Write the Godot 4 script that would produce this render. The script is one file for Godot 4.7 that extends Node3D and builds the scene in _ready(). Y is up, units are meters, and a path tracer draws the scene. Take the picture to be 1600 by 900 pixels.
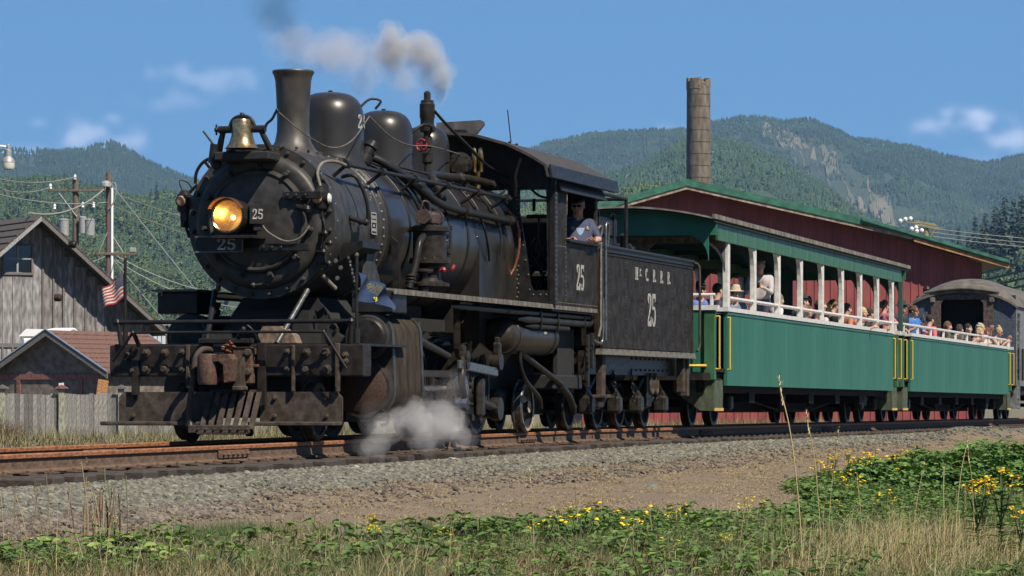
extends Node3D

const TH := 0.26878   # the track runs 15.4 degrees off the line of sight
const ORG := Vector3(-3.1, 0.0, -38.0)   # track centre under the front beam of the locomotive; y = 0 is the rail top there
var M := {}
var T := {}
var names := {}
var rng := RandomNumberGenerator.new()

class MB:
	var v := PackedVector3Array()
	var n := PackedVector3Array()
	var ix := PackedInt32Array()
	var c := PackedColorArray()
	var uv := PackedVector2Array()
	var col := Color.WHITE
	var has_uv := false
	var xf := Transform3D()
	func at(t: Transform3D) -> MB:
		xf = t
		return self
	func vert(p: Vector3, nn: Vector3) -> int:
		v.append(xf * p)
		n.append((xf.basis * nn).normalized())
		c.append(col)
		return v.size() - 1
	func tri(a: int, b: int, d: int) -> void:
		var g := (v[b] - v[a]).cross(v[d] - v[a])
		if g.dot(n[a] + n[b] + n[d]) > 0.0:
			ix.append(a); ix.append(d); ix.append(b)
		else:
			ix.append(a); ix.append(b); ix.append(d)
	func face(pts: Array, nn := Vector3.ZERO) -> void:
		if nn == Vector3.ZERO:
			nn = (pts[1] - pts[0]).cross(pts[2] - pts[0]).normalized()
		var i0 := v.size()
		for p in pts:
			vert(p, nn)
		for i in range(1, pts.size() - 1):
			tri(i0, i0 + i, i0 + i + 1)
	func box(lo: Vector3, hi: Vector3) -> MB:
		var a := lo; var b := hi
		face([Vector3(a.x, a.y, b.z), Vector3(b.x, a.y, b.z), Vector3(b.x, b.y, b.z), Vector3(a.x, b.y, b.z)], Vector3(0, 0, 1))
		face([Vector3(a.x, a.y, a.z), Vector3(b.x, a.y, a.z), Vector3(b.x, b.y, a.z), Vector3(a.x, b.y, a.z)], Vector3(0, 0, -1))
		face([Vector3(a.x, a.y, a.z), Vector3(a.x, a.y, b.z), Vector3(a.x, b.y, b.z), Vector3(a.x, b.y, a.z)], Vector3(-1, 0, 0))
		face([Vector3(b.x, a.y, a.z), Vector3(b.x, a.y, b.z), Vector3(b.x, b.y, b.z), Vector3(b.x, b.y, a.z)], Vector3(1, 0, 0))
		face([Vector3(a.x, b.y, a.z), Vector3(b.x, b.y, a.z), Vector3(b.x, b.y, b.z), Vector3(a.x, b.y, b.z)], Vector3(0, 1, 0))
		face([Vector3(a.x, a.y, a.z), Vector3(b.x, a.y, a.z), Vector3(b.x, a.y, b.z), Vector3(a.x, a.y, b.z)], Vector3(0, -1, 0))
		return self
	func cbox(ctr: Vector3, size: Vector3, bev := 0.0) -> MB:
		if bev <= 0.0:
			return box(ctr - size / 2, ctr + size / 2)
		var h := size / 2
		bev = minf(bev, 0.49 * minf(size.x, minf(size.y, size.z)))
		for axis in 3:
			for sg in [-1.0, 1.0]:
				var u := (axis + 1) % 3
				var w := (axis + 2) % 3
				var pts := []
				for k in [[-1, -1], [1, -1], [1, 1], [-1, 1]]:
					var p := Vector3.ZERO
					p[axis] = sg * h[axis]; p[u] = k[0] * (h[u] - bev); p[w] = k[1] * (h[w] - bev)
					pts.append(ctr + p)
				var nn := Vector3.ZERO
				nn[axis] = sg
				face(pts, nn)
		for axis in 3:
			var u := (axis + 1) % 3
			var w := (axis + 2) % 3
			for su in [-1.0, 1.0]:
				for sw in [-1.0, 1.0]:
					var pts := []
					for k in [[0, -1], [0, 1], [1, 1], [1, -1]]:
						var p := Vector3.ZERO
						p[axis] = k[1] * (h[axis] - bev)
						p[u] = su * (h[u] - (bev if k[0] == 0 else 0.0))
						p[w] = sw * (h[w] - (0.0 if k[0] == 0 else bev))
						pts.append(ctr + p)
					var nn := Vector3.ZERO
					nn[u] = su; nn[w] = sw
					face(pts, nn.normalized())
		for sx in [-1.0, 1.0]:
			for sy in [-1.0, 1.0]:
				for sz in [-1.0, 1.0]:
					face([ctr + Vector3(sx * h.x, sy * (h.y - bev), sz * (h.z - bev)), ctr + Vector3(sx * (h.x - bev), sy * h.y, sz * (h.z - bev)), ctr + Vector3(sx * (h.x - bev), sy * (h.y - bev), sz * h.z)], Vector3(sx, sy, sz).normalized())
		return self
	func lathe(prof: Array, seg := 24, a0 := 0.0, a1 := TAU) -> MB:
		var m := prof.size()
		var sn := []
		var mid := 0.0
		for i in m - 1:
			var d: Vector2 = prof[i + 1] - prof[i]
			sn.append(Vector2(d.y, -d.x).normalized())
			mid += d.y * (prof[i].x + prof[i + 1].x) 
		var flip := 1.0 if mid >= 0.0 else -1.0
		for i in m - 1:
			if (prof[i + 1] - prof[i]).length() < 1e-6:
				continue
			var na: Vector2 = sn[i]
			var nb: Vector2 = sn[i]
			if i > 0 and sn[i - 1].dot(sn[i]) > 0.82:
				na = (sn[i - 1] + sn[i]).normalized()
			if i < m - 2 and sn[i + 1].dot(sn[i]) > 0.82:
				nb = (sn[i + 1] + sn[i]).normalized()
			na *= flip; nb *= flip
			var i0 := v.size()
			for k in seg + 1:
				var a := a0 + (a1 - a0) * k / seg
				var e := Vector3(sin(a), 0, cos(a))
				vert(e * prof[i].x + Vector3(0, prof[i].y, 0), e * na.x + Vector3(0, na.y, 0))
				vert(e * prof[i + 1].x + Vector3(0, prof[i + 1].y, 0), e * nb.x + Vector3(0, nb.y, 0))
			for k in seg:
				var q := i0 + 2 * k
				if prof[i].x > 1e-5:
					tri(q, q + 1, q + 2)
				if prof[i + 1].x > 1e-5:
					tri(q + 1, q + 3, q + 2)
		return self
	func cyl(p: Vector3, q: Vector3, r: float, seg := 16, r2 := -1.0) -> MB:
		var keep := xf
		var d := q - p
		xf = keep * MB.axis(p, d)
		if r2 < 0.0:
			r2 = r
		lathe([Vector2(0, 0), Vector2(r, 0), Vector2(r2, d.length()), Vector2(0, d.length())], seg)
		xf = keep
		return self
	static func axis(o: Vector3, d: Vector3) -> Transform3D:
		var y := d.normalized()
		var x := y.cross(Vector3(0, 0, 1) if absf(y.z) < 0.9 else Vector3(1, 0, 0)).normalized()
		return Transform3D(Basis(x, y, x.cross(y)), o)
	func bolt(p: Vector3, d: Vector3, r: float, h: float) -> MB:
		var keep := xf
		xf = keep * MB.axis(p, d)
		lathe([Vector2(r, 0), Vector2(r, h * 0.8), Vector2(r * 0.75, h), Vector2(0, h)], 6)
		xf = keep
		return self
	func dome(p: Vector3, d: Vector3, r: float) -> MB:
		var keep := xf
		xf = keep * MB.axis(p, d)
		lathe([Vector2(r, 0), Vector2(r * 0.7, r * 0.6), Vector2(0, r * 0.8)], 6)
		xf = keep
		return self
	func sphere(p: Vector3, r: float, seg := 12, sy := 1.0) -> MB:
		var pr := []
		for i in seg / 2 + 1:
			var a := PI * i / (seg / 2) - PI / 2
			pr.append(Vector2(maxf(0.0, r * cos(a)), r * sy * sin(a)))
		var keep := xf
		xf = keep * Transform3D(Basis(), p)
		lathe(pr, seg)
		xf = keep
		return self
	func tube(path: Array, r, sides := 8, caps := true) -> MB:
		var m := path.size()
		var up := Vector3.UP
		var d0: Vector3 = (path[1] - path[0]).normalized()
		if absf(d0.y) > 0.9:
			up = Vector3(1, 0, 0)
		var i0 := v.size()
		for i in m:
			var d: Vector3
			if i == 0: d = d0
			elif i == m - 1: d = (path[i] - path[i - 1]).normalized()
			else: d = ((path[i] - path[i - 1]).normalized() + (path[i + 1] - path[i]).normalized()).normalized()
			if d.length() < 0.5:
				d = d0
			var x := up.cross(d).normalized()
			up = d.cross(x).normalized()
			var rr: float = r[i] if r is Array else r
			for k in sides:
				var a := TAU * k / sides
				var e := x * cos(a) + up * sin(a)
				vert(path[i] + e * rr, e)
		for i in m - 1:
			for k in sides:
				var a := i0 + i * sides + k
				var b := i0 + i * sides + (k + 1) % sides
				tri(a, b, a + sides)
				tri(b, b + sides, a + sides)
		if caps:
			for e in [0, m - 1]:
				var d: Vector3 = (path[0] - path[1]).normalized() if e == 0 else (path[m - 1] - path[m - 2]).normalized()
				var j0 := v.size()
				for k in sides:
					v.append(v[i0 + e * sides + k]); n.append((xf.basis * d).normalized()); c.append(col)
				for k in range(1, sides - 1):
					tri(j0, j0 + k, j0 + k + 1)
		return self
	func prism(poly: Array, z0: float, z1: float, smooth := false) -> MB:
		var pk := PackedVector2Array(poly)
		var idx := Geometry2D.triangulate_polygon(pk)
		for z in [z0, z1]:
			var i0 := v.size()
			var nn := Vector3(0, 0, 1.0 if (z == z1) == (z1 > z0) else -1.0)
			for p in pk:
				vert(Vector3(p.x, p.y, z), nn)
			for k in range(0, idx.size(), 3):
				tri(i0 + idx[k], i0 + idx[k + 1], i0 + idx[k + 2])
		var area := 0.0
		for i in pk.size():
			var a := pk[i]
			var b := pk[(i + 1) % pk.size()]
			area += a.cross(b)
		var sg := 1.0 if area > 0 else -1.0
		for i in pk.size():
			var a := pk[i]
			var b := pk[(i + 1) % pk.size()]
			var d := (b - a).normalized()
			var e := Vector3(d.y, -d.x, 0) * sg
			var na := e
			var nb := e
			if smooth:
				var dp := (a - pk[(i - 1 + pk.size()) % pk.size()]).normalized()
				var dn := (pk[(i + 2) % pk.size()] - b).normalized()
				if dp.dot(d) > 0.75: na = (e + Vector3(dp.y, -dp.x, 0) * sg).normalized()
				if dn.dot(d) > 0.75: nb = (e + Vector3(dn.y, -dn.x, 0) * sg).normalized()
			var q := vert(Vector3(a.x, a.y, z0), na)
			vert(Vector3(b.x, b.y, z0), nb); vert(Vector3(b.x, b.y, z1), nb); vert(Vector3(a.x, a.y, z1), na)
			tri(q, q + 1, q + 2); tri(q, q + 2, q + 3)
		return self
	func sheet(prof: Array, z0: float, z1: float, thick: float) -> MB:
		var up := []
		for i in prof.size():
			var d: Vector2 = (prof[mini(i + 1, prof.size() - 1)] - prof[maxi(i - 1, 0)]).normalized()
			up.append(prof[i] + Vector2(-d.y, d.x) * thick)
		var pts := prof.duplicate()
		up.reverse()
		pts.append_array(up)
		return prism(pts, z0, z1, true)
	func add(o: MB, t: Transform3D) -> MB:
		var i0 := v.size()
		for i in o.v.size():
			v.append(t * o.v[i]); n.append((t.basis * o.n[i]).normalized()); c.append(o.c[i])
		for i in o.ix:
			ix.append(i0 + i)
		return self
	func mesh() -> ArrayMesh:
		var a := []
		a.resize(Mesh.ARRAY_MAX)
		a[Mesh.ARRAY_VERTEX] = v
		a[Mesh.ARRAY_NORMAL] = n
		a[Mesh.ARRAY_COLOR] = c
		a[Mesh.ARRAY_INDEX] = ix
		if has_uv:
			a[Mesh.ARRAY_TEX_UV] = uv
		var m := ArrayMesh.new()
		m.add_surface_from_arrays(Mesh.PRIMITIVE_TRIANGLES, a)
		return m

func smooth(pts: Array, sub := 6) -> Array:
	var out := []
	for i in pts.size() - 1:
		var p0: Vector3 = pts[maxi(i - 1, 0)]
		var p1: Vector3 = pts[i]
		var p2: Vector3 = pts[i + 1]
		var p3: Vector3 = pts[mini(i + 2, pts.size() - 1)]
		for k in sub:
			out.append(p1.cubic_interpolate(p2, p0, p3, float(k) / sub))
	out.append(pts[-1])
	return out

func L(t: float, y: float, s: float) -> Vector3:
	return Vector3(t, y, -s)

func prof(s: float) -> float:      # the line falls away gently behind the tender
	return -0.0042 * maxf(0.0, s - 14.0) if s < 90.0 else -0.32

func on_track(s: float, t := 0.0, y := 0.0) -> Vector3:
	return ORG + Basis(Vector3.UP, -TH) * Vector3(t, y, -s) + Vector3(0, prof(s), 0)

func numbered(called: String) -> String:
	var k: int = names.get(called, 0)
	names[called] = k + 1
	return called if k == 0 else "%s_%03d" % [called, k]

func thing(called: String, label: String, category: String, where := Vector3.ZERO, turn := 0.0, group := "") -> Node3D:
	var o := Node3D.new()
	o.name = numbered(called)
	add_child(o)
	o.position = where
	o.rotation.y = turn
	return tag(o, label, category, group)

func tag(o: Node3D, label: String, category: String, group := "") -> Node3D:
	o.set_meta("label", label)
	o.set_meta("category", category)
	if group:
		o.set_meta("group", group)
	return o

func part(called: String, mb, m: Material, parent: Node3D, label := "", stuff := false) -> MeshInstance3D:
	var o := MeshInstance3D.new()
	o.mesh = mb.mesh() if mb is MB else mb
	if parent == self:
		called = numbered(called)
	else:
		var k := 0
		if parent.has_meta("_n_" + called):
			k = parent.get_meta("_n_" + called)
		parent.set_meta("_n_" + called, k + 1)
		if k > 0:
			called = "%s_%03d" % [called, k]
	o.name = called
	o.material_override = m
	parent.add_child(o, true)
	if label:
		o.set_meta("label", label)
	if stuff:
		o.set_meta("kind", "stuff")
	return o

func solo(called: String, mb, m: Material, label: String, category: String, where := Vector3.ZERO, turn := 0.0, group := "") -> MeshInstance3D:
	var o := part(called, mb, m, self)
	o.position = where
	o.rotation.y = turn
	tag(o, label, category, group)
	return o

func struct(called: String, mb, m: Material) -> MeshInstance3D:
	var o := part(called, mb, m, self)
	o.set_meta("kind", "structure")
	return o

func many(called: String, mesh: Mesh, m: Material, xfs: Array, cols: Array, parent: Node3D = self) -> MultiMeshInstance3D:
	var mm := MultiMesh.new()
	mm.transform_format = MultiMesh.TRANSFORM_3D
	mm.use_colors = cols.size() > 0
	mm.mesh = mesh
	mm.instance_count = xfs.size()
	for i in xfs.size():
		mm.set_instance_transform(i, xfs[i])
		if cols.size():
			mm.set_instance_color(i, cols[i])
	var o := MultiMeshInstance3D.new()
	o.multimesh = mm
	o.material_override = m
	o.name = numbered(called) if parent == self else called
	o.set_meta("kind", "stuff")
	parent.add_child(o, true)
	return o

func text(s: String, size: float, m: Material, parent: Node3D, where: Vector3, turn := 0.0, squeeze := 1.0, font := "Droid Serif", depth := 0.006, called := "lettering") -> MeshInstance3D:
	var f := SystemFont.new()
	f.font_names = PackedStringArray([font])
	f.font_weight = 700
	var t := TextMesh.new()
	t.font = f
	t.text = s
	t.font_size = 64
	t.pixel_size = size / 46.0     # size = height of the capitals
	t.depth = depth
	t.curve_step = 1.0
	var o := part(called, t, m, parent)
	o.position = where
	o.rotation.y = turn
	o.scale = Vector3(squeeze, 1, 1)
	return o

func noise(freq: float, lo: Color, hi: Color, sd: int, kind := FastNoiseLite.TYPE_SIMPLEX_SMOOTH, oct := 5, size := 512) -> NoiseTexture2D:
	var f := FastNoiseLite.new()
	f.noise_type = kind
	f.frequency = freq
	f.seed = sd
	f.fractal_octaves = oct
	var t := NoiseTexture2D.new()
	t.noise = f
	t.width = size
	t.height = size
	t.seamless = true
	t.generate_mipmaps = false
	var g := Gradient.new()
	g.set_color(0, lo)
	g.set_color(1, hi)
	t.color_ramp = g
	return t

func lin(r: float, g: float, b: float) -> Color:
	return Color(r, g, b).linear_to_srgb()

func mk(key: String, colr: Color, rough: float, metal := 0.0, tex: Texture2D = null, scale := Vector3.ONE, rt: Texture2D = null, bump: Texture2D = null, cm := 0.0) -> StandardMaterial3D:
	var m := StandardMaterial3D.new()
	m.resource_name = key
	m.albedo_color = colr
	m.roughness = rough
	m.metallic = metal
	m.uv1_triplanar = true
	m.uv1_scale = scale
	m.albedo_texture = tex
	if rt:
		m.roughness_texture = rt
	if bump:
		m.heightmap_enabled = true
		m.heightmap_texture = bump
		m.heightmap_scale = cm
	M[key] = m
	return m

func tinted(key: String, rough := 0.8, tex: Texture2D = null, scale := Vector3.ONE, back := Color.BLACK) -> StandardMaterial3D:
	var m := mk(key, Color.WHITE, rough, 0.0, tex, scale)
	m.vertex_color_use_as_albedo = true
	if back != Color.BLACK:
		m.backlight_enabled = true
		m.backlight = back
	return m

func make_materials() -> void:
	T.mottle = noise(0.012, Color(0.62, 0.62, 0.62), Color(1, 1, 1), 11)
	T.fine = noise(0.05, Color(0.7, 0.7, 0.7), Color(1, 1, 1), 12)
	T.grime = noise(0.008, Color(0.45, 0.42, 0.38), Color(1, 1, 1), 13)
	T.rough = noise(0.02, Color(0.55, 0.55, 0.55), Color(1, 1, 1), 14)
	T.bump = noise(0.03, Color(0, 0, 0), Color(1, 1, 1), 15)
	T.rust = noise(0.02, Color(0.5, 0.38, 0.3), Color(1, 1, 1), 16)
	T.dust = noise(0.01, Color(0.55, 0.5, 0.44), Color(1, 1, 1), 17)
	T.wood = noise(0.02, Color(0.5, 0.5, 0.5), Color(1, 1, 1), 18)
	var up := Vector3(1, 1, 1)
	mk("black", lin(0.023, 0.0225, 0.0225), 0.55, 0.0, T.mottle, up * 0.9, T.rough)
	mk("jacket", lin(0.032, 0.029, 0.025), 0.36, 0.0, noise(0.008, Color(0.6, 0.6, 0.62), Color(1, 1, 1), 29), Vector3(0.4, 0.3, 0.4))
	mk("casing", lin(0.062, 0.053, 0.042), 0.68, 0.0, T.dust, Vector3(1, 0.4, 1))
	M.casing.metallic_specular = 0.2
	M.jacket.clearcoat_enabled = true; M.jacket.clearcoat = 0.25; M.jacket.clearcoat_roughness = 0.15
	mk("smokebox", lin(0.054, 0.052, 0.05), 0.56, 0.0, T.mottle, up * 0.8, T.rough)
	mk("stack", lin(0.075, 0.071, 0.067), 0.62, 0.0, T.grime, Vector3(1.2, 0.35, 1.2), T.rough)
	mk("sooty", lin(0.014, 0.014, 0.014), 0.8, 0.0, T.mottle, up)
	mk("beam", lin(0.032, 0.028, 0.026), 0.62, 0.0, T.dust, up * 1.2, T.rough)
	mk("dusty", lin(0.085, 0.072, 0.062), 0.75, 0.0, T.dust, up * 1.3, null, T.bump, 0.15)
	mk("greasy", lin(0.037, 0.034, 0.031), 0.5, 0.0, T.dust, up * 1.6, T.rough)
	mk("steel", lin(0.33, 0.32, 0.3), 0.38, 0.85, T.mottle, up * 2.0, T.rough)
	mk("tyre_white", lin(0.5, 0.42, 0.3), 0.6, 0.0, T.dust, up * 2.0)
	mk("rusty_dark", lin(0.06, 0.034, 0.026), 0.8, 0.0, T.rust, up * 3.0, null, T.bump, 0.2)
	mk("rusty", lin(0.12, 0.074, 0.052), 0.8, 0.0, T.rust, up * 2.0, null, T.bump, 0.2)
	mk("rail_rust", lin(0.42, 0.2, 0.095), 0.7, 0.0, T.rust, Vector3(0.8, 3, 0.8))
	mk("rail_web", lin(0.16, 0.105, 0.072), 0.85, 0.0, T.dust, Vector3(1.5, 3, 1.5), null, T.bump, 0.2)
	mk("brass", lin(0.62, 0.44, 0.19), 0.3, 0.9, T.mottle, up * 3.0, T.rough)
	mk("bell_brass", lin(0.6, 0.47, 0.26), 0.36, 0.85, T.dust, up * 3.0, T.rough)
	mk("bell_red", lin(0.12, 0.02, 0.018), 0.7)
	mk("grey_edge", lin(0.19, 0.185, 0.17), 0.7, 0.0, T.dust, up * 1.4)
	mk("letter", lin(0.42, 0.42, 0.4), 0.6, 0.0, T.mottle, up * 2.0)
	mk("tender", lin(0.038, 0.034, 0.029), 0.68, 0.0, T.dust, up * 0.6, T.rough)
	mk("tender_low", lin(0.06, 0.042, 0.035), 0.62, 0.0, T.rust, up * 0.8)
	mk("olive", lin(0.045, 0.039, 0.03), 0.5, 0.0, T.dust, up * 1.2, T.rough)
	mk("copper", lin(0.33, 0.16, 0.09), 0.5, 0.6, T.rust, up * 3.0)
	mk("red_paint", lin(0.26, 0.018, 0.028), 0.5)
	mk("green", lin(0.033, 0.14, 0.096), 0.45, 0.0, noise(0.005, Color(0.8, 0.85, 0.82), Color(1, 1, 1), 21), Vector3(0.35, 0.07, 0.35), null, noise(0.004, Color(0, 0, 0), Color(1, 1, 1), 31), 1.2)
	mk("green_old", lin(0.05, 0.135, 0.078), 0.55, 0.0, noise(0.01, Color(0.72, 0.74, 0.62), Color(1, 1, 1), 22), Vector3(0.6, 0.25, 0.6), T.rough)
	mk("green_dusty", lin(0.085, 0.115, 0.07), 0.7, 0.0, T.dust, up)
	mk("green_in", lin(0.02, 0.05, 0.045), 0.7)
	mk("white", lin(0.6, 0.6, 0.6), 0.5, 0.0, noise(0.012, Color(0.84, 0.83, 0.8), Color(1, 1, 1), 23), up)
	mk("yellow", lin(0.62, 0.43, 0.04), 0.5, 0.0, T.fine, up * 2.0)
	mk("yellow_edge", lin(0.72, 0.5, 0.16), 0.7, 0.0, T.dust, up * 2.0)
	mk("roof_grey", lin(0.22, 0.22, 0.21), 0.8, 0.0, T.dust, up * 0.7)
	mk("car_roof", lin(0.15, 0.145, 0.13), 0.85, 0.0, T.dust, up * 0.5, null, T.bump, 0.4)
	mk("car_grey", lin(0.075, 0.088, 0.115), 0.55, 0.0, noise(0.02, Color(0.72, 0.72, 0.72), Color(1, 1, 1), 24), up * 0.8, T.rough)
	mk("car_side", lin(0.2, 0.21, 0.23), 0.6, 0.0, T.mottle, up * 0.8)
	mk("under", lin(0.022, 0.02, 0.019), 0.8, 0.0, T.dust, up)
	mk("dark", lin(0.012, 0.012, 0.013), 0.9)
	mk("iron", lin(0.028, 0.027, 0.026), 0.55, 0.0, T.dust, up * 2.0, T.rough)
	mk("sleeper", lin(0.075, 0.06, 0.05), 0.9, 0.0, T.wood, Vector3(1, 6, 6), null, T.wood, 0.6)
	mk("barn", lin(0.32, 0.32, 0.335), 0.9, 0.0, noise(0.009, Color(0.5, 0.49, 0.48), Color(1, 1, 1), 25), Vector3(0.9, 0.22, 0.9))
	mk("barn_dark", lin(0.17, 0.165, 0.17), 0.9, 0.0, T.dust, Vector3(2, 0.4, 2))
	mk("barn_trim", lin(0.21, 0.2, 0.2), 0.9, 0.0, T.wood, Vector3(1.5, 1.5, 1.5))
	mk("barn_pale", lin(0.42, 0.43, 0.45), 0.85, 0.0, T.wood, Vector3(3, 0.5, 3))
	mk("shingle", lin(0.11, 0.1, 0.09), 0.95, 0.0, T.dust, up * 1.0)
	mk("shingle_red", lin(0.2, 0.115, 0.095), 0.95, 0.0, T.dust, up * 1.5)
	mk("garage", lin(0.2, 0.168, 0.145), 0.9, 0.0, T.mottle, up * 0.4)
	mk("garage_trim", lin(0.25, 0.11, 0.1), 0.85, 0.0, T.mottle, up)
	mk("fence", lin(0.27, 0.27, 0.265), 0.95, 0.0, noise(0.02, Color(0.55, 0.54, 0.52), Color(1, 1, 1), 26), Vector3(4, 0.5, 4))
	mk("fence_green", lin(0.4, 0.44, 0.37), 0.95, 0.0, T.dust, Vector3(4, 0.7, 4))
	mk("pale_blue", lin(0.45, 0.5, 0.55), 0.6)
	mk("pole", lin(0.2, 0.165, 0.13), 0.95, 0.0, T.wood, Vector3(3, 0.3, 3))
	mk("pole_old", lin(0.22, 0.18, 0.16), 0.95, 0.0, noise(0.03, Color(0.5, 0.36, 0.3), Color(1, 1, 1), 27), Vector3(2, 0.8, 2))
	mk("galv", lin(0.45, 0.46, 0.46), 0.5, 0.3, T.mottle, up * 2.0)
	mk("wire", lin(0.22, 0.22, 0.2), 0.7)
	mk("porcelain", lin(0.7, 0.7, 0.7), 0.3)
	mk("red_metal", lin(0.25, 0.056, 0.052), 0.6, 0.0, noise(0.008, Color(0.78, 0.76, 0.76), Color(1, 1, 1), 28), Vector3(0.3, 0.12, 0.3))
	mk("green_roof", lin(0.04, 0.17, 0.115), 0.5, 0.0, T.mottle, up * 0.3)
	mk("fascia", lin(0.42, 0.36, 0.31), 0.85, 0.0, T.dust, up * 0.6)
	mk("fascia_new", lin(0.5, 0.27, 0.12), 0.85, 0.0, T.dust, up * 0.6)
	mk("concrete", lin(0.19, 0.17, 0.145), 0.95, 0.0, T.dust, Vector3(0.22, 0.05, 0.22), null, T.bump, 3.0)
	mk("concrete_old", lin(0.24, 0.2, 0.17), 0.95, 0.0, T.dust, up * 0.3)
	mk("plywood", lin(0.45, 0.22, 0.085), 0.85, 0.0, T.wood, up)
	tinted("veg", 0.75, null, Vector3.ONE, Color(0.6, 0.66, 0.3))
	tinted("straw", 0.9, null, Vector3.ONE, Color(0.5, 0.46, 0.32))
	tinted("tree", 0.9)
	tinted("stone", 0.95, T.mottle, up * 9.0)
	tinted("cloth", 0.9, T.mottle, up * 6.0)
	tinted("body", 0.75, T.fine, up * 5.0)
	M.window = StandardMaterial3D.new()
	M.window.albedo_color = Color(0.03, 0.035, 0.04)
	M.window.roughness = 0.08
	M.window.metallic_specular = 0.7
	M.lens = StandardMaterial3D.new()
	M.lens.albedo_color = Color(1.0, 0.86, 0.55, 0.18)
	M.lens.roughness = 0.06
	M.lens.transparency = BaseMaterial3D.TRANSPARENCY_ALPHA
	mk("reflector", lin(0.85, 0.66, 0.28), 0.22, 0.95, T.mottle, up * 4.0)
	M.bulb = StandardMaterial3D.new()
	M.bulb.albedo_color = Color(1, 0.9, 0.7)
	M.bulb.emission_enabled = true
	M.bulb.emission = Color(1.0, 0.9, 0.68)
	M.bulb.emission_energy_multiplier = 3.0
	for k in ["black", "tender", "smokebox", "jacket", "dusty", "olive", "iron", "greasy", "under", "beam", "car_grey", "green", "green_old"]:
		M[k].metallic_specular = 0.42 if k == "jacket" else 0.2 if k == "tender" else 0.33
	mk("amber", lin(0.35, 0.2, 0.1), 0.15)
	mk("clear_lens", lin(0.5, 0.52, 0.48), 0.1)

func camera_and_light() -> void:
	var cam := Camera3D.new()
	cam.name = "camera"
	cam.projection = Camera3D.PROJECTION_FRUSTUM      # a level long lens, its frame shifted upwards
	cam.near = 1.0
	cam.far = 30000.0
	cam.size = 900.0 / 5300.0
	cam.frustum_offset = Vector2(0.0, 165.0 / 5300.0)
	cam.position = Vector3(0, 0.54, 0)
	add_child(cam)
	cam.current = true
	var env := Environment.new()
	env.background_mode = Environment.BG_SKY
	var sky := Sky.new()
	var sm := ProceduralSkyMaterial.new()
	sm.sky_top_color = lin(0.033, 0.093, 0.24)
	sm.sky_horizon_color = lin(0.093, 0.222, 0.405)
	sm.sky_curve = 0.25
	sm.ground_bottom_color = lin(0.12, 0.11, 0.09)
	sm.ground_horizon_color = lin(0.2, 0.3, 0.4)
	sm.sun_angle_max = 1.0
	sm.sky_cover = sky_clouds()
	sm.sky_cover_modulate = Color(1, 1, 1, 1)
	sky.sky_material = sm
	env.sky = sky
	env.tonemap_mode = Environment.TONE_MAPPER_LINEAR
	env.tonemap_exposure = 1.75
	env.fog_enabled = true
	env.fog_mode = Environment.FOG_MODE_EXPONENTIAL
	env.fog_light_color = Color(0.62, 0.8, 1.0)
	env.fog_density = 0.000045
	env.volumetric_fog_enabled = true
	env.volumetric_fog_density = 0.0
	env.sdfgi_enabled = true
	env.ssao_enabled = true
	env.ssil_enabled = true
	var we := WorldEnvironment.new()
	we.name = "world_environment"
	we.environment = env
	add_child(we)
	var sun := DirectionalLight3D.new()
	sun.name = "sun"
	sun.light_color = Color(1.0, 0.95, 0.87)
	sun.light_energy = 1.5
	sun.light_angular_distance = 0.5
	sun.shadow_enabled = true
	sun.sky_mode = DirectionalLight3D.SKY_MODE_LIGHT_ONLY
	add_child(sun)
	var az := deg_to_rad(40.0)
	var el := deg_to_rad(50.0)
	var to_sun := Vector3(sin(az) * cos(el), sin(el), cos(az) * cos(el))
	sun.look_at_from_position(Vector3.ZERO, -to_sun, Vector3.UP)

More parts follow.
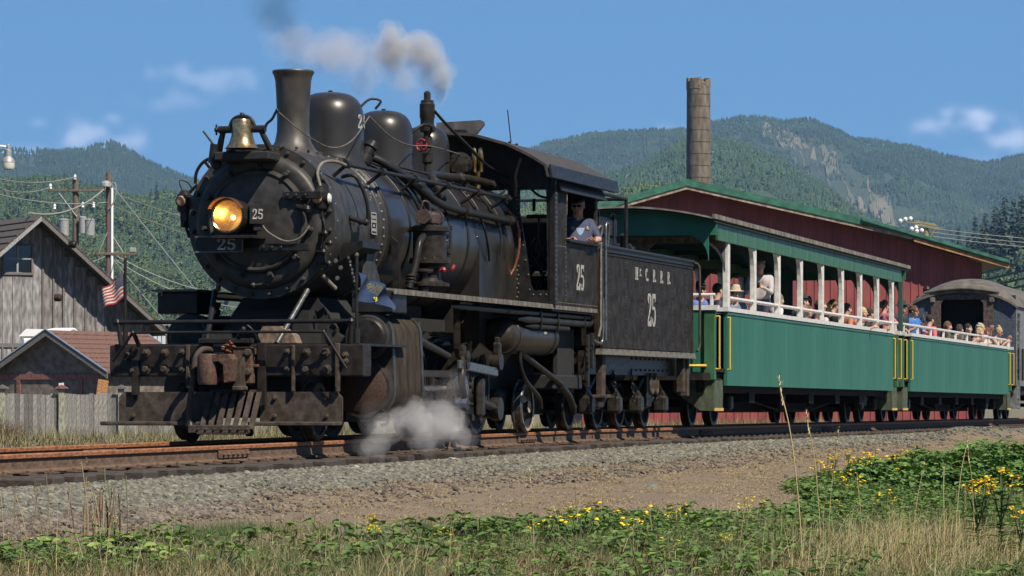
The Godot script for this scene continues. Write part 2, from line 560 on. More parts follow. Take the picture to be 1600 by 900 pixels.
func sky_clouds() -> ImageTexture:
	var w := 4096
	var h := 2048
	var im := Image.create(w, h, false, Image.FORMAT_RGBA8)
	im.fill(Color(1, 1, 1, 0))
	var f := FastNoiseLite.new()
	f.seed = 5
	f.frequency = 0.035
	f.fractal_octaves = 5
	var px := 4096.0 / TAU
	var puffs := [[-0.1265, 0.0758, 0.013, 0.0058, 0.55], [-0.115, 0.0735, 0.01, 0.004, 0.4], [-0.09, 0.0925, 0.021, 0.0042, 0.3], [-0.1, 0.086, 0.012, 0.0045, 0.18], [0.1337, 0.0805, 0.0095, 0.005, 0.75], [0.122, 0.0778, 0.006, 0.0038, 0.45], [0.146, 0.0742, 0.011, 0.005, 0.6], [0.1395, 0.0755, 0.005, 0.003, 0.5], [0.048, 0.0772, 0.007, 0.0022, 0.55], [-0.086, 0.068, 0.012, 0.004, 0.15], [0.155, 0.069, 0.02, 0.004, 0.3], [-0.155, 0.07, 0.02, 0.004, 0.3]]
	for k in 26:
		var a := 0.35 + rng.randf() * (TAU - 0.7)
		for j in 4:
			puffs.append([a + rng.randf_range(-0.05, 0.05), rng.randf_range(0.07, 0.2) , rng.randf_range(0.01, 0.04), rng.randf_range(0.004, 0.01), rng.randf_range(0.3, 0.7)])
	for p in puffs:
		var x0: float = p[0] * px
		var y0: float = 1024.0 - p[1] * px
		var rx: float = p[2] * px
		var ry: float = p[3] * px
		for y in range(int(y0 - ry * 2.2), int(y0 + ry * 2.2) + 1):
			for x in range(int(x0 - rx * 2.2), int(x0 + rx * 2.2) + 1):
				var nz := f.get_noise_2d(x * 4.0, y * 7.0)
				var dx := (x - x0) / rx
				var dy := (y - y0) / ry
				if dy > 0.0:
					dy *= 1.5
				var d := 1.0 - sqrt(dx * dx + dy * dy) + nz * 1.1
				if d <= 0.0:
					continue
				var a: float = smoothstep(0.0, 0.9, d) * p[4]
				var xx := posmod(x, w)
				var o := im.get_pixel(xx, clampi(y, 0, h - 1))
				im.set_pixel(xx, clampi(y, 0, h - 1), Color(0.72, 0.66, 0.62, maxf(o.a, a * 0.75)))
	return ImageTexture.create_from_image(im)

var gn := FastNoiseLite.new()

func cross(t: float) -> float:      # height of the ground across the line, relative to the rail top
	var k := [[-60.0, -1.3], [-9.0, -1.3], [-5.0, -0.75], [-3.0, -0.42], [-2.0, -0.24], [-1.35, -0.25], [0.0, -0.25], [1.3, -0.285], [1.9, -0.275], [2.6, -0.35], [3.6, -0.48], [4.4, -0.52], [5.4, -0.56], [8.0, -0.7], [13.0, -0.98], [30.0, -1.2], [60.0, -1.3]]
	if t <= k[0][0]: return -1.3
	for i in k.size() - 1:
		if t < k[i + 1][0]:
			return lerpf(k[i][1], k[i + 1][1], (t - k[i][0]) / (k[i + 1][0] - k[i][0]))
	return -1.3

func ground_y(t: float, s: float) -> float:
	var y := cross(t) + (prof(s) if absf(t) < 12.0 else prof(s) * clampf((40.0 - absf(t)) / 28.0, 0.0, 1.0))
	if t < -3.0:      # the yard beyond the coaches lies higher than the lane by the fence
		y += 0.85 * smoothstep(3.0, 8.0, -t) * smoothstep(4.0, 26.0, s) * (1.0 - smoothstep(17.0, 26.0, -t))
	if absf(t) < 1.4:
		return y
	var a := clampf((absf(t) - 1.4) / 1.5, 0.0, 1.0)
	y += a * (gn.get_noise_2d(t * 9.0, s * 9.0) * 0.035 + gn.get_noise_2d(t * 40.0, s * 40.0) * 0.02)
	if t > 1.5 and t < 5.0:        # fresh heaps of ballast beside the far coach
		for h in [[41.0, 2.6, 2.2], [44.5, 2.3, 2.4], [48.0, 2.5, 1.9]]:
			var d := Vector2((s - h[0]) / h[2], (t - h[1]) / 0.7).length()
			if d < 1.0:
				y += 0.17 * (1.0 - d * d)
	return y

func ground_pos(t: float, s: float, up := 0.0) -> Vector3:
	var p := ORG + Basis(Vector3.UP, -TH) * Vector3(t, 0, -s)
	p.y = ground_y(t, s) + up
	return p

func steps(list: Array) -> Array:      # [from, to, step, ...]
	var out := []
	for e in list:
		if e is Array:
			var x: float = e[0]
			while x < e[1] - 1e-6:
				out.append(x)
				x += e[2]
		else:
			out.append(float(e))
	return out

func grass_edge(s: float) -> float:      # where the greenery begins, across from the rails
	var k := [[-16.0, 3.9], [-14.3, 3.9], [-13.3, 4.7], [-12.5, 5.45], [-9.0, 5.7], [-6.4, 6.15], [-4.5, 6.95], [-2.4, 6.9], [0.5, 6.2], [3.2, 5.65], [12.6, 5.4], [20.0, 4.9]]
	if s <= k[0][0]: return 4.0
	for i in k.size() - 1:
		if s < k[i + 1][0]:
			return lerpf(k[i][1], k[i + 1][1], (s - k[i][0]) / (k[i + 1][0] - k[i][0]))
	return 4.9

func build_ground() -> void:
	gn.seed = 3
	gn.frequency = 0.05
	gn.fractal_octaves = 3
	var ts := steps([-9000, -3000, -1000, -400, -200, -120, -80, [-60, -20, 8.0], [-20, -4, 1.0], [-4, -1.4, 0.3], -1.35, -0.7, 0.0, 0.7, [1.35, 9.0, 0.16], [9.0, 15.0, 0.6], 18, 25, 40, 80, 200, 600, 2000, 9000])
	var ss := steps([-5000, -1500, -400, -150, -80, -50, [-38, -20, 1.0], [-20, 32, 0.22], [32, 70, 0.7], [70, 130, 4.0], 150, 200, 300, 500, 900, 1800, 4000, 14000])
	var mb := MB.new()
	var gravel := Color(0.14, 0.134, 0.11)
	var dirt := Color(0.225, 0.17, 0.112)
	var soil := Color(0.12, 0.105, 0.06)
	var meadow := Color(0.1, 0.11, 0.045)
	for s in ss:
		for t in ts:
			var w := gn.get_noise_2d(t * 12.0, s * 3.0)
			var w2 := gn.get_noise_2d(t * 30.0 + 50.0, s * 22.0)
			var cc := gravel
			var te: float = t + w * 0.9
			if t > 0.0:
				cc = gravel.lerp(dirt, smoothstep(2.4, 3.1, te))
				cc = cc.lerp(Color(0.25, 0.205, 0.14), clampf(w2 * 1.6 - 0.1, 0.0, 0.6) * smoothstep(2.5, 3.0, te))
				cc = cc.lerp(soil, smoothstep(grass_edge(s), grass_edge(s) + 0.6, t + w * 0.5))
			elif t < -3.0:
				cc = gravel.lerp(Color(0.2, 0.18, 0.11), smoothstep(3.0, 4.5, -te))
			if absf(t) < 2.2:
				cc = cc.lerp(Color(0.1, 0.085, 0.07), 0.55 * (1.0 - smoothstep(0.9, 2.0, absf(t) + w2 * 0.4)))
			if absf(t) > 60.0:
				cc = meadow
			mb.col = cc
			mb.v.append(ground_pos(t, s)); mb.n.append(Vector3.UP); mb.c.append(cc)
	var nt := ts.size()
	for i in ss.size() - 1:
		for j in nt - 1:
			var a := i * nt + j
			mb.ix.append_array([a, a + 1, a + nt, a + 1, a + nt + 1, a + nt])
	var nn := PackedVector3Array()
	nn.resize(mb.v.size())
	for k in range(0, mb.ix.size(), 3):
		var a := mb.ix[k]; var b := mb.ix[k + 1]; var d := mb.ix[k + 2]
		var g := (mb.v[b] - mb.v[a]).cross(mb.v[d] - mb.v[a])
		if g.y < 0.0: g = -g
		else:
			mb.ix[k + 1] = d; mb.ix[k + 2] = b
		g = g.normalized()
		nn[a] += g; nn[b] += g; nn[d] += g
	for i in nn.size():
		mb.n[i] = nn[i].normalized()
	var m := tinted("ground", 0.95, T.fine, Vector3.ONE * 2.0)
	m.heightmap_enabled = true
	m.heightmap_texture = T.bump
	m.heightmap_scale = 2.0
	struct("ground", mb, m)

func rock_mesh(sd: int) -> ArrayMesh:
	var r := RandomNumberGenerator.new()
	r.seed = sd
	var mb := MB.new()
	var g := (1.0 + sqrt(5.0)) / 2.0
	var p := [Vector3(-1, g, 0), Vector3(1, g, 0), Vector3(-1, -g, 0), Vector3(1, -g, 0), Vector3(0, -1, g), Vector3(0, 1, g), Vector3(0, -1, -g), Vector3(0, 1, -g), Vector3(g, 0, -1), Vector3(g, 0, 1), Vector3(-g, 0, -1), Vector3(-g, 0, 1)]
	for i in 12:
		p[i] = p[i].normalized() * r.randf_range(0.62, 1.2) * Vector3(1.15, 0.72, 0.9)
	for f in [[0, 11, 5], [0, 5, 1], [0, 1, 7], [0, 7, 10], [0, 10, 11], [1, 5, 9], [5, 11, 4], [11, 10, 2], [10, 7, 6], [7, 1, 8], [3, 9, 4], [3, 4, 2], [3, 2, 6], [3, 6, 8], [3, 8, 9], [4, 9, 5], [2, 4, 11], [6, 2, 10], [8, 6, 7], [9, 8, 1]]:
		var nn: Vector3 = (p[f[1]] - p[f[0]]).cross(p[f[2]] - p[f[0]]).normalized()
		mb.face([p[f[0]], p[f[1]], p[f[2]]], nn if nn.dot(p[f[0]]) > 0 else -nn)
	return mb.mesh()

func build_ballast() -> void:
	var r := RandomNumberGenerator.new()
	r.seed = 41
	var rocks := []
	for i in 5:
		rocks.append(rock_mesh(60 + i))
	var xs := [[], [], [], [], []]
	var cs := [[], [], [], [], []]
	for k in 190000:
		var s: float
		if k < 125000: s = r.randf_range(-16.0, 14.0)
		else: s = r.randf_range(14.0, 62.0)
		var t: float
		var pick := r.randf()
		if pick < 0.86: t = r.randf_range(1.33, 3.6)
		elif pick < 0.93: t = r.randf_range(-2.6, 1.3)
		else: t = r.randf_range(3.6, 7.0)
		var edge := 2.75 - 0.02 * maxf(0.0, s - 8.0) + 0.09 * maxf(0.0, -6.0 - s) - gn.get_noise_2d(t * 12.0, s * 3.0) * 0.9
		if t > edge and r.randf() > 0.16 * exp(-(t - edge) * 1.8):
			continue
		if absf(absf(t) - 0.75) < 0.1:
			continue
		var size := r.randf_range(0.012, 0.03) if r.randf() < 0.85 else r.randf_range(0.028, 0.045)
		if k >= 125000:
			size *= 1.25
		var b := Basis.from_euler(Vector3(r.randf_range(-0.6, 0.6), r.randf() * TAU, r.randf_range(-0.6, 0.6))).scaled(Vector3.ONE * size)
		var i := r.randi() % 5
		xs[i].append(Transform3D(b, ground_pos(t, s, size * 0.25)))
		var g := 0.09 + 0.22 * r.randf() * r.randf_range(0.5, 1.0)
		cs[i].append(Color(g * r.randf_range(0.98, 1.08), g, g * r.randf_range(0.72, 0.88)) if t < 2.9 else Color(g, g * 0.85, g * 0.68))
	for i in 5:
		many("ballast_gravel", rocks[i], M.stone, xs[i], cs[i])

func build_track() -> void:
	var tr := thing("railway_track", "single rusty railway track on weathered wooden sleepers running under the train", "railway track", Vector3.ZERO)
	var pr := [Vector2(-0.07, -0.172), Vector2(0.07, -0.172), Vector2(0.07, -0.16), Vector2(0.012, -0.14), Vector2(0.01, -0.05), Vector2(0.034, -0.04), Vector2(0.036, -0.008), Vector2(0.028, 0.0), Vector2(-0.028, 0.0), Vector2(-0.036, -0.008), Vector2(-0.034, -0.04), Vector2(-0.01, -0.05), Vector2(-0.012, -0.14), Vector2(-0.07, -0.16)]
	for side in [1.0, -1.0]:
		var web := MB.new()
		var head := MB.new()
		var ss := steps([[-34.0, 122.0, 2.0], 122.0])
		for i in ss.size() - 1:
			for j in pr.size():
				var a: Vector2 = pr[j]
				var b: Vector2 = pr[(j + 1) % pr.size()]
				var nn := Basis(Vector3.UP, -TH) * Vector3(b.y - a.y, -(b.x - a.x), 0)
				var top := a.y > -0.045 and b.y > -0.045
				(head if top else web).face([on_track(ss[i], 0.755 * side + a.x, a.y), on_track(ss[i], 0.755 * side + b.x, b.y), on_track(ss[i + 1], 0.755 * side + b.x, b.y), on_track(ss[i + 1], 0.755 * side + a.x, a.y)], nn.normalized())
		var rail := part("rail", web, M.rail_web, tr)
		part("rail_head", head, M.rail_rust, rail)
		var sp := MB.new()
		var plates := MB.new()
		for i in 290:
			var s := -33.7 + 0.53 * i
			if s > 62.0:
				break
			for e in [-1.0, 1.0]:
				sp.xf = Transform3D(Basis(Vector3.UP, -TH), on_track(s + 0.05 * e, 0.755 * side + 0.085 * e, -0.165))
				sp.cbox(Vector3.ZERO, Vector3(0.035, 0.04, 0.025), 0.006)
			plates.xf = Transform3D(Basis(Vector3.UP, -TH), on_track(s, 0.755 * side, -0.179))
			plates.cbox(Vector3.ZERO, Vector3(0.3, 0.012, 0.18))
		part("rail_spikes", sp, M.rail_web, rail, "", true)
		part("tie_plates", plates, M.rail_web, rail, "", true)
		var bars := MB.new()
		for s in [-14.0, -2.2, 9.6, 21.4, 33.2]:
			for e in [-1.0, 1.0]:
				bars.xf = Transform3D(Basis(Vector3.UP, -TH), on_track(s, 0.755 * side + 0.03 * e, -0.095))
				bars.cbox(Vector3.ZERO, Vector3(0.03, 0.085, 0.9), 0.008)
				for q in 6:
					bars.bolt(Vector3(0.015 * e, 0.0, -0.36 + 0.144 * q), Vector3(e, 0, 0), 0.022, 0.03)
		part("joint_bars", bars, M.rail_web, rail, "", true)
	var r := RandomNumberGenerator.new()
	r.seed = 8
	var variants := []
	for i in 4:
		var mb := MB.new()
		mb.cbox(Vector3.ZERO, Vector3(2.55 + 0.06 * i, 0.17, 0.21 + 0.01 * i), 0.016)
		variants.append(mb.mesh())
	for i in 200:
		var s := -33.7 + 0.53 * i
		if s > 70.0:
			break
		var o := part("sleeper", variants[r.randi() % 4], M.sleeper, tr)
		o.position = on_track(s + r.randf_range(-0.03, 0.03), r.randf_range(-0.08, 0.08), -0.27 + r.randf_range(-0.012, 0.004))
		o.rotation.y = -TH + r.randf_range(-0.02, 0.02)

func conifer_mesh(sd: int, tiers: int, width := 0.24) -> ArrayMesh:
	var r := RandomNumberGenerator.new()
	r.seed = sd
	var mb := MB.new()
	mb.cyl(Vector3.ZERO, Vector3(0, 0.3, 0), 0.014, 4)
	for i in tiers:
		var y0 := 0.1 + 0.8 * i / tiers
		var y1 := minf(1.0, y0 + 1.25 / tiers + 0.05)
		var rad := width * (1.0 - float(i) / (tiers + 0.4)) * r.randf_range(0.75, 1.15)
		var nk := 6
		var ph := r.randf() * TAU
		var top := Vector3(r.randf_range(-0.01, 0.01), y1, r.randf_range(-0.01, 0.01))
		var ring := []
		for k in nk:
			var a := ph + TAU * k / nk
			var rr := rad * r.randf_range(0.6, 1.2)
			ring.append(Vector3(cos(a) * rr, y0 + r.randf_range(-0.05, 0.03), sin(a) * rr))
		for k in nk:
			mb.face([ring[k], ring[(k + 1) % nk], top])
			var nn := mb.n[mb.n.size() - 1]
			if nn.y < 0:
				for q in 3: mb.n[mb.n.size() - 1 - q] = -nn
	for k in range(0, mb.ix.size(), 3):
		var g := (mb.v[mb.ix[k + 1]] - mb.v[mb.ix[k]]).cross(mb.v[mb.ix[k + 2]] - mb.v[mb.ix[k]])
		if g.dot(mb.n[mb.ix[k]]) > 0.0:
			var q := mb.ix[k + 1]
			mb.ix[k + 1] = mb.ix[k + 2]; mb.ix[k + 2] = q
	return mb.mesh()

func broadleaf_mesh(sd: int) -> ArrayMesh:
	var r := RandomNumberGenerator.new()
	r.seed = sd
	var mb := MB.new()
	mb.cyl(Vector3.ZERO, Vector3(0, 0.4, 0), 0.025, 5)
	for i in 46:
		var d := Vector3(r.randfn(), r.randfn(), r.randfn()).normalized()
		var p := Vector3(0, 0.58, 0) + d * Vector3(0.33, 0.38, 0.33) * r.randf_range(0.55, 1.05)
		var b := Basis.from_euler(Vector3(r.randf() * TAU, r.randf() * TAU, 0))
		var e := r.randf_range(0.09, 0.17)
		mb.face([p + b * Vector3(-e, -e * 0.6, 0), p + b * Vector3(e, -e * 0.7, 0.03), p + b * Vector3(e * 0.5, e, 0)], (d + Vector3(0, 0.3, 0)).normalized())
		mb.face([p + b * Vector3(-e, 0, e * 0.5), p + b * Vector3(0.2 * e, -e * 0.5, -e), p + b * Vector3(e, e * 0.5, e * 0.4)], (d + Vector3(0, 0.4, 0)).normalized())
	return mb.mesh()

var conifers := []
var broad := []

func hill(called: String, label: String, line: Array, zr: float, zb: float, base_y: float, colr: Color, sd: int, rough := 1.0) -> Callable:
	var f := FastNoiseLite.new()
	f.seed = sd
	f.frequency = 1.0 / (zr * 0.09)
	f.fractal_octaves = 3
	f.fractal_type = FastNoiseLite.FRACTAL_RIDGED
	var ridge := func(x: float) -> float:
		if x <= line[0][0]: return line[0][1]
		for i in line.size() - 1:
			if x < line[i + 1][0]:
				var k: float = (x - line[i][0]) / (line[i + 1][0] - line[i][0])
				return lerpf(line[i][1], line[i + 1][1], k * k * (3.0 - 2.0 * k) * 0.5 + k * 0.5)
		return line[-1][1]
	var height := func(x: float, z: float) -> float:
		var w: float = clampf((z - zb) / (zr - zb), 0.0, 1.6)
		var h: float = ridge.call(x * (1.0 if w > 0.98 else lerpf(zr / maxf(z, 1.0), 1.0, 0.6)))
		var sh: float = pow(w, 1.15) if w <= 1.0 else 1.0 - (w - 1.0) * (w - 1.0) * 1.6
		var gully: float = f.get_noise_2d(x, z * 0.6) * 0.16 * rough * sin(PI * minf(w, 1.0))
		return base_y + (h - base_y) * maxf(0.0, sh + gully)
	var mb := MB.new()
	var x0: float = line[0][0]
	var x1: float = line[-1][0]
	var nx := 60
	var nz := 26
	for j in nz + 1:
		var z := zb + (zr - zb) * 1.5 * j / nz
		for i in nx + 1:
			var x := x0 + (x1 - x0) * i / nx
			mb.v.append(Vector3(x, height.call(x, z), -z)); mb.n.append(Vector3.UP); mb.c.append(colr)
	var nn := PackedVector3Array()
	nn.resize(mb.v.size())
	for j in nz:
		for i in nx:
			var a := j * (nx + 1) + i
			for q in [[a, a + nx + 1, a + 1], [a + 1, a + nx + 1, a + nx + 2]]:
				var g: Vector3 = (mb.v[q[1]] - mb.v[q[0]]).cross(mb.v[q[2]] - mb.v[q[0]])
				if g.y > 0.0:
					q = [q[0], q[2], q[1]]
				else: g = -g
				mb.ix.append_array(q)
				g = g.normalized()
				for e in q: nn[e] += g
	for i in nn.size(): mb.n[i] = nn[i].normalized()
	struct(called, mb, M.tree)
	return height

func forest(called: String, h: Callable, xr: Vector2, zr: Vector2, count: int, size: Vector2, cols: Array, bare: Callable, sd: int, leafy := 0.0) -> void:
	var r := RandomNumberGenerator.new()
	r.seed = sd
	var f := FastNoiseLite.new()
	f.seed = sd + 7
	f.frequency = 1.0 / (zr.y * 0.035)
	var xs := [[], [], [], [], []]
	var cs := [[], [], [], [], []]
	for k in count:
		var z := r.randf_range(zr.x, zr.y)
		var x := r.randf_range(xr.x, xr.y) * z / zr.y
		if bare.call(x, z, r):
			continue
		var hh := r.randf_range(size.x, size.y) * (1.0 + 0.25 * f.get_noise_2d(x * 3.0, z * 3.0))
		var leaf := r.randf() < leafy + 0.3 * leafy * f.get_noise_2d(x * 2.0, z * 2.0)
		var i := (3 + r.randi() % 2) if leaf else r.randi() % 3
		if leaf: hh *= 0.72
		var wd := hh * r.randf_range(0.8, 1.3)
		var b := Basis(Vector3.UP, r.randf() * TAU).scaled(Vector3(wd, hh, wd))
		xs[i].append(Transform3D(b, Vector3(x, h.call(x, z) - 0.5, -z)))
		var mix := clampf(0.5 + 1.5 * f.get_noise_2d(x, z) + r.randf_range(-0.15, 0.15), 0.0, 1.0)
		var cc: Color = cols[0].lerp(cols[1], mix)
		if leaf: cc = cols[2].lerp(cols[3], r.randf())
		cs[i].append(cc)
	for i in 5:
		if xs[i].size():
			many(called, conifers[i] if i < 3 else broad[i - 3], M.tree, xs[i], cs[i])

func build_hills() -> void:
	for i in 3: conifers.append(conifer_mesh(100 + i, 4 + i % 2))
	for i in 2: broad.append(broadleaf_mesh(110 + i))
	var none := func(_x: float, _z: float, _r: RandomNumberGenerator) -> bool: return false
	var dk := Color(0.018, 0.042, 0.024)
	var md := Color(0.034, 0.07, 0.03)
	var lt := Color(0.06, 0.105, 0.035)
	var yl := Color(0.095, 0.13, 0.04)
	var bare := Color(0.15, 0.125, 0.09)
	var floor_c := Color(0.028, 0.046, 0.023)
	var r1 := hill("far_hills", "", [[-600, 440], [-280, 500], [-150, 510], [30, 535], [100, 556], [185, 572], [280, 577], [380, 580], [437, 597], [505, 607], [550, 607], [605, 600], [655, 604], [705, 585], [760, 560], [815, 555], [875, 545], [960, 521], [1045, 505], [1130, 524], [1230, 548], [1400, 560]], 7500.0, 4300.0, 20.0, floor_c, 31)
	var cut := func(x: float, z: float, r: RandomNumberGenerator) -> bool:
		var px := x / z * 5300.0 + 800.0      # where the slope was logged: a strip running down to the right
		var w := (z - 4300.0) / 3200.0
		var d := (px - 1190.0) / 230.0
		return d > 0.0 and d < 1.0 and absf(w - (0.93 - 0.55 * d)) < 0.07 + 0.05 * d and r.randf() < 0.8 - 0.25 * sin(x * 0.013) * sin(z * 0.011)
	forest("far_hill_forest", r1, Vector2(-250, 1300), Vector2(4500, 7560), 95000, Vector2(8, 14), [dk, md, lt, yl], cut, 51, 0.08)
	var mb := MB.new()
	var slash := []
	var slash_c := []
	var r := RandomNumberGenerator.new()
	r.seed = 77
	for i in 25:
		for e in 7:
			var d := float(i) / 24.0
			var w := 0.93 - 0.55 * d + (0.075 + 0.055 * d) * (e - 3) / 3.0 * (1.0 + 0.3 * sin(i * 1.7 + e))
			var z := 4300.0 + 3200.0 * w
			var x := (1190.0 + 235.0 * d + r.randf_range(-6, 6) - 800.0) / 5300.0 * z
			mb.col = bare.lerp(Color(0.06, 0.075, 0.035), r.randf())
			mb.vert(Vector3(x, r1.call(x, z) + 1.5, -z), Vector3(0, 0.8, 0.6))
			if i > 0 and e > 0:
				var q := i * 7 + e
				mb.tri(q, q - 1, q - 7); mb.tri(q - 1, q - 8, q - 7)
	struct("cleared_hillside", mb, M.tree)
	for k in 900:
		var d := r.randf()
		var w := 0.93 - 0.55 * d + (0.07 + 0.05 * d) * r.randf_range(-1, 1)
		var z := 4300.0 + 3200.0 * w
		var x := (1190.0 + 230.0 * d - 800.0) / 5300.0 * z + r.randf_range(-14, 14)
		slash.append(Transform3D(Basis.from_euler(Vector3(r.randf_range(-1.3, 1.3), r.randf() * TAU, 0)).scaled(Vector3(3, r.randf_range(3, 11), 3)), Vector3(x, r1.call(x, z) + 1.0, -z)))
		var g := r.randf_range(0.15, 0.4)
		slash_c.append(Color(g, g * 0.95, g * 0.85) if r.randf() < 0.35 else Color(0.05, 0.07, 0.03))
	var log_mb := MB.new()
	log_mb.cyl(Vector3.ZERO, Vector3(0, 1, 0), 0.12, 4, 0.06)
	many("logging_debris", log_mb.mesh(), M.tree, slash, slash_c)
	var r2 := hill("middle_hills", "", [[-300, 270], [60, 280], [130, 288], [170, 300], [225, 330], [263, 334], [300, 329], [345, 310], [400, 280], [460, 235], [520, 185], [560, 165], [680, 140], [900, 120]], 4500.0, 2600.0, 10.0, floor_c, 32)
	forest("middle_hill_forest", r2, Vector2(-60, 760), Vector2(2700, 4530), 46000, Vector2(7, 12), [Color(0.03, 0.068, 0.03), Color(0.046, 0.092, 0.035), lt, yl], none, 52, 0.15)
	var r3 := hill("near_hills", "", [[-160, 125], [0, 135], [60, 146], [100, 153], [125, 152], [160, 138], [210, 118], [300, 90], [420, 62]], 2500.0, 1500.0, 4.0, floor_c, 33)
	forest("young_plantation", r3, Vector2(-60, 380), Vector2(1550, 2520), 16000, Vector2(3.5, 7.5), [Color(0.055, 0.1, 0.036), Color(0.085, 0.135, 0.045), lt, yl], none, 53, 0.35)
	var r4 := hill("wooded_rise", "", [[120, 28], [190, 48], [225, 62], [245, 72], [262, 86], [280, 98], [310, 112], [380, 120]], 1850.0, 1100.0, 2.0, floor_c, 34)
	forest("dark_conifer_wood", r4, Vector2(170, 340), Vector2(1150, 1750), 3600, Vector2(6, 13), [dk, md, lt, yl], none, 54, 0.5)
	var l1 := hill("far_left_hills", "", [[-1900, 480], [-1400, 505], [-1060, 503], [-990, 499], [-955, 496], [-885, 497], [-862, 508], [-834, 518], [-810, 510], [-785, 492], [-752, 474], [-712, 456], [-670, 440], [-600, 415], [-460, 372], [-200, 330], [200, 300]], 7000.0, 4200.0, 20.0, floor_c, 35)
	var scar := func(x: float, z: float, r: RandomNumberGenerator) -> bool:
		var px := x / z * 5300.0 + 800.0
		return z > 6750.0 and ((px > 130 and px < 172) or px < 58) and r.randf() < 0.8
	forest("far_left_forest", l1, Vector2(-1350, -350), Vector2(4400, 7050), 56000, Vector2(9, 16), [dk, Color(0.026, 0.056, 0.03), lt, yl], scar, 55, 0.04)
	var l2 := hill("left_hills", "", [[-1100, 205], [-700, 196], [-480, 188], [-440, 186], [-400, 188], [-370, 179], [-330, 170], [-305, 174], [-285, 168], [-240, 150], [-160, 120], [40, 90]], 3000.0, 1500.0, 6.0, floor_c, 36)
	forest("left_hill_forest", l2, Vector2(-640, -130), Vector2(1550, 3030), 30000, Vector2(5.5, 10.5), [Color(0.024, 0.05, 0.025), Color(0.045, 0.085, 0.032), lt, yl], none, 56, 0.45)
	var l3 := hill("left_lower_slope", "", [[-660, 98], [-380, 104], [-300, 101], [-260, 95], [-220, 82], [-170, 66], [-90, 44]], 2200.0, 1150.0, 1.0, floor_c, 37)
	forest("leafy_slope", l3, Vector2(-410, -100), Vector2(1160, 2200), 15000, Vector2(3.4, 6.5), [Color(0.045, 0.08, 0.03), Color(0.06, 0.1, 0.034), lt, yl], none, 57, 0.75)
	big_tree_group(r4, [[1497, 352, 36], [1512, 362, 30], [1523, 335, 42], [1541, 330, 44], [1556, 318, 45], [1571, 305, 48], [1583, 308, 46], [1596, 300, 50], [1487, 372, 26], [1608, 300, 50], [1534, 345, 34], [1563, 325, 38], [1590, 325, 36], [1548, 348, 30]], 1700.0, "dark conifer in the wood at the right edge", "conifers in the wood on the right")
	big_tree_group(l2, [[75, 285, 24], [40, 280, 26], [245, 283, 26], [236, 292, 20], [225, 300, 18], [12, 284, 24], [262, 305, 17], [90, 292, 16], [55, 288, 18]], 2900.0, "conifer standing clear on the wooded left hill", "conifers on the left hill")

func big_tree_group(h: Callable, list: Array, z: float, label: String, group: String) -> void:
	var r := RandomNumberGenerator.new()
	r.seed = int(z)
	var proto: Node3D = null
	list.sort_custom(func(a, b): return a[0] < b[0])
	var nth := ["first", "second", "third", "fourth", "fifth", "sixth", "seventh", "eighth", "ninth", "tenth", "eleventh", "twelfth", "thirteenth", "fourteenth"]
	var at := 0
	for e in list:
		var zz := z + r.randf_range(-60, 60)
		var x: float = (e[0] - 800.0) / 5300.0 * zz
		var o: Node3D
		if proto == null:
			proto = thing("conifer_tree", label, "conifer", Vector3.ZERO, 0.0, group)
			var tk := MB.new()
			tk.cyl(Vector3.ZERO, Vector3(0, 0.95, 0), 0.016, 6, 0.003)
			part("trunk", tk, mk("bark", lin(0.12, 0.1, 0.08), 0.95) if not M.has("bark") else M.bark, proto)
			part("crown", tall_crown(int(z)), mk("needles", lin(0.022, 0.045, 0.026), 0.9), proto)
			o = proto
		else:
			o = proto.duplicate()
			o.name = numbered("conifer_tree")
			add_child(o)
		tag(o, "%s, %s from the left" % [label, nth[at]], "conifer", group)
		at += 1
		var base: float = h.call(x, zz)
		var top: float = 0.54 + (615.0 - e[1]) * zz / 5300.0
		var hh: float = clampf(top - base, e[2] * 0.45, e[2] * 1.0)
		o.position = Vector3(x, top - hh, -zz)
		o.rotation.y = r.randf() * TAU
		o.scale = Vector3(hh, hh, hh) * Vector3(r.randf_range(0.85, 1.1), 1, 1)

func tall_crown(sd: int) -> MB:
	var r := RandomNumberGenerator.new()
	r.seed = sd
	var mb := MB.new()
	for i in 120:
		var y := 0.16 + 0.82 * pow(r.randf(), 0.9)
		var len := (0.04 + 0.17 * (1.0 - y)) * r.randf_range(0.55, 1.15)
		var a := r.randf() * TAU
		var d := Vector3(cos(a), 0, sin(a))
		var side := Vector3(-d.z, 0, d.x)
		var p := Vector3(0, y, 0)
		var tip := p + d * len + Vector3(0, -len * r.randf_range(0.1, 0.5), 0)
		var w := len * r.randf_range(0.25, 0.45)
		mb.face([p + Vector3(0, 0.02, 0), p + d * len * 0.6 + side * w, tip], (Vector3(0, 1, 0) + d * 0.5 + side * 0.4).normalized())
		mb.face([p + Vector3(0, 0.02, 0), p + d * len * 0.6 - side * w, tip], (Vector3(0, 1, 0) + d * 0.5 - side * 0.4).normalized())
		mb.face([p - Vector3(0, 0.015, 0), p + d * len * 0.55 + Vector3(0, -w * 0.9, 0), tip], (side + Vector3(0, 0.2, 0)).normalized())
	return mb

const GY := -1.3

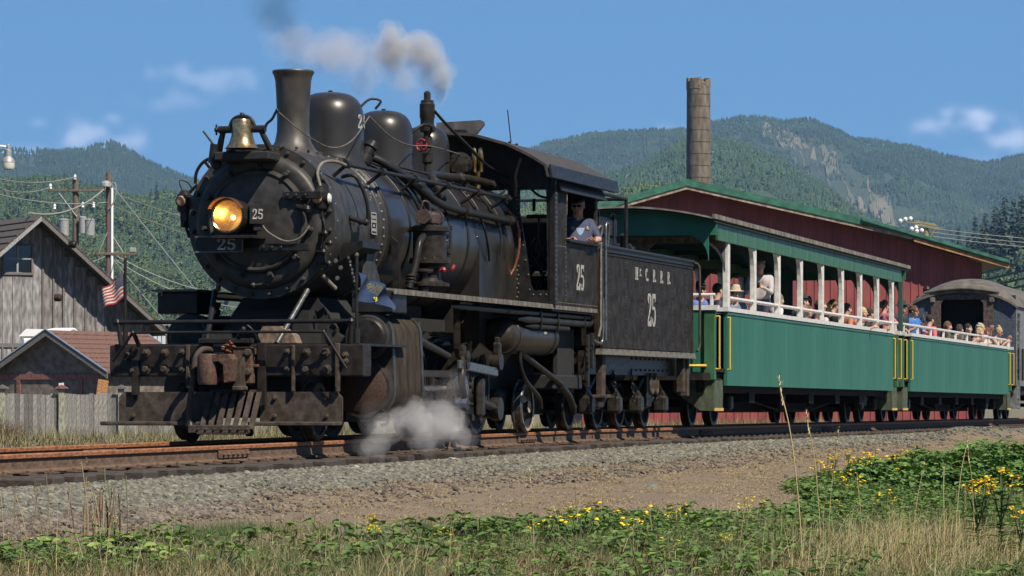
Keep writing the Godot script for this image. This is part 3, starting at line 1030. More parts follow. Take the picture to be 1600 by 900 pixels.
func build_red_shed() -> void:
	var z := -127.0
	var o := thing("metal_shed", "long red corrugated metal shed with a low green gable roof behind the coaches", "shed", Vector3(0, 0.0, z))
	var x0 := 2.6
	var xp := 6.5
	var x1 := 17.6
	var top := func(x: float) -> float:
		if x < xp: return 8.2 - (xp - x) * 0.285
		if x < 13.0: return 8.2 - (x - xp) * 0.2226
		return 6.75 - (x - 13.0) * 0.285
	var step := 0.9
	var x := x0
	while x < x1 - 0.01:      # sheets of ribbed cladding, each one a piece
		var xe := minf(x + step, x1)
		var mb := MB.new()
		var n := 9
		for k in n:
			var ww := (xe - x) / n
			var xa := x + ww * k
			var rib := k % 3 == 0
			var d := 0.03 if rib else 0.0
			if rib:
				mb.face([Vector3(xa, GY, 0), Vector3(xa + ww * 0.25, GY, d), Vector3(xa + ww * 0.25, top.call(xa), d), Vector3(xa, top.call(xa), 0)])
				mb.face([Vector3(xa + ww * 0.25, GY, d), Vector3(xa + ww * 0.75, GY, d), Vector3(xa + ww * 0.75, top.call(xa + ww * 0.75), d), Vector3(xa + ww * 0.25, top.call(xa + ww * 0.25), d)])
				mb.face([Vector3(xa + ww * 0.75, GY, d), Vector3(xa + ww, GY, 0), Vector3(xa + ww, top.call(xa + ww), 0), Vector3(xa + ww * 0.75, top.call(xa + ww * 0.75), d)])
			else:
				mb.face([Vector3(xa, GY, 0), Vector3(xa + ww, GY, 0), Vector3(xa + ww, top.call(xa + ww), 0), Vector3(xa, top.call(xa), 0)])
		part("wall_panel", mb, M.red_metal, o)
		x = xe
	var side := MB.new()
	side.box(Vector3(x1 - 0.12, GY, -34), Vector3(x1, 5.2, -0.02))
	side.box(Vector3(x0, GY, -34), Vector3(x0 + 0.12, 3.7, -0.02))
	part("side_wall", side, M.red_metal, o)
	var over := 0.8
	var rf := MB.new()
	var sl := func(xa: float, xb: float, ya: float, yb: float, th: float, zf: float, zb: float, m: MB) -> void:
		m.prism([Vector2(xa, ya), Vector2(xb, yb), Vector2(xb, yb + th), Vector2(xa, ya + th)], zb, zf)
	sl.call(x0 - 0.8, xp, 8.3 - (xp - x0 + 0.8) * 0.285, 8.3, 0.1, over, -34.0, rf)
	sl.call(xp, 13.05, 8.3, 8.3 - 6.55 * 0.2226, 0.1, over, -34.0, rf)
	part("roof", rf, M.green_roof, o)
	var rf2 := MB.new()
	sl.call(13.02, 18.5, 6.93, 6.93 - 5.48 * 0.29, 0.09, over + 0.1, -34.0, rf2)
	part("lower_roof", rf2, M.green_roof, o)
	var trim := MB.new()
	sl.call(x0 - 0.8, xp, 8.27 - (xp - x0 + 0.8) * 0.285, 8.27, 0.26, over + 0.04, over - 0.02, trim)
	sl.call(xp, 13.05, 8.27, 8.27 - 6.55 * 0.2226, 0.26, over + 0.04, over - 0.02, trim)
	sl.call(13.02, 18.5, 6.98, 6.98 - 5.48 * 0.29, 0.12, over + 0.14, over + 0.08, trim)
	part("edge_flashing", trim, M.green_roof, o)
	var ribs := MB.new()
	for k in 48:      # roof sheet ribs seen on edge
		var xa := x0 - 0.6 + k * 0.58
		var y: float = top.call(xa) + (0.25 if xa < 13.05 else 0.27)
		ribs.box(Vector3(xa, y - 0.03, -30), Vector3(xa + 0.06, y + 0.05, over))
	part("roof_ribs", ribs, M.green_roof, o, "", true)
	var fa := MB.new()
	sl.call(x0 - 0.8, xp, 8.14 - (xp - x0 + 0.8) * 0.285, 8.14, 0.12, over, over - 0.05, fa)
	sl.call(xp, 14.9, 8.14, 8.14 - 8.4 * 0.2226, 0.12, over, over - 0.05, fa)
	part("fascia_board", fa, M.fascia, o)
	var fb := MB.new()
	sl.call(14.95, 18.5, 6.2, 5.19, 0.14, over + 0.05, over, fb)
	part("fascia_board", fb, M.fascia_new, o, "newer orange wooden fascia board")
	var sf := MB.new()
	sl.call(x0 - 0.8, xp, 8.22 - (xp - x0 + 0.8) * 0.285, 8.22, 0.05, over - 0.06, 0.04, sf)
	sl.call(xp, 13.0, 8.22, 8.22 - 6.5 * 0.2226, 0.05, over - 0.06, 0.04, sf)
	part("soffit", sf, M.barn_dark, o)
	var fl := thing("flue_pipe", "thin dark flue pipe with a rain cap against the red shed", "flue pipe", Vector3(15.3, GY, z + 1.9))
	var mb := MB.new()
	mb.cyl(Vector3(0, 0, 0), Vector3(0, 5.6, 0), 0.09, 12)
	part("pipe", mb, M.iron, fl)
	mb = MB.new()
	mb.lathe([Vector2(0.09, 5.55), Vector2(0.14, 5.57), Vector2(0.15, 5.7), Vector2(0.09, 5.8), Vector2(0, 5.83)], 12)
	part("rain_cap", mb, M.iron, fl)

func build_smokestack() -> void:
	var o := thing("mill_chimney", "tall round grey concrete chimney with a crumbling top beyond the shed", "chimney", Vector3(33.0, GY, -600))
	var r := RandomNumberGenerator.new()
	r.seed = 4
	var y := 0.0
	while y < 55.0:
		var h := 2.1
		var mb := MB.new()
		var ra := 2.35 - 0.25 * y / 55.0 + r.randf_range(-0.02, 0.02)
		mb.lathe([Vector2(ra - 0.09, y), Vector2(ra - 0.09, y + 0.09), Vector2(ra, y + 0.1), Vector2(ra - 0.01, y + h)], 32)
		part("drum", mb, M.concrete, o)
		y += h
	var top := MB.new()
	for k in 26:
		var a := TAU * k / 26
		top.xf = Transform3D(Basis(Vector3.UP, a), Vector3(sin(a) * 1.95, 56.6, cos(a) * 1.95))
		top.cbox(Vector3(0, 0, 0), Vector3(0.55, r.randf_range(0.3, 2.6), 0.4), 0.06)
	part("broken_rim", top, M.concrete_old, o)

func build_barn() -> void:
	var o := thing("barn", "weathered grey board and batten barn with a small gable window", "barn", Vector3(-21.2, GY, -150), deg_to_rad(27.0))
	var hw := 5.5
	var eave := 4.9
	var peak := 9.6
	var r := RandomNumberGenerator.new()
	r.seed = 12
	var top := func(x: float) -> float: return peak - absf(x) * (peak - eave) / hw
	var wall := MB.new()
	wall.prism([Vector2(-hw, 0), Vector2(hw, 0), Vector2(hw, eave), Vector2(0, peak), Vector2(-hw, eave)], -16.0, -0.06)
	part("wall", wall, M.barn_dark, o)
	var tones := [M.barn, M.barn, M.barn_pale]
	for q in [0.75, 1.2]:
		var mt: StandardMaterial3D = M.barn.duplicate()
		mt.albedo_color = lin(0.21 * q, 0.2 * q, 0.2 * q)
		mt.uv1_offset = Vector3(q, 0.3 * q, 0)
		tones.append(mt)
	var x := -hw
	while x < hw:      # boards, then battens over the joints
		var w := r.randf_range(0.42, 0.52)
		var xe := minf(x + w, hw)
		for lev in [[0.0, 3.9], [4.02, 20.0]]:
			var y1: float = minf(lev[1], minf(top.call(x), top.call(xe)) - 0.02)
			if y1 < lev[0] + 0.2:
				continue
			if x > -1.55 and xe < 0.2 and lev[1] > 5.0:      # below and beside the window
				var mb2 := MB.new()
				mb2.box(Vector3(x + 0.01, lev[0], -0.05), Vector3(xe - 0.01, 7.2, r.randf_range(-0.01, 0.01)))
				part("board", mb2, M.barn, o)
				mb2 = MB.new()
				if y1 > 8.45:
					mb2.box(Vector3(x + 0.01, 8.4, -0.05), Vector3(xe - 0.01, y1, r.randf_range(-0.01, 0.01)))
					part("board", mb2, M.barn, o)
				continue
			var mb := MB.new()
			var z := r.randf_range(-0.012, 0.012)
			mb.face([Vector3(x + 0.008, lev[0], z), Vector3(xe - 0.008, lev[0], z), Vector3(xe - 0.008, y1 + 0.0, z), Vector3(x + 0.008, y1, z)])
			mb.box(Vector3(x + 0.008, lev[0], -0.055), Vector3(xe - 0.008, y1, z - 0.002))
			part("board", mb, tones[r.randi() % 5], o)
			if r.randf() < 0.85:
				mb = MB.new()
				mb.box(Vector3(xe - 0.045, lev[0] + (0.3 if lev[0] > 1.0 and r.randf() < 0.3 else 0.0), 0.0), Vector3(xe + 0.045, minf(y1, top.call(xe + 0.045)), 0.06))
				part("batten", mb, M.barn_trim, o)
		x = xe
	var girt := MB.new()
	girt.box(Vector3(-hw, 3.88, 0.0), Vector3(hw, 4.06, 0.06))
	part("girt", girt, M.barn_trim, o)
	var win := MB.new()
	win.box(Vector3(-1.35, 7.15, -0.04), Vector3(-0.05, 8.42, 0.0))
	var wn := part("window", win, M.window, o)
	var fr := MB.new()
	for b in [[-1.42, 7.08, 0.02, 7.18], [-1.42, 8.36, 0.02, 8.46], [-1.42, 7.18, -1.33, 8.36], [-0.07, 7.18, 0.02, 8.36]]:
		fr.box(Vector3(b[0], b[1], -0.02), Vector3(b[2], b[3], 0.07))
	part("frame", fr, M.barn_trim, wn)
	var sash := MB.new()
	for b in [[-0.75, 7.18, -0.66, 8.36], [-1.33, 7.76, -0.75, 7.82], [-0.66, 7.76, -0.07, 7.82]]:
		sash.box(Vector3(b[0], b[1], -0.02), Vector3(b[2], b[3], 0.04))
	part("glazing_bars", sash, M.barn_pale, wn)
	for sg in [-1.0, 1.0]:
		var d := Vector2(hw + 0.6, -(peak - eave) / hw * (hw + 0.6))
		var n := 16
		var rf := MB.new()
		for i in n:
			var a := d * (float(i) / n)
			var b := d * (float(i + 1) / n)
			rf.prism([Vector2(a.x * sg, peak + a.y + 0.05), Vector2(b.x * sg, peak + b.y + 0.05), Vector2(b.x * sg, peak + b.y + 0.16), Vector2(a.x * sg, peak + a.y + 0.1)], -16.5, 1.25)
		var rp := part("roof", rf, M.shingle, o)
		var rake := MB.new()
		rake.prism([Vector2(0, peak - 0.18), Vector2(d.x * sg, peak + d.y - 0.18), Vector2(d.x * sg, peak + d.y + 0.06), Vector2(0, peak + 0.06)], 1.16, 1.23)
		part("rake_board", rake, M.barn_pale if sg < 0 else M.barn_trim, rp)
	var vent := MB.new()
	vent.lathe([Vector2(0.001, 0.0), Vector2(0.14, 0.01), Vector2(0.14, 0.12), Vector2(0.001, 0.13)], 10)
	var vp := part("round_lamp", vent, M.barn_trim, o)
	vp.position = Vector3(-0.1, 2.1, 0.05)
	vp.rotation.x = PI / 2

func build_garage() -> void:
	var o := thing("garage", "low brown garage with a reddish shingle roof and dull red trim", "garage", Vector3(-16.95, GY, -125), deg_to_rad(-27.0))
	var hw := 2.35
	var eave := 2.75
	var peak := 4.12
	var depth := 6.0
	var wall := MB.new()
	wall.prism([Vector2(-hw, 0), Vector2(hw, 0), Vector2(hw, eave), Vector2(0, peak), Vector2(-hw, eave)], -depth, 0.0)
	part("wall", wall, M.garage, o)
	var tr := MB.new()
	for b in [[-2.3, 2.36, 2.3, 2.56], [-1.55, 0.0, -1.4, 2.36], [1.2, 0.0, 1.36, 2.36], [-1.4, 1.5, 1.2, 1.62], [1.95, 0.0, 2.1, 2.36]]:
		tr.box(Vector3(b[0], b[1], 0.0), Vector3(b[2], b[3], 0.06))
	part("trim_boards", tr, M.garage_trim, o)
	var dr := MB.new()
	dr.box(Vector3(-1.38, 0.02, 0.0), Vector3(1.18, 1.48, 0.03))
	part("door", dr, mk("garage_door", lin(0.075, 0.06, 0.05), 0.9), o)
	for sg in [-1.0, 1.0]:
		var dx := hw + 0.35
		var dy := -(peak - eave) / hw * dx
		var n := 9
		var rf := MB.new()
		for i in n:
			var a := Vector2(dx, dy) * (float(i) / n)
			var b := Vector2(dx, dy) * (float(i + 1) / n)
			rf.prism([Vector2(a.x * sg, peak + a.y + 0.03), Vector2(b.x * sg, peak + b.y + 0.03), Vector2(b.x * sg, peak + b.y + 0.11), Vector2(a.x * sg, peak + a.y + 0.06)], -depth - 0.2, 0.42)
		var rp := part("roof", rf, M.shingle_red, o)
		var rk := MB.new()
		rk.prism([Vector2(0, peak - 0.16), Vector2(dx * sg, peak + dy - 0.16), Vector2(dx * sg, peak + dy + 0.02), Vector2(0, peak + 0.02)], 0.36, 0.42)
		part("rake_board", rk, M.barn_trim, rp)
		var fl := MB.new()
		for zz in [0.4, -depth - 0.22]:
			fl.prism([Vector2(0, peak + 0.07), Vector2(dx * sg, peak + dy + 0.075), Vector2(dx * sg, peak + dy + 0.12), Vector2(0, peak + 0.115)], zz, zz + 0.05)
		part("metal_drip_edge", fl, mk("drip", lin(0.3, 0.4, 0.52), 0.35, 0.5) if not M.has("drip") else M.drip, rp)
	var ply := MB.new()
	ply.cbox(Vector3(0, 0.62, 0), Vector3(0.36, 1.24, 0.03), 0.004)
	var p := solo("plywood_sheet", ply, M.plywood, "orange plywood sheet leaning behind the grey fence", "plywood", Vector3(-13.65, -0.22, -112), 0.5)
	p.rotation = Vector3(-0.1, 0.4, -0.16)
	ply = MB.new()
	ply.cbox(Vector3(0, 0.7, 0), Vector3(0.17, 1.4, 0.04), 0.004)
	p = solo("white_board", ply, M.white, "narrow white board propped up behind the fence by the garage door", "board", Vector3(-14.72, -0.5, -112), 0.2)
	p.rotation.z = 0.12
	for e in [[-17.95, 0.42, "small white sheet metal ventilator with a flat top", 0.0], [-16.95, 0.55, "larger white round ventilator drum lying on its side", 1.0]]:
		var v := thing("ventilator", e[2] + " behind the garage roof", "ventilator", Vector3(e[0] * 1.06, 1.85, -137))
		var mb := MB.new()
		if e[3] < 0.5:
			mb.cbox(Vector3(-0.2, 0.5, 0), Vector3(1.1, 1.0, 0.7), 0.12)
			mb.prism([Vector2(-0.85, 1.0), Vector2(0.5, 1.0), Vector2(0.3, 1.28), Vector2(-0.55, 1.3)], -0.35, 0.35)
		else:
			mb.xf = MB.axis(Vector3(-0.9, 0.68, 0.2), Vector3(1.0, 0, 0.35))
			mb.lathe([Vector2(0.3, 0.0), Vector2(0.62, 0.2), Vector2(0.66, 0.5), Vector2(0.66, 1.3), Vector2(0.6, 1.32), Vector2(0.55, 0.6), Vector2(0.0, 0.6)], 20)
		part("drum", mb, M.porcelain, v)
		mb = MB.new()
		mb.cbox(Vector3(-0.2, -1.5, 0), Vector3(0.6, 3.0, 0.5), 0.02)
		part("stand", mb, M.barn_dark, v)
	var cb := thing("corrugated_outbuilding", "low brown corrugated outbuilding with a pale blue end past the barn roof", "outbuilding", Vector3(-20.9, GY, -205))
	for k in 22:
		var mb := MB.new()
		mb.box(Vector3(0.15 + k * 0.16, 0, -6), Vector3(0.25 + k * 0.16, 5.95, 0.03))
		part("cladding_strip", mb, M.garage_trim if k % 2 else M.barn_trim, cb)
	var w := MB.new()
	w.box(Vector3(0, 0, -6), Vector3(4.0, 5.9, 0))
	part("wall", w, M.barn_dark, cb)
	for k in 6:
		var mb := MB.new()
		mb.box(Vector3(-1.55 + k * 0.26, 0, -3), Vector3(-1.34 + k * 0.26, 5.95, 0.05))
		part("blue_panel", mb, M.pale_blue, cb)
	w = MB.new()
	w.box(Vector3(-1.6, 5.95, -6.2), Vector3(4.2, 6.1, 0.2))
	part("roof", w, M.barn_pale, cb)
	var ac := thing("storage_box", "beige box with a handle standing behind the fence under the front beam", "box", Vector3(-11.9, GY, -112))
	var mb := MB.new()
	mb.cbox(Vector3(0, 0.95, 0), Vector3(0.95, 1.9, 0.6), 0.02)
	part("body", mb, mk("beige", lin(0.35, 0.29, 0.2), 0.7), ac)
	mb = MB.new()
	mb.cbox(Vector3(0.05, 1.72, 0.31), Vector3(0.5, 0.06, 0.03), 0.008)
	part("handle", mb, M.iron, ac)

func build_fence() -> void:
	var o := thing("wooden_fence", "weathered grey plank fence with pale green capped posts behind the track", "fence", Vector3(0, GY, -110))
	var r := RandomNumberGenerator.new()
	r.seed = 19
	var vs := []
	for i in 5:
		var mb := MB.new()
		var h := r.randf_range(1.8, 1.86)
		mb.cbox(Vector3(0, h / 2, 0), Vector3(0.135, h, 0.02), 0.004)
		vs.append(mb.mesh())
	var fades := []
	for i in 4:
		var m: StandardMaterial3D = M.fence.duplicate()
		m.albedo_color = lin(0.33, 0.33, 0.32) * [1.0, 0.9, 0.8, 1.06][i]
		m.uv1_offset = Vector3(i * 0.37, i * 0.21, 0)
		fades.append(m)
	var x := -18.6
	while x < -6.6:
		var p := part("plank", vs[r.randi() % 5], fades[r.randi() % 4], o)
		p.position = Vector3(x, r.randf_range(-0.015, 0.015), r.randf_range(-0.006, 0.006))
		p.rotation.z = r.randf_range(-0.006, 0.006)
		x += 0.142
	for k in 7:
		var mb := MB.new()
		mb.cbox(Vector3(0, 1.0, 0), Vector3(0.19, 2.0, 0.17), 0.01)
		var p := part("post", mb, M.fence_green, o)
		p.position = Vector3(-18.46 + 1.93 * k, 0, 0.03)
		mb = MB.new()
		mb.prism([Vector2(-0.2, 0), Vector2(0.2, 0), Vector2(0.18, 0.04), Vector2(0, 0.13), Vector2(-0.18, 0.04)], -0.17, 0.17)
		var c := part("cap", mb, M.barn_trim if k % 2 else M.garage_trim, p)
		c.position = Vector3(0, 2.0, 0)
	for y in [0.4, 1.5]:
		var mb := MB.new()
		mb.box(Vector3(-18.6, y, -0.06), Vector3(-6.6, y + 0.09, -0.015))
		part("rail", mb, M.fence, o)

func sag(a: Vector3, b: Vector3, drop: float, r := 0.012) -> MB:
	var pts := []
	for i in 15:
		var k := i / 14.0
		pts.append(a.lerp(b, k) - Vector3(0, drop * 4.0 * k * (1.0 - k), 0))
	return MB.new().tube(pts, r, 5)

func build_poles() -> void:
	var a := thing("utility_pole", "wooden utility pole carrying three grey transformer cans and a crossarm", "utility pole", Vector3(-28.3, GY, -220))
	var mb := MB.new()
	mb.cyl(Vector3.ZERO, Vector3(0, 15.7, 0), 0.26, 12, 0.19)
	part("pole", mb, M.pole, a)
	mb = MB.new()
	mb.cbox(Vector3(0.2, 15.0, 0.28), Vector3(3.9, 0.16, 0.14), 0.02)
	part("crossarm", mb, M.pole, a)
	mb = MB.new()
	mb.cyl(Vector3(0.1, 13.3, 0.25), Vector3(-1.1, 14.9, 0.25), 0.04, 6)
	part("brace", mb, M.galv, a)
	for e in [[-0.72, 0.33, 12.05], [0.5, 0.24, 12.2], [0.95, 0.33, 12.05]]:
		mb = MB.new()
		mb.xf = Transform3D(Basis(), Vector3(e[0], e[2], 0.35))
		var h := 1.0
		mb.lathe([Vector2(0.0, 0.0), Vector2(e[1], 0.02), Vector2(e[1], h), Vector2(e[1] * 1.06, h + 0.01), Vector2(e[1] * 1.06, h + 0.05), Vector2(e[1] * 0.7, h + 0.12), Vector2(0, h + 0.14)], 18)
		var can := part("transformer_can", mb, M.galv, a)
		mb = MB.new()
		for q in [-0.12, 0.12]:
			mb.lathe([Vector2(0.05, h + 0.1), Vector2(0.06, h + 0.3), Vector2(0.025, h + 0.5), Vector2(0, h + 0.52)], 8)
			mb.xf = mb.xf * Transform3D(Basis(), Vector3(q, 0, 0))
		part("bushing", mb, M.porcelain, can)
	for e in [[-1.33, 13.9], [0.5, 14.0], [1.2, 14.0], [-1.6, 15.2], [2.0, 15.2], [0.0, 15.8]]:
		mb = MB.new()
		mb.lathe([Vector2(0.0, 0.0), Vector2(0.1, 0.02), Vector2(0.06, 0.14), Vector2(0.1, 0.17), Vector2(0.06, 0.3), Vector2(0.0, 0.36)], 8)
		var ins := part("insulator", mb, M.porcelain, a)
		ins.position = Vector3(e[0], e[1] - 0.1, 0.28)
	var b := thing("utility_pole", "reddish brown utility pole with a white conduit and a street light on it", "utility pole", Vector3(-21.4, GY, -180))
	mb = MB.new()
	mb.cyl(Vector3.ZERO, Vector3(0, 13.55, 0), 0.2, 12, 0.155)
	part("pole", mb, M.pole_old, b)
	mb = MB.new()
	mb.cyl(Vector3(0.19, 0, 0.17), Vector3(0.19, 12.75, 0.17), 0.075, 10)
	part("conduit", mb, M.porcelain, b)
	mb = MB.new()
	mb.xf = Transform3D(Basis(), Vector3(-0.1, 12.7, 0.4))
	mb.lathe([Vector2(0.0, 0.42), Vector2(0.16, 0.4), Vector2(0.28, 0.28), Vector2(0.3, 0.1), Vector2(0.26, 0.08)], 16)
	part("street_light_hood", mb, M.galv, b)
	mb = MB.new()
	mb.tube(smooth([Vector3(0, 12.9, 0.1), Vector3(0.35, 13.0, 0.2), Vector3(0.42, 12.5, 0.3), Vector3(0.3, 12.0, 0.3), Vector3(0.0, 11.6, 0.3)]), 0.03, 6)
	part("wire_loop", mb, M.wire, b)
	mb = MB.new()
	mb.cbox(Vector3(0.3, 9.25, 0.2), Vector3(2.3, 0.14, 0.14), 0.02)
	part("low_crossarm", mb, M.pole, b)
	mb = MB.new()
	mb.tube([Vector3(-0.5, 9.3, 0.2), Vector3(-0.05, 10.4, 0.15)], 0.03, 5)
	mb.tube([Vector3(0.8, 9.3, 0.2), Vector3(0.1, 10.4, 0.15)], 0.03, 5)
	mb.cbox(Vector3(1.3, 9.45, 0.2), Vector3(0.35, 0.25, 0.2), 0.03)
	part("bracket", mb, M.galv, b)
	var A := Vector3(-28.3, 0, -220)
	var B := Vector3(-21.4, 0, -180)
	var ws := [
		[Vector3(-31.0, 13.4, -200), A + Vector3(0.1, 14.6, 0.3), 0.4, "upper power line running off to the left from the transformer pole"],
		[A + Vector3(2.0, 14.0, 0.3), B + Vector3(-0.1, 12.0, 0.2), 0.3, "short power line between the two utility poles"],
		[Vector3(-31.0, 12.9, -200), A + Vector3(-1.6, 13.9, 0.3), 0.4, "middle power line left of the transformer pole"],
		[B + Vector3(-0.2, 11.4, 0.2), Vector3(-21.3, 8.5, -149.6), 0.5, "thick dark cable drooping from the conduit pole down to the barn roof"],
		[Vector3(-26.4, 10.7, -170), B + Vector3(0, 10.7, 0), 0.3, "pale cable crossing in front of the transformer cans"],
		[B + Vector3(0.1, 11.7, 0.15), Vector3(-9.2, -0.8, -150), 0.02, "white guy wire slanting down to the right from the conduit pole"],
		[B + Vector3(0.5, 7.8, 0.2), Vector3(-12.0, 5.6, -178), 0.7, "upper of two sagging wires between the conduit pole and the engine"],
		[B + Vector3(0.4, 7.6, 0.2), Vector3(-12.0, 5.0, -178), 0.8, "lower of two sagging wires between the conduit pole and the engine"],
		[B + Vector3(-0.2, 7.8, 0.2), Vector3(-23.6, 7.2, -176), 0.2, "bundled service cable from the conduit pole towards the barn"],
		[B + Vector3(0.2, 11.2, 0.0), Vector3(-14.0, 13.0, -260), 0.9, "thin wire crossing the wooded slope high behind the engine"],
		[B + Vector3(0.0, 10.6, 0.0), Vector3(-14.0, 11.2, -260), 0.9, "thin wire crossing the wooded slope lower behind the engine"],
		[B + Vector3(0.3, 7.6, 0.1), Vector3(-15.2, 2.6, -160), 0.05, "thin stay wire from the lower crossarm to the ground"]]
	for w in ws:
		solo("power_line", sag(w[0], w[1], w[2], 0.045 if w[3].begins_with("thick") else 0.026), M.galv if w[3].contains("guy") or w[3].contains("sagging") or w[3].contains("bundled") else M.wire, w[3], "wire")
	var l := thing("yard_lamp", "grey hanging yard lamp on an arm at the left edge", "lamp", Vector3(-16.9, GY, -106))
	mb = MB.new()
	mb.cyl(Vector3.ZERO, Vector3(0, 10.4, 0), 0.13, 10, 0.1)
	part("pole", mb, M.pole, l)
	mb = MB.new()
	mb.tube([Vector3(0, 9.55, 0), Vector3(0.6, 9.62, 0), Vector3(1.1, 9.55, 0)], 0.035, 8)
	part("arm", mb, M.porcelain, l)
	mb = MB.new()
	mb.xf = Transform3D(Basis(), Vector3(1.16, 8.85, 0))
	mb.lathe([Vector2(0.17, 0.0), Vector2(0.2, 0.05), Vector2(0.2, 0.22)], 18)
	part("globe", mb, M.clear_lens, l)
	mb = MB.new()
	mb.xf = Transform3D(Basis(), Vector3(1.16, 8.85, 0))
	mb.lathe([Vector2(0.205, 0.2), Vector2(0.2, 0.27), Vector2(0.13, 0.36), Vector2(0.1, 0.4), Vector2(0.1, 0.6), Vector2(0.06, 0.63), Vector2(0.06, 0.75), Vector2(0.03, 0.78), Vector2(0.0, 0.8)], 18)
	part("housing", mb, M.galv, l)
	var c := thing("utility_pole", "utility pole top with white insulators sticking up behind the green shed roof", "utility pole", Vector3(36.6, GY, -300))
	mb = MB.new()
	mb.cyl(Vector3.ZERO, Vector3(0, 16.6, 0), 0.3, 10, 0.26)
	part("pole", mb, mk("pole_new", lin(0.36, 0.33, 0.19), 0.9, 0.0, T.wood, Vector3(2, 0.3, 2)), c)
	mb = MB.new()
	mb.xf = Transform3D(Basis(Vector3(0, 0, 1), -0.18), Vector3(0, 16.6, 0.3))
	mb.cbox(Vector3(0.1, 0, 0), Vector3(2.3, 0.22, 0.2), 0.02)
	mb.cbox(Vector3(-0.1, 0.3, -0.6), Vector3(2.0, 0.2, 0.2), 0.02)
	part("crossarm", mb, M.pole_new, c)
	mb = MB.new()
	mb.tube([Vector3(0.1, 15.2, 0.35), Vector3(0.75, 16.4, 0.35)], 0.07, 6)
	part("brace", mb, M.pole_new, c)
	for e in [[-2.3, 17.1], [-1.85, 17.25], [-1.4, 17.3], [-1.3, 16.4], [-0.9, 16.5], [-0.85, 16.2], [-0.4, 16.25], [-1.75, 14.9]]:
		mb = MB.new()
		mb.sphere(Vector3.ZERO, 0.2, 8)
		var ins := part("insulator", mb, M.porcelain, c)
		ins.position = Vector3(e[0], e[1], 0.4)
	mb = MB.new()
	mb.tube([Vector3(-2.5, 17.05, 0.4), Vector3(-0.6, 16.9, 0.4)], 0.03, 5)
	mb.tube([Vector3(-1.6, 16.3, 0.4), Vector3(-0.2, 16.0, 0.4)], 0.03, 5)
	part("wire_stub", mb, M.wire, c)
	for k in 3:
		solo("power_line", sag(Vector3(36.9, 15.2 - 0.35 * k, -300), Vector3(75, 15.9 - 0.5 * k, -330), 1.0, 0.03), M.wire, ["topmost", "middle", "lowest"][k] + " of three thin wires running right from the pole behind the shed", "wire")

const BY := 2.51      # height of the boiler's axis
var loco: Node3D

func side_on(sg: float) -> Transform3D:      # outlines drawn as (-distance back, height), pushed out sideways
	return Transform3D(Basis(Vector3(0, 0, 1), Vector3(0, 1, 0), Vector3(sg, 0, 0)), Vector3.ZERO)

func around(a: float, r: float, s: float) -> Vector3:      # a point round the boiler, a from straight up towards the camera side
	return L(r * sin(a), BY + r * cos(a), s)

func wheel(parent: Node3D, where: Vector3, r: float, spokes: int, tread: Material, centre: Material, wide := 0.13, called := "wheel", weight := 0.0, face_sign := 1.0) -> Node3D:
	var mb := MB.new()      # axis along local x
	var base := Transform3D(Basis(Vector3(0, 0, -1), Vector3(face_sign, 0, 0), Vector3(0, -face_sign, 0)), where)
	mb.xf = base
	mb.lathe([Vector2(r - 0.065, wide * 0.5), Vector2(r - 0.01, wide * 0.5), Vector2(r, wide * 0.4), Vector2(r, -wide * 0.28), Vector2(r + 0.03, -wide * 0.34), Vector2(r + 0.03, -wide * 0.5), Vector2(r - 0.065, -wide * 0.5)], 40)
	var w := part(called, mb, tread, parent)
	var c := MB.new()
	c.xf = base
	if spokes > 0:
		c.lathe([Vector2(r - 0.066, wide * 0.42), Vector2(r - 0.12, wide * 0.42), Vector2(r - 0.12, -wide * 0.42), Vector2(r - 0.066, -wide * 0.42)], 40)
		c.lathe([Vector2(0, wide * 0.75), Vector2(r * 0.2, wide * 0.75), Vector2(r * 0.24, wide * 0.55), Vector2(r * 0.24, -wide * 0.5)], 20)
		for k in spokes:
			var a := TAU * (k + 0.5) / spokes
			c.xf = base * Transform3D(Basis(Vector3.UP, a), Vector3.ZERO)
			c.cbox(Vector3(0, 0, r * 0.55), Vector3(0.06, 0.07, r * 0.72), 0.015)
		c.xf = base
		if weight > 0.0:
			var pts := []
			for k in 11:
				var a := deg_to_rad(-55.0 + 11.0 * k)
				pts.append(Vector2(sin(a) * (r - 0.07), cos(a) * (r - 0.07)))
			c.xf = base * Transform3D(Basis(Vector3(1, 0, 0), PI / 2), Vector3.ZERO)
			c.prism(pts, -0.05, 0.05)
	else:
		c.lathe([Vector2(0, wide * 0.62), Vector2(r * 0.24, wide * 0.6), Vector2(r * 0.28, wide * 0.3), Vector2(r * 0.6, -wide * 0.05), Vector2(r - 0.1, wide * 0.2), Vector2(r - 0.066, wide * 0.36)], 36)
		c.lathe([Vector2(0, -wide * 0.4), Vector2(r - 0.066, -wide * 0.3)], 24)
	part("wheel_centre", c, centre, w)
	return w

func build_locomotive() -> void:
	loco = thing("steam_locomotive", "black steam locomotive number 25 with a lit brass headlight and a bell", "locomotive", ORG, -TH)
	var o := loco
	build_boiler(o)
	build_front(o)
	build_pilot(o)
	build_top(o)
	build_piping(o)
	build_running_gear(o)
	build_cab(o)

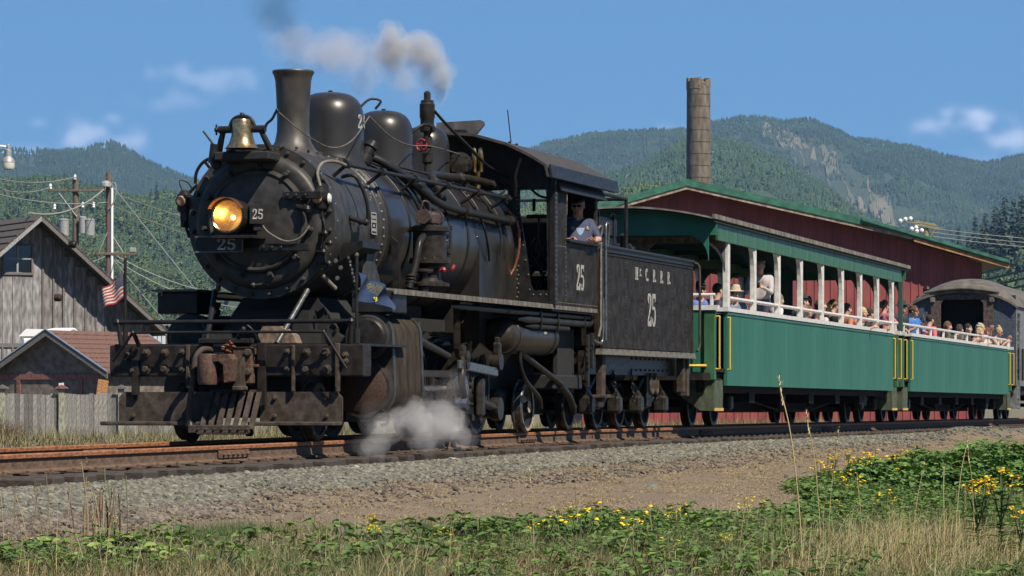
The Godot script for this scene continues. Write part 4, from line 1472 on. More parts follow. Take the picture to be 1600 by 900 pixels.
func build_boiler(o: Node3D) -> void:
	var sm := MB.new()
	sm.xf = MB.axis(L(0, BY, 0), Vector3(0, 0, -1))
	sm.lathe([Vector2(0.872, 0.88), Vector2(0.872, 2.72)], 64)
	sm.lathe([Vector2(0.876, 0.92), Vector2(0.880, 0.93), Vector2(0.880, 1.02), Vector2(0.872, 1.03)], 64)
	sm.lathe([Vector2(0.872, 2.62), Vector2(0.884, 2.63), Vector2(0.884, 2.78), Vector2(0.872, 2.79)], 64)
	var smoke := part("smokebox", sm, M.smokebox, o)
	var rv := MB.new()
	for k in 56:
		var a := TAU * k / 56
		rv.dome(around(a, 0.883, 2.7 + 0.03 * (k % 2)), around(a, 1, 0) - L(0, BY, 0), 0.019)
		if k % 2 == 0:
			rv.dome(around(a, 0.879, 0.98), around(a, 1, 0) - L(0, BY, 0), 0.013)
	for e in [[0.93, 2.45], [0.99, 2.5], [1.05, 2.44], [1.1, 2.52], [1.16, 2.47], [1.03, 2.4], [1.2, 2.4]]:
		rv.dome(around(e[0], 0.872, e[1]), around(e[0], 1, 0) - L(0, BY, 0), 0.016)
	part("rivets", rv, M.grey_edge, smoke, "", true)
	var bp := MB.new()
	var fr := Transform3D(Basis(Vector3(0, 0, -1), Vector3(-cos(1.55), sin(1.55), 0), Vector3(sin(1.55), cos(1.55), 0)), around(1.53, 0.878, 2.32))
	bp.xf = fr
	bp.cbox(Vector3.ZERO, Vector3(0.2, 0.27, 0.02), 0.006)
	var plate := part("builder_plate", bp, M.black, smoke)
	bp = MB.new()
	bp.xf = fr
	for k in [[-0.1, 0.13, 0.1, 0.117], [-0.1, -0.117, 0.1, -0.13], [-0.1, -0.13, -0.09, 0.13], [0.09, -0.13, 0.1, 0.13]]:
		bp.box(Vector3(k[0], minf(k[1], k[3]), 0.008), Vector3(k[2], maxf(k[1], k[3]), 0.014))
	var r := RandomNumberGenerator.new()
	r.seed = 2
	for row in [[0.075, 0.07, 0.04], [0.025, 0.08, 0.03], [-0.025, 0.03, 0.026], [-0.075, 0.075, 0.034]]:
		var x: float = -row[1]
		while x < row[1]:
			var w := r.randf_range(0.008, 0.016)
			bp.box(Vector3(x, row[0] - row[2] / 2, 0.008), Vector3(x + w, row[0] + row[2] / 2, 0.013))
			x += w + 0.006
	part("raised_marks", bp, M.letter, plate)
	var jk := MB.new()
	jk.xf = MB.axis(L(0, BY, 0), Vector3(0, 0, -1))
	jk.lathe([Vector2(0.872, 2.8), Vector2(0.905, 2.82), Vector2(0.915, 4.4), Vector2(0.925, 6.1), Vector2(0.945, 8.62)], 72)
	var boiler := part("boiler", jk, M.jacket, o)
	for s in [2.9, 3.72, 4.55, 5.4, 6.2, 7.05, 7.9]:
		var bd := MB.new()
		bd.xf = MB.axis(L(0, BY, 0), Vector3(0, 0, -1))
		var rr: float = 0.908 + (s - 2.82) * 0.0068
		bd.lathe([Vector2(rr, s - 0.035), Vector2(rr + 0.007, s - 0.03), Vector2(rr + 0.007, s + 0.03), Vector2(rr, s + 0.035)], 72)
		part("boiler_band", bd, M.black, boiler)
	var fb := MB.new()
	fb.prism([Vector2(-0.93, BY), Vector2(-0.93, 1.2), Vector2(-0.6, 0.75), Vector2(0.6, 0.75), Vector2(0.93, 1.2), Vector2(0.93, BY)], -8.6, -6.7)
	part("firebox", fb, M.jacket, o)
	var fm := MB.new()
	for sd in [-1.0, 1.0]:
		fm.box(L(0.46 * sd - 0.05, 0.5, 11.0), L(0.46 * sd + 0.05, 1.25, 0.3))
	fm.box(L(-0.46, 0.9, 8.0), L(0.46, 1.5, 1.2))
	fm.box(L(-0.35, 0.45, 6.0), L(0.35, 1.75, 3.2))
	fm.box(L(-0.42, 0.2, 8.6), L(0.42, 0.62, 2.7))
	fm.box(L(-0.5, 0.24, 17.2), L(0.5, 0.5, 9.9))
	part("frame", fm, M.sooty, o)
	var sd := MB.new()      # smokebox saddle
	sd.prism([Vector2(-0.75, 0.95), Vector2(0.75, 0.95), Vector2(0.7, 1.3), Vector2(0.45, 1.66), Vector2(-0.45, 1.66), Vector2(-0.7, 1.3)], -2.6, -1.5)
	part("saddle", sd, M.sooty, o)

func build_front(o: Node3D) -> void:
	var ax := MB.axis(L(0, BY, 0), Vector3(0, 0, -1))
	var fp := MB.new()
	fp.xf = ax
	fp.lathe([Vector2(0.6, 0.765), Vector2(0.64, 0.755), Vector2(0.68, 0.752), Vector2(0.72, 0.76), Vector2(0.755, 0.785), Vector2(0.775, 0.825), Vector2(0.78, 0.862), Vector2(0.886, 0.862), Vector2(0.886, 0.925), Vector2(0.872, 0.93)], 72)
	var front := part("smokebox_front", fp, M.smokebox, o)
	var dm := MB.new()
	dm.xf = ax
	dm.lathe([Vector2(0.0, 0.66), Vector2(0.2, 0.663), Vector2(0.4, 0.675), Vector2(0.5, 0.69), Vector2(0.53, 0.7), Vector2(0.545, 0.69), Vector2(0.56, 0.682), Vector2(0.578, 0.69), Vector2(0.59, 0.715), Vector2(0.6, 0.77)], 72)
	var door := part("smokebox_door", dm, M.smokebox, o)
	for k in 24:
		var a := TAU * (k + 0.5) / 24
		var b := MB.new()
		b.bolt(around(a, 0.835, 0.862), Vector3(0, 0, 1), 0.021, 0.05)
		b.bolt(around(a, 0.835, 0.9), Vector3(0, 0, 1), 0.03, 0.058)
		part("bolt", b, M.smokebox, front)
	for k in 11:
		var a := 0.02 + TAU * k / 11
		var b := MB.new()
		b.xf = Transform3D(Basis(Vector3(0, 0, 1), -a), L(0, BY, 0))
		b.cbox(Vector3(0, 0.615, -0.735), Vector3(0.05, 0.13, 0.035), 0.01)
		b.bolt(Vector3(0, 0.63, -0.72), Vector3(0, 0, 1), 0.028, 0.075)
		part("door_clamp", b, M.smokebox, door)
	for e in [[2.79, 0.34, 0.8, "upper hinge strap"], [2.2, 0.05, 0.66, "lower hinge strap"]]:
		var h := MB.new()
		h.cbox(L((e[1] + e[2]) / 2, e[0], 0.64), Vector3(e[2] - e[1], 0.085, 0.035), 0.008)
		h.bolt(L(e[1] + 0.06, e[0], 0.63), Vector3(0, 0, 1), 0.022, 0.03)
		h.bolt(L(e[1] + 0.16, e[0], 0.63), Vector3(0, 0, 1), 0.022, 0.03)
		h.bolt(L(e[1] + 0.27, e[0], 0.63), Vector3(0, 0, 1), 0.022, 0.03)
		if e[0] > 2.5:
			h.tube([L(0.5, 2.66, 0.66), L(0.62, 2.63, 0.62)], 0.035, 8)
			h.sphere(L(0.64, 2.63, 0.61), 0.05, 8)
		part("hinge_strap", h, M.black, door)
	var hd := MB.new()      # handle and streak of the lower door dart
	hd.tube([L(-0.05, 1.78, 0.76), L(0.12, 1.79, 0.74)], 0.014, 6)
	hd.sphere(L(-0.06, 1.78, 0.755), 0.032, 8)
	part("door_handle", hd, M.smokebox, door)
	var hl := MB.new()
	hl.xf = MB.axis(L(-0.19, 2.55, 0), Vector3(0, 0, -1))
	hl.lathe([Vector2(0.175, 0.26), Vector2(0.2, 0.25), Vector2(0.208, 0.27), Vector2(0.208, 0.33), Vector2(0.19, 0.35), Vector2(0.19, 0.6), Vector2(0.15, 0.66), Vector2(0.0, 0.68)], 40)
	var lamp := part("headlight", hl, M.black, o)
	var hood := MB.new()
	hood.xf = Transform3D(Basis(), L(-0.19, 2.55, 0.0))
	var arc := []
	for k in 13:
		var a := deg_to_rad(-68.0 + 136.0 * k / 12.0)
		arc.append(Vector2(sin(a) * 0.205, cos(a) * 0.205))
	arc.reverse()
	hood.sheet(arc, -0.3, -0.13, 0.008)
	part("hood", hood, M.copper, lamp)
	var rf := MB.new()
	rf.xf = MB.axis(L(-0.19, 2.55, 0), Vector3(0, 0, -1))
	rf.lathe([Vector2(0.176, 0.285), Vector2(0.15, 0.37), Vector2(0.11, 0.43), Vector2(0.06, 0.465), Vector2(0.0, 0.475)], 32)
	part("reflector", rf, M.reflector, lamp)
	var gl := MB.new()
	gl.xf = MB.axis(L(-0.19, 2.55, 0), Vector3(0, 0, -1))
	gl.lathe([Vector2(0.0, 0.266), Vector2(0.176, 0.27)], 32)
	part("glass", gl, M.lens, lamp)
	var rim := MB.new()
	rim.xf = MB.axis(L(-0.19, 2.55, 0), Vector3(0, 0, -1))
	rim.lathe([Vector2(0.172, 0.262), Vector2(0.186, 0.25), Vector2(0.186, 0.27)], 32)
	part("rim", rim, M.brass, lamp)
	var bu := MB.new()
	bu.sphere(L(-0.17, 2.535, 0.4), 0.03, 12)
	part("bulb", bu, M.bulb, lamp)
	var li := OmniLight3D.new()
	li.name = "headlight_glow"
	li.light_color = Color(1.0, 0.76, 0.4)
	li.light_energy = 0.03
	li.light_size = 0.02
	li.omni_range = 40.0
	li.omni_attenuation = 2.0
	li.shadow_enabled = true
	li.position = L(-0.17, 2.535, 0.4)
	o.add_child(li)
	var nb := MB.new()
	var nx := Transform3D(Basis(Vector3.UP, 0.5), L(0.075, 2.57, 0.5))
	nb.xf = nx
	nb.cbox(Vector3(0, 0, 0), Vector3(0.17, 0.2, 0.14), 0.008)
	nb.cbox(Vector3(0, 0, 0.07), Vector3(0.19, 0.22, 0.015), 0.004)
	nb.cbox(Vector3(0, -0.14, 0), Vector3(0.1, 0.1, 0.1), 0.01)
	var nbox := part("number_box", nb, M.black, lamp)
	var tx := text("25", 0.115, M.letter, nbox, nx * Vector3(0, 0, 0.08), 0.5, 0.72)
	tx.set_meta("label", "white figures 25 on the number box")
	var wirec := MB.new()
	wirec.tube(smooth([L(0.12, 2.45, 0.56), L(0.2, 2.36, 0.58), L(0.38, 2.27, 0.6), L(0.55, 2.3, 0.6), L(0.66, 2.44, 0.64)]), 0.012, 6)
	part("cable", wirec, M.grey_edge, lamp)
	var sh := MB.new()      # shelf under the headlight
	sh.cbox(L(-0.12, 2.31, 0.5), Vector3(0.5, 0.035, 0.5), 0.005)
	sh.prism([Vector2(-0.3, 2.3), Vector2(0.05, 2.3), Vector2(0.0, 2.2), Vector2(-0.25, 2.2)], -0.68, -0.64)
	part("headlight_bracket", sh, M.black, o)
	var np := MB.new()
	np.cbox(L(-0.345, 2.235, 0.43), Vector3(0.58, 0.185, 0.05), 0.006)
	var pl := part("number_plate", np, M.black, o)
	np = MB.new()
	for b in [[-0.29, 0.08, 0.29, 0.0925], [-0.29, -0.0925, 0.29, -0.08], [0.277, -0.08, 0.29, 0.08]]:
		np.box(Vector3(b[0] - 0.345, b[1] + 2.235, -0.407), Vector3(b[2] - 0.345, b[3] + 2.235, -0.4))
	part("plate_edge", np, M.grey_edge, pl)
	text("25", 0.13, M.letter, pl, L(-0.25, 2.232, 0.4), 0.0, 1.15)
	for e in [[-0.97, 2.76, 0.95], [0.73, 2.76, 0.8]]:
		var mk_ := MB.new()
		mk_.xf = Transform3D(Basis(), L(e[0], e[1], e[2]))
		mk_.lathe([Vector2(0, -0.12), Vector2(0.075, -0.12), Vector2(0.085, -0.1), Vector2(0.085, 0.07), Vector2(0.06, 0.1), Vector2(0.035, 0.13), Vector2(0, 0.135)], 16)
		mk_.cyl(Vector3(0, 0, 0), Vector3(0, 0, 0.11), 0.07, 16)
		mk_.cyl(Vector3(0, 0, 0), Vector3(0.11, 0, 0), 0.07, 16)
		mk_.cbox(Vector3(0, -0.17, -0.02), Vector3(0.09, 0.12, 0.1), 0.01)
		mk_.cbox(Vector3(0.02 * signf(e[0]), -0.25, -0.1), Vector3(0.05, 0.1, 0.22), 0.01)
		var ml := part("marker_lamp", mk_, M.black, o)
		for d in [[Vector3(0, 0, 1), M.amber], [Vector3(1, 0, 0), M.clear_lens]]:
			var ln := MB.new()
			ln.xf = MB.axis(L(e[0], e[1], e[2]) + d[0] * 0.108, d[0])
			ln.lathe([Vector2(0.062, 0.0), Vector2(0.045, 0.02), Vector2(0, 0.03)], 14)
			part("lens", ln, d[1], ml)
		var lw := MB.new()
		lw.tube(smooth([L(e[0] - 0.03, e[1] + 0.13, e[2]), L(e[0] - 0.06, e[1] + 0.24, e[2]), L(e[0] + 0.02, e[1] + 0.22, e[2] + 0.05), L(e[0] + 0.08, e[1] + 0.12, e[2] + 0.08)]), 0.008, 5)
		part("wire_loop", lw, M.black, ml)
	for e in [[[-1.08, 0.97, 1.0], [-0.95, 1.02, 0.98], [-0.8, 1.02, 0.97], [-0.64, 0.95, 0.96], [-0.6, 0.9, 0.96]], [[-1.75, 0.94, 1.0], [-1.5, 1.0, 1.0], [-1.25, 1.0, 1.0], [-1.08, 0.94, 1.0]]]:
		var pts := []
		for q in e: pts.append(around(q[0], q[1], q[2]))
		var hr := MB.new()
		hr.tube(smooth(pts), 0.02, 8)
		hr.tube([around(-0.8, 1.02, 0.97), around(-0.8, 0.86, 0.9)], 0.018, 6)
		part("front_handrail", hr, M.black, o)
	var hr := MB.new()
	hr.tube(smooth([L(0.74, 2.9, 0.78), L(0.7, 3.05, 0.8), L(0.72, 3.17, 0.92), L(0.8, 3.2, 1.1), L(0.86, 3.17, 1.34)]), 0.02, 8)
	part("front_handrail", hr, M.grey_edge, o)
	hr = MB.new()
	hr.tube(smooth([around(0.92, 0.9, 1.62), around(1.0, 1.03, 1.62), around(1.15, 1.04, 1.66), around(1.35, 1.03, 1.7), around(1.52, 1.0, 1.72), around(1.56, 0.9, 1.72)]), 0.022, 8)
	hr.sphere(around(1.55, 0.98, 1.72), 0.045, 8)
	hr.tube([around(1.55, 0.98, 1.72), around(1.55, 0.98, 1.5), around(1.5, 0.88, 1.42)], 0.03, 8)
	part("front_handrail", hr, M.black, o)
	var ft := MB.new()
	for e in [[0.85, 2.36, 0.8], [0.9, 2.25, 0.82], [0.83, 2.15, 0.8], [0.88, 2.02, 0.84]]:
		ft.sphere(L(e[0] - 0.04, e[1], e[2] - 0.06), 0.04, 8)
		ft.tube([L(e[0] - 0.14, e[1], e[2]), L(e[0] - 0.04, e[1], e[2] - 0.06)], 0.022, 6)
	ft.tube(smooth([L(0.74, 2.6, 0.8), L(0.8, 2.4, 0.78), L(0.78, 2.2, 0.78), L(0.82, 1.95, 0.8)]), 0.018, 6)
	part("fittings", ft, M.black, o)
	for sg in [1.0, -1.0]:
		var br := MB.new()
		br.tube([L(0.56 * sg, 1.72, 0.86), L(0.42 * sg, 1.1, 0.2)], 0.032, 10)
		part("smokebox_brace", br, M.steel if sg > 0 else M.black, o)
	bell(o)

func bell(o: Node3D) -> void:
	var bt := -0.1
	var bs := 0.5
	var mb := MB.new()
	mb.xf = Transform3D(Basis(), L(bt, 3.32, bs))
	mb.lathe([Vector2(0.0, 0.345), Vector2(0.06, 0.342), Vector2(0.1, 0.33), Vector2(0.113, 0.3), Vector2(0.116, 0.2), Vector2(0.126, 0.13), Vector2(0.15, 0.06), Vector2(0.185, 0.012), Vector2(0.197, 0.0)], 40)
	var b := part("bell", mb, M.bell_brass, o)
	mb = MB.new()
	mb.xf = Transform3D(Basis(), L(bt, 3.32, bs))
	mb.lathe([Vector2(0.196, 0.0), Vector2(0.175, 0.004), Vector2(0.14, 0.06), Vector2(0.1, 0.2), Vector2(0.0, 0.28)], 32)
	part("bell_inside", mb, M.bell_red, b)
	mb = MB.new()
	mb.sphere(L(bt + 0.01, 3.33, bs), 0.032, 10)
	mb.cyl(L(bt, 3.34, bs), L(bt, 3.55, bs), 0.014, 8)
	part("clapper", mb, M.bell_red, b)
	mb = MB.new()      # yoke over the crown with trunnions
	mb.tube(smooth([L(bt - 0.15, 3.5, bs), L(bt - 0.145, 3.58, bs), L(bt - 0.1, 3.66, bs), L(bt, 3.69, bs), L(bt + 0.1, 3.66, bs), L(bt + 0.145, 3.58, bs), L(bt + 0.15, 3.5, bs)]), 0.022, 8)
	mb.cyl(L(bt - 0.28, 3.54, bs), L(bt - 0.13, 3.54, bs), 0.042, 12)
	mb.cyl(L(bt + 0.13, 3.54, bs), L(bt + 0.28, 3.54, bs), 0.042, 12)
	mb.bolt(L(bt, 3.68, bs), Vector3.UP, 0.026, 0.05)
	mb.sphere(L(bt - 0.31, 3.54, bs), 0.03, 8)
	mb.tube([L(bt - 0.31, 3.48, bs), L(bt - 0.31, 3.6, bs)], 0.012, 6)
	part("yoke", mb, M.black, b)
	mb = MB.new()      # stand
	for sg in [-1.0, 1.0]:
		mb.tube(smooth([L(bt + 0.22 * sg, 3.53, bs), L(bt + 0.26 * sg, 3.44, bs + 0.03), L(bt + 0.31 * sg, 3.3, bs + 0.1), L(bt + 0.33 * sg, 3.2, bs + 0.18)]), [0.03, 0.03, 0.031, 0.032, 0.033, 0.034, 0.035, 0.036, 0.036, 0.036, 0.036, 0.036, 0.036, 0.036, 0.036, 0.036, 0.036, 0.036, 0.036], 8)
	mb.cbox(L(bt + 0.02, 3.235, bs + 0.12), Vector3(0.66, 0.1, 0.42), 0.015)
	mb.cbox(L(bt + 0.02, 3.3, bs + 0.3), Vector3(0.62, 0.08, 0.1), 0.01)
	part("stand", mb, M.sooty, b)
	mb = MB.new()      # crank and rope arm at the engineer's side, air ringer at the other
	mb.tube(smooth([L(bt + 0.27, 3.54, bs), L(bt + 0.3, 3.6, bs), L(bt + 0.36, 3.65, bs), L(bt + 0.4, 3.72, bs), L(bt + 0.42, 3.74, bs)]), 0.016, 6)
	mb.sphere(L(bt + 0.42, 3.745, bs), 0.024, 8)
	mb.tube([L(bt - 0.47, 3.53, bs), L(bt - 0.35, 3.38, bs), L(bt - 0.33, 3.35, bs)], 0.013, 6)
	mb.cyl(L(bt - 0.36, 3.16, bs), L(bt - 0.33, 3.38, bs), 0.05, 10)
	mb.sphere(L(bt - 0.33, 3.16, bs + 0.03), 0.07, 8)
	part("ringer", mb, M.black, b)
	var cord := MB.new()
	cord.tube(smooth([L(bt + 0.42, 3.74, bs), L(bt + 0.6, 3.5, 1.0), L(0.5, 3.42, 1.9), L(0.52, 3.55, 2.6), L(0.5, 3.9, 3.35)], 8), 0.008, 5)
	cord.tube(smooth([L(0.5, 3.9, 3.35), L(0.5, 3.72, 4.2), L(0.45, 3.68, 5.2), L(0.42, 3.74, 6.3), L(0.4, 3.72, 8.2)], 8), 0.008, 5)
	part("bell_cord", cord, M.grey_edge, o)

func build_pilot(o: Node3D) -> void:
	var mb := MB.new()
	mb.cbox(L(0, 0.91, 0.14), Vector3(3.02, 0.355, 0.28), 0.012)
	var beam := part("front_beam", mb, M.beam, o)
	for e in [[-1.06, 1.0, 0.042], [-0.84, 1.0, 0.04], [-1.06, 0.815, 0.05], [-0.84, 0.815, 0.05], [0.845, 1.0, 0.04], [1.07, 1.0, 0.042], [0.845, 0.81, 0.048], [1.08, 0.81, 0.048], [-1.29, 0.985, 0.022], [-1.29, 0.93, 0.022], [-1.22, 0.985, 0.03], [-0.63, 1.01, 0.03], [-0.63, 0.815, 0.03], [0.62, 1.01, 0.03], [0.62, 0.82, 0.03], [1.3, 0.97, 0.032], [1.3, 0.9, 0.032], [-1.22, 0.8, 0.03]]:
		var b := MB.new()
		b.bolt(L(e[0], e[1], 0.0), Vector3(0, 0, 1), e[2] * 1.25, 0.025)
		b.bolt(L(e[0], e[1], -0.02), Vector3(0, 0, 1), e[2] * 0.8, 0.055)
		part("bolt", b, M.dusty, beam)
	for e in [[-1.19, 0.085, 0.52, 1.09], [-0.56, 0.04, 0.6, 1.09], [0.32, 0.1, 0.4, 1.11], [0.69, 0.035, 0.56, 1.08], [1.21, 0.05, 0.56, 1.1]]:
		var st := MB.new()
		st.cbox(L(e[0], (e[2] + e[3]) / 2, -0.012), Vector3(e[1], e[3] - e[2], 0.05), 0.006)
		part("strap", st, M.beam if e[1] > 0.06 else M.dusty, beam)
	mb = MB.new()
	mb.box(L(-1.45, 1.075, 1.9), L(1.45, 1.1, 0.02))
	part("deck", mb, M.black, o)
	for e in [[-1.41, -0.17], [0.28, 1.25]]:
		mb = MB.new()
		var c := 0.06
		mb.prism([Vector2(e[0], 0.2), Vector2(e[1], 0.2), Vector2(e[1], 0.56 - c), Vector2(e[1] - c, 0.56), Vector2(e[0] + c, 0.56), Vector2(e[0], 0.56 - c)], -0.06, -0.03)
		var pl := part("footboard_plate", mb, M.dusty, o)
		mb = MB.new()
		var st0: float = e[0] - 0.11 if e[0] < 0 else e[0] - 0.04
		var st1: float = e[1] - 0.05 if e[0] < 0 else e[1] + 0.0
		mb.cbox(L((st0 + st1) / 2, 0.205, -0.12), Vector3(st1 - st0, 0.045, 0.3), 0.01)
		part("footboard", mb, M.dusty, pl)
		for q in 4:
			var b := MB.new()
			b.bolt(L(lerpf(e[0] + 0.18, e[1] - 0.18, q % 2), 0.29 + 0.2 * (q / 2), 0.03), Vector3(0, 0, 1), 0.024, 0.03)
			part("bolt", b, M.dusty, pl)
	mb = MB.new()
	mb.cbox(L(0.02, 0.565, 0.0), Vector3(0.62, 0.035, 0.06), 0.005)
	var ps := part("pilot", mb, M.dusty, o)
	mb = MB.new()
	mb.cbox(L(-0.06, 0.145, -0.36), Vector3(0.72, 0.09, 0.05), 0.008)
	mb.cbox(L(-0.02, 0.105, -0.33), Vector3(0.6, 0.04, 0.12), 0.008)
	part("bottom_bar", mb, M.dusty, ps)
	for k in 7:
		var t := -0.3 + 0.1 * k
		mb = MB.new()
		mb.prism([Vector2(t * 0.96 - 0.029, 0.0), Vector2(t * 0.96 + 0.029, 0.0), Vector2(t * 0.96 + 0.033, 0.5), Vector2(t * 0.96 - 0.025, 0.5)], 0.0, 0.022)
		var sl := part("slat", mb, M.dusty, ps)
		sl.position = L(0.02, 0.135, -0.345)
		sl.rotation.x = -0.6
		var b := MB.new()
		b.bolt(L(t * 0.96 - 0.01, 0.145, -0.385), Vector3(0, 0, 1), 0.016, 0.02)
		part("bolt", b, M.dusty, ps)
	mb = MB.new()
	mb.cbox(L(0.12, 0.85, -0.06), Vector3(0.24, 0.42, 0.12), 0.02)
	mb.cbox(L(-0.08, 0.82, -0.1), Vector3(0.3, 0.28, 0.4), 0.04)
	mb.prism([Vector2(0.12, 1.05), Vector2(0.26, 1.05), Vector2(0.26, 0.98), Vector2(0.2, 0.96), Vector2(0.13, 0.86), Vector2(0.08, 0.9)], 0.0, 0.1)
	mb.cbox(L(0.2, 0.85, -0.03), Vector3(0.2, 0.035, 0.1), 0.008)
	var cp := part("coupler", mb, M.rusty, o)
	mb = MB.new()
	mb.xf = Transform3D(Basis(), L(-0.17, 0.64, -0.42))
	mb.lathe([Vector2(0, 0), Vector2(0.105, 0.0), Vector2(0.115, 0.03), Vector2(0.115, 0.3), Vector2(0.1, 0.34), Vector2(0, 0.345)], 18)
	mb.xf = Transform3D()
	mb.prism([Vector2(-0.2, 0.96), Vector2(0.1, 0.98), Vector2(0.14, 0.92), Vector2(0.12, 0.68), Vector2(0.05, 0.66), Vector2(0.04, 0.86), Vector2(-0.02, 0.9), Vector2(-0.14, 0.89)], 0.3, 0.5)
	part("knuckle", mb, M.rusty, cp)
	mb = MB.new()
	mb.tube([L(0.02, 0.8, -0.4), L(0.05, 0.8, -0.36)], 0.05, 8)
	part("lock_block", mb, M.steel, cp)
	mb = MB.new()
	for e in [[0.2, 1.0], [0.2, 0.78]]:
		mb.bolt(L(e[0], e[1], -0.12), Vector3(0, 0, 1), 0.045, 0.05)
	mb.prism([Vector2(0.09, 0.62), Vector2(0.17, 0.62), Vector2(0.17, 0.95), Vector2(0.09, 0.95)], 0.12, 0.3)
	mb.cbox(L(0.13, 0.6, -0.21), Vector3(0.12, 0.05, 0.2), 0.01)
	part("coupler_bracket", mb, M.dusty, cp)
	mb = MB.new()
	for k in 6:      # a heap of chain on top
		var a := k * 1.1
		mb.tube(smooth([L(-0.03 + 0.05 * cos(a), 1.0 + 0.02 * k, -0.2), L(-0.01 + 0.06 * cos(a + 1.5), 1.02 + 0.02 * k, -0.26), L(0.02 + 0.05 * cos(a + 3), 1.0 + 0.02 * k, -0.2)]), 0.014, 6)
	part("chain", mb, M.copper, cp)
	mb = MB.new()
	mb.cbox(L(-0.1, 1.13, -0.02), Vector3(0.6, 0.06, 0.2), 0.01)
	mb.cbox(L(-0.16, 1.04, -0.06), Vector3(0.14, 0.16, 0.1), 0.01)
	mb.tube([L(0.05, 1.16, -0.06), L(0.16, 1.27, -0.16)], 0.025, 8)
	mb.tube(smooth([L(0.2, 1.3, -0.16), L(0.26, 1.24, -0.14), L(0.28, 1.14, -0.06)]), 0.016, 6)
	part("lift_lever", mb, M.black, cp)
	mb = MB.new()
	mb.tube(smooth([L(-0.24, 1.03, -0.1), L(-0.31, 1.03, -0.22), L(-0.37, 0.93, -0.28), L(-0.39, 0.7, -0.3), L(-0.42, 0.45, -0.32), L(-0.43, 0.24, -0.3), L(-0.44, 0.16, -0.26)]), 0.034, 10)
	var hs := part("air_hose", mb, M.dusty, o)
	mb = MB.new()
	for y in [0.76, 0.79, 0.82]:
		mb.cyl(L(-0.384, y, -0.296), L(-0.386, y - 0.014, -0.296), 0.042, 10)
	mb.sphere(L(-0.43, 0.18, -0.29), 0.06, 8)
	part("hose_clamps", mb, M.iron, hs)
	mb = MB.new()
	mb.tube([L(-1.44, 1.345, -0.02), L(1.4, 1.345, -0.02)], 0.026, 10)
	mb.tube([L(-1.4, 1.345, -0.02), L(-1.36, 1.08, -0.02)], 0.028, 8)
	mb.tube([L(1.37, 1.345, -0.02), L(1.34, 1.08, 0.04)], 0.03, 8)
	mb.sphere(L(-1.41, 1.345, -0.02), 0.045, 8)
	mb.sphere(L(1.37, 1.345, -0.02), 0.04, 8)
	part("deck_rail", mb, M.black, o)
	mb = MB.new()
	mb.tube([L(-1.16, 1.225, -0.2), L(1.12, 1.225, -0.2)], 0.016, 8)
	mb.tube([L(-1.15, 1.225, -0.2), L(-1.42, 0.9, -0.14)], 0.018, 8)
	mb.tube([L(1.11, 1.225, -0.2), L(1.36, 0.82, -0.16)], 0.018, 8)
	mb.tube([L(-1.14, 1.22, -0.2), L(-1.12, 1.08, -0.08)], 0.026, 8)
	mb.tube([L(1.12, 1.22, -0.2), L(1.14, 1.08, -0.08)], 0.02, 8)
	mb.sphere(L(-1.15, 1.225, -0.2), 0.026, 8)
	mb.sphere(L(1.11, 1.225, -0.2), 0.024, 8)
	part("uncoupling_bar", mb, M.black, o)
	mb = MB.new()
	mb.prism([Vector2(0.2, 1.11), Vector2(0.62, 1.11), Vector2(0.58, 1.2), Vector2(0.42, 1.3), Vector2(0.22, 1.3), Vector2(0.16, 1.2)], -0.5, -0.3)
	part("deck_box", mb, mk("tan_dust", lin(0.26, 0.2, 0.16), 0.9, 0.0, T.dust, Vector3.ONE * 2.0), o)
	for sg in [-1.0, 1.0]:      # front steps of the running boards
		mb = MB.new()
		mb.box(L(0.98 * sg if sg > 0 else -1.54, 1.735, 1.9), L(1.3 if sg > 0 else -0.98, 1.76, 1.38))
		part("front_step", mb, M.grey_edge, o)
		mb = MB.new()
		mb.cbox(L(1.15 * sg if sg > 0 else -1.24, 1.6, 1.7), Vector3(0.5, 0.25, 0.55), 0.01)
		part("step_box", mb, M.black, o)

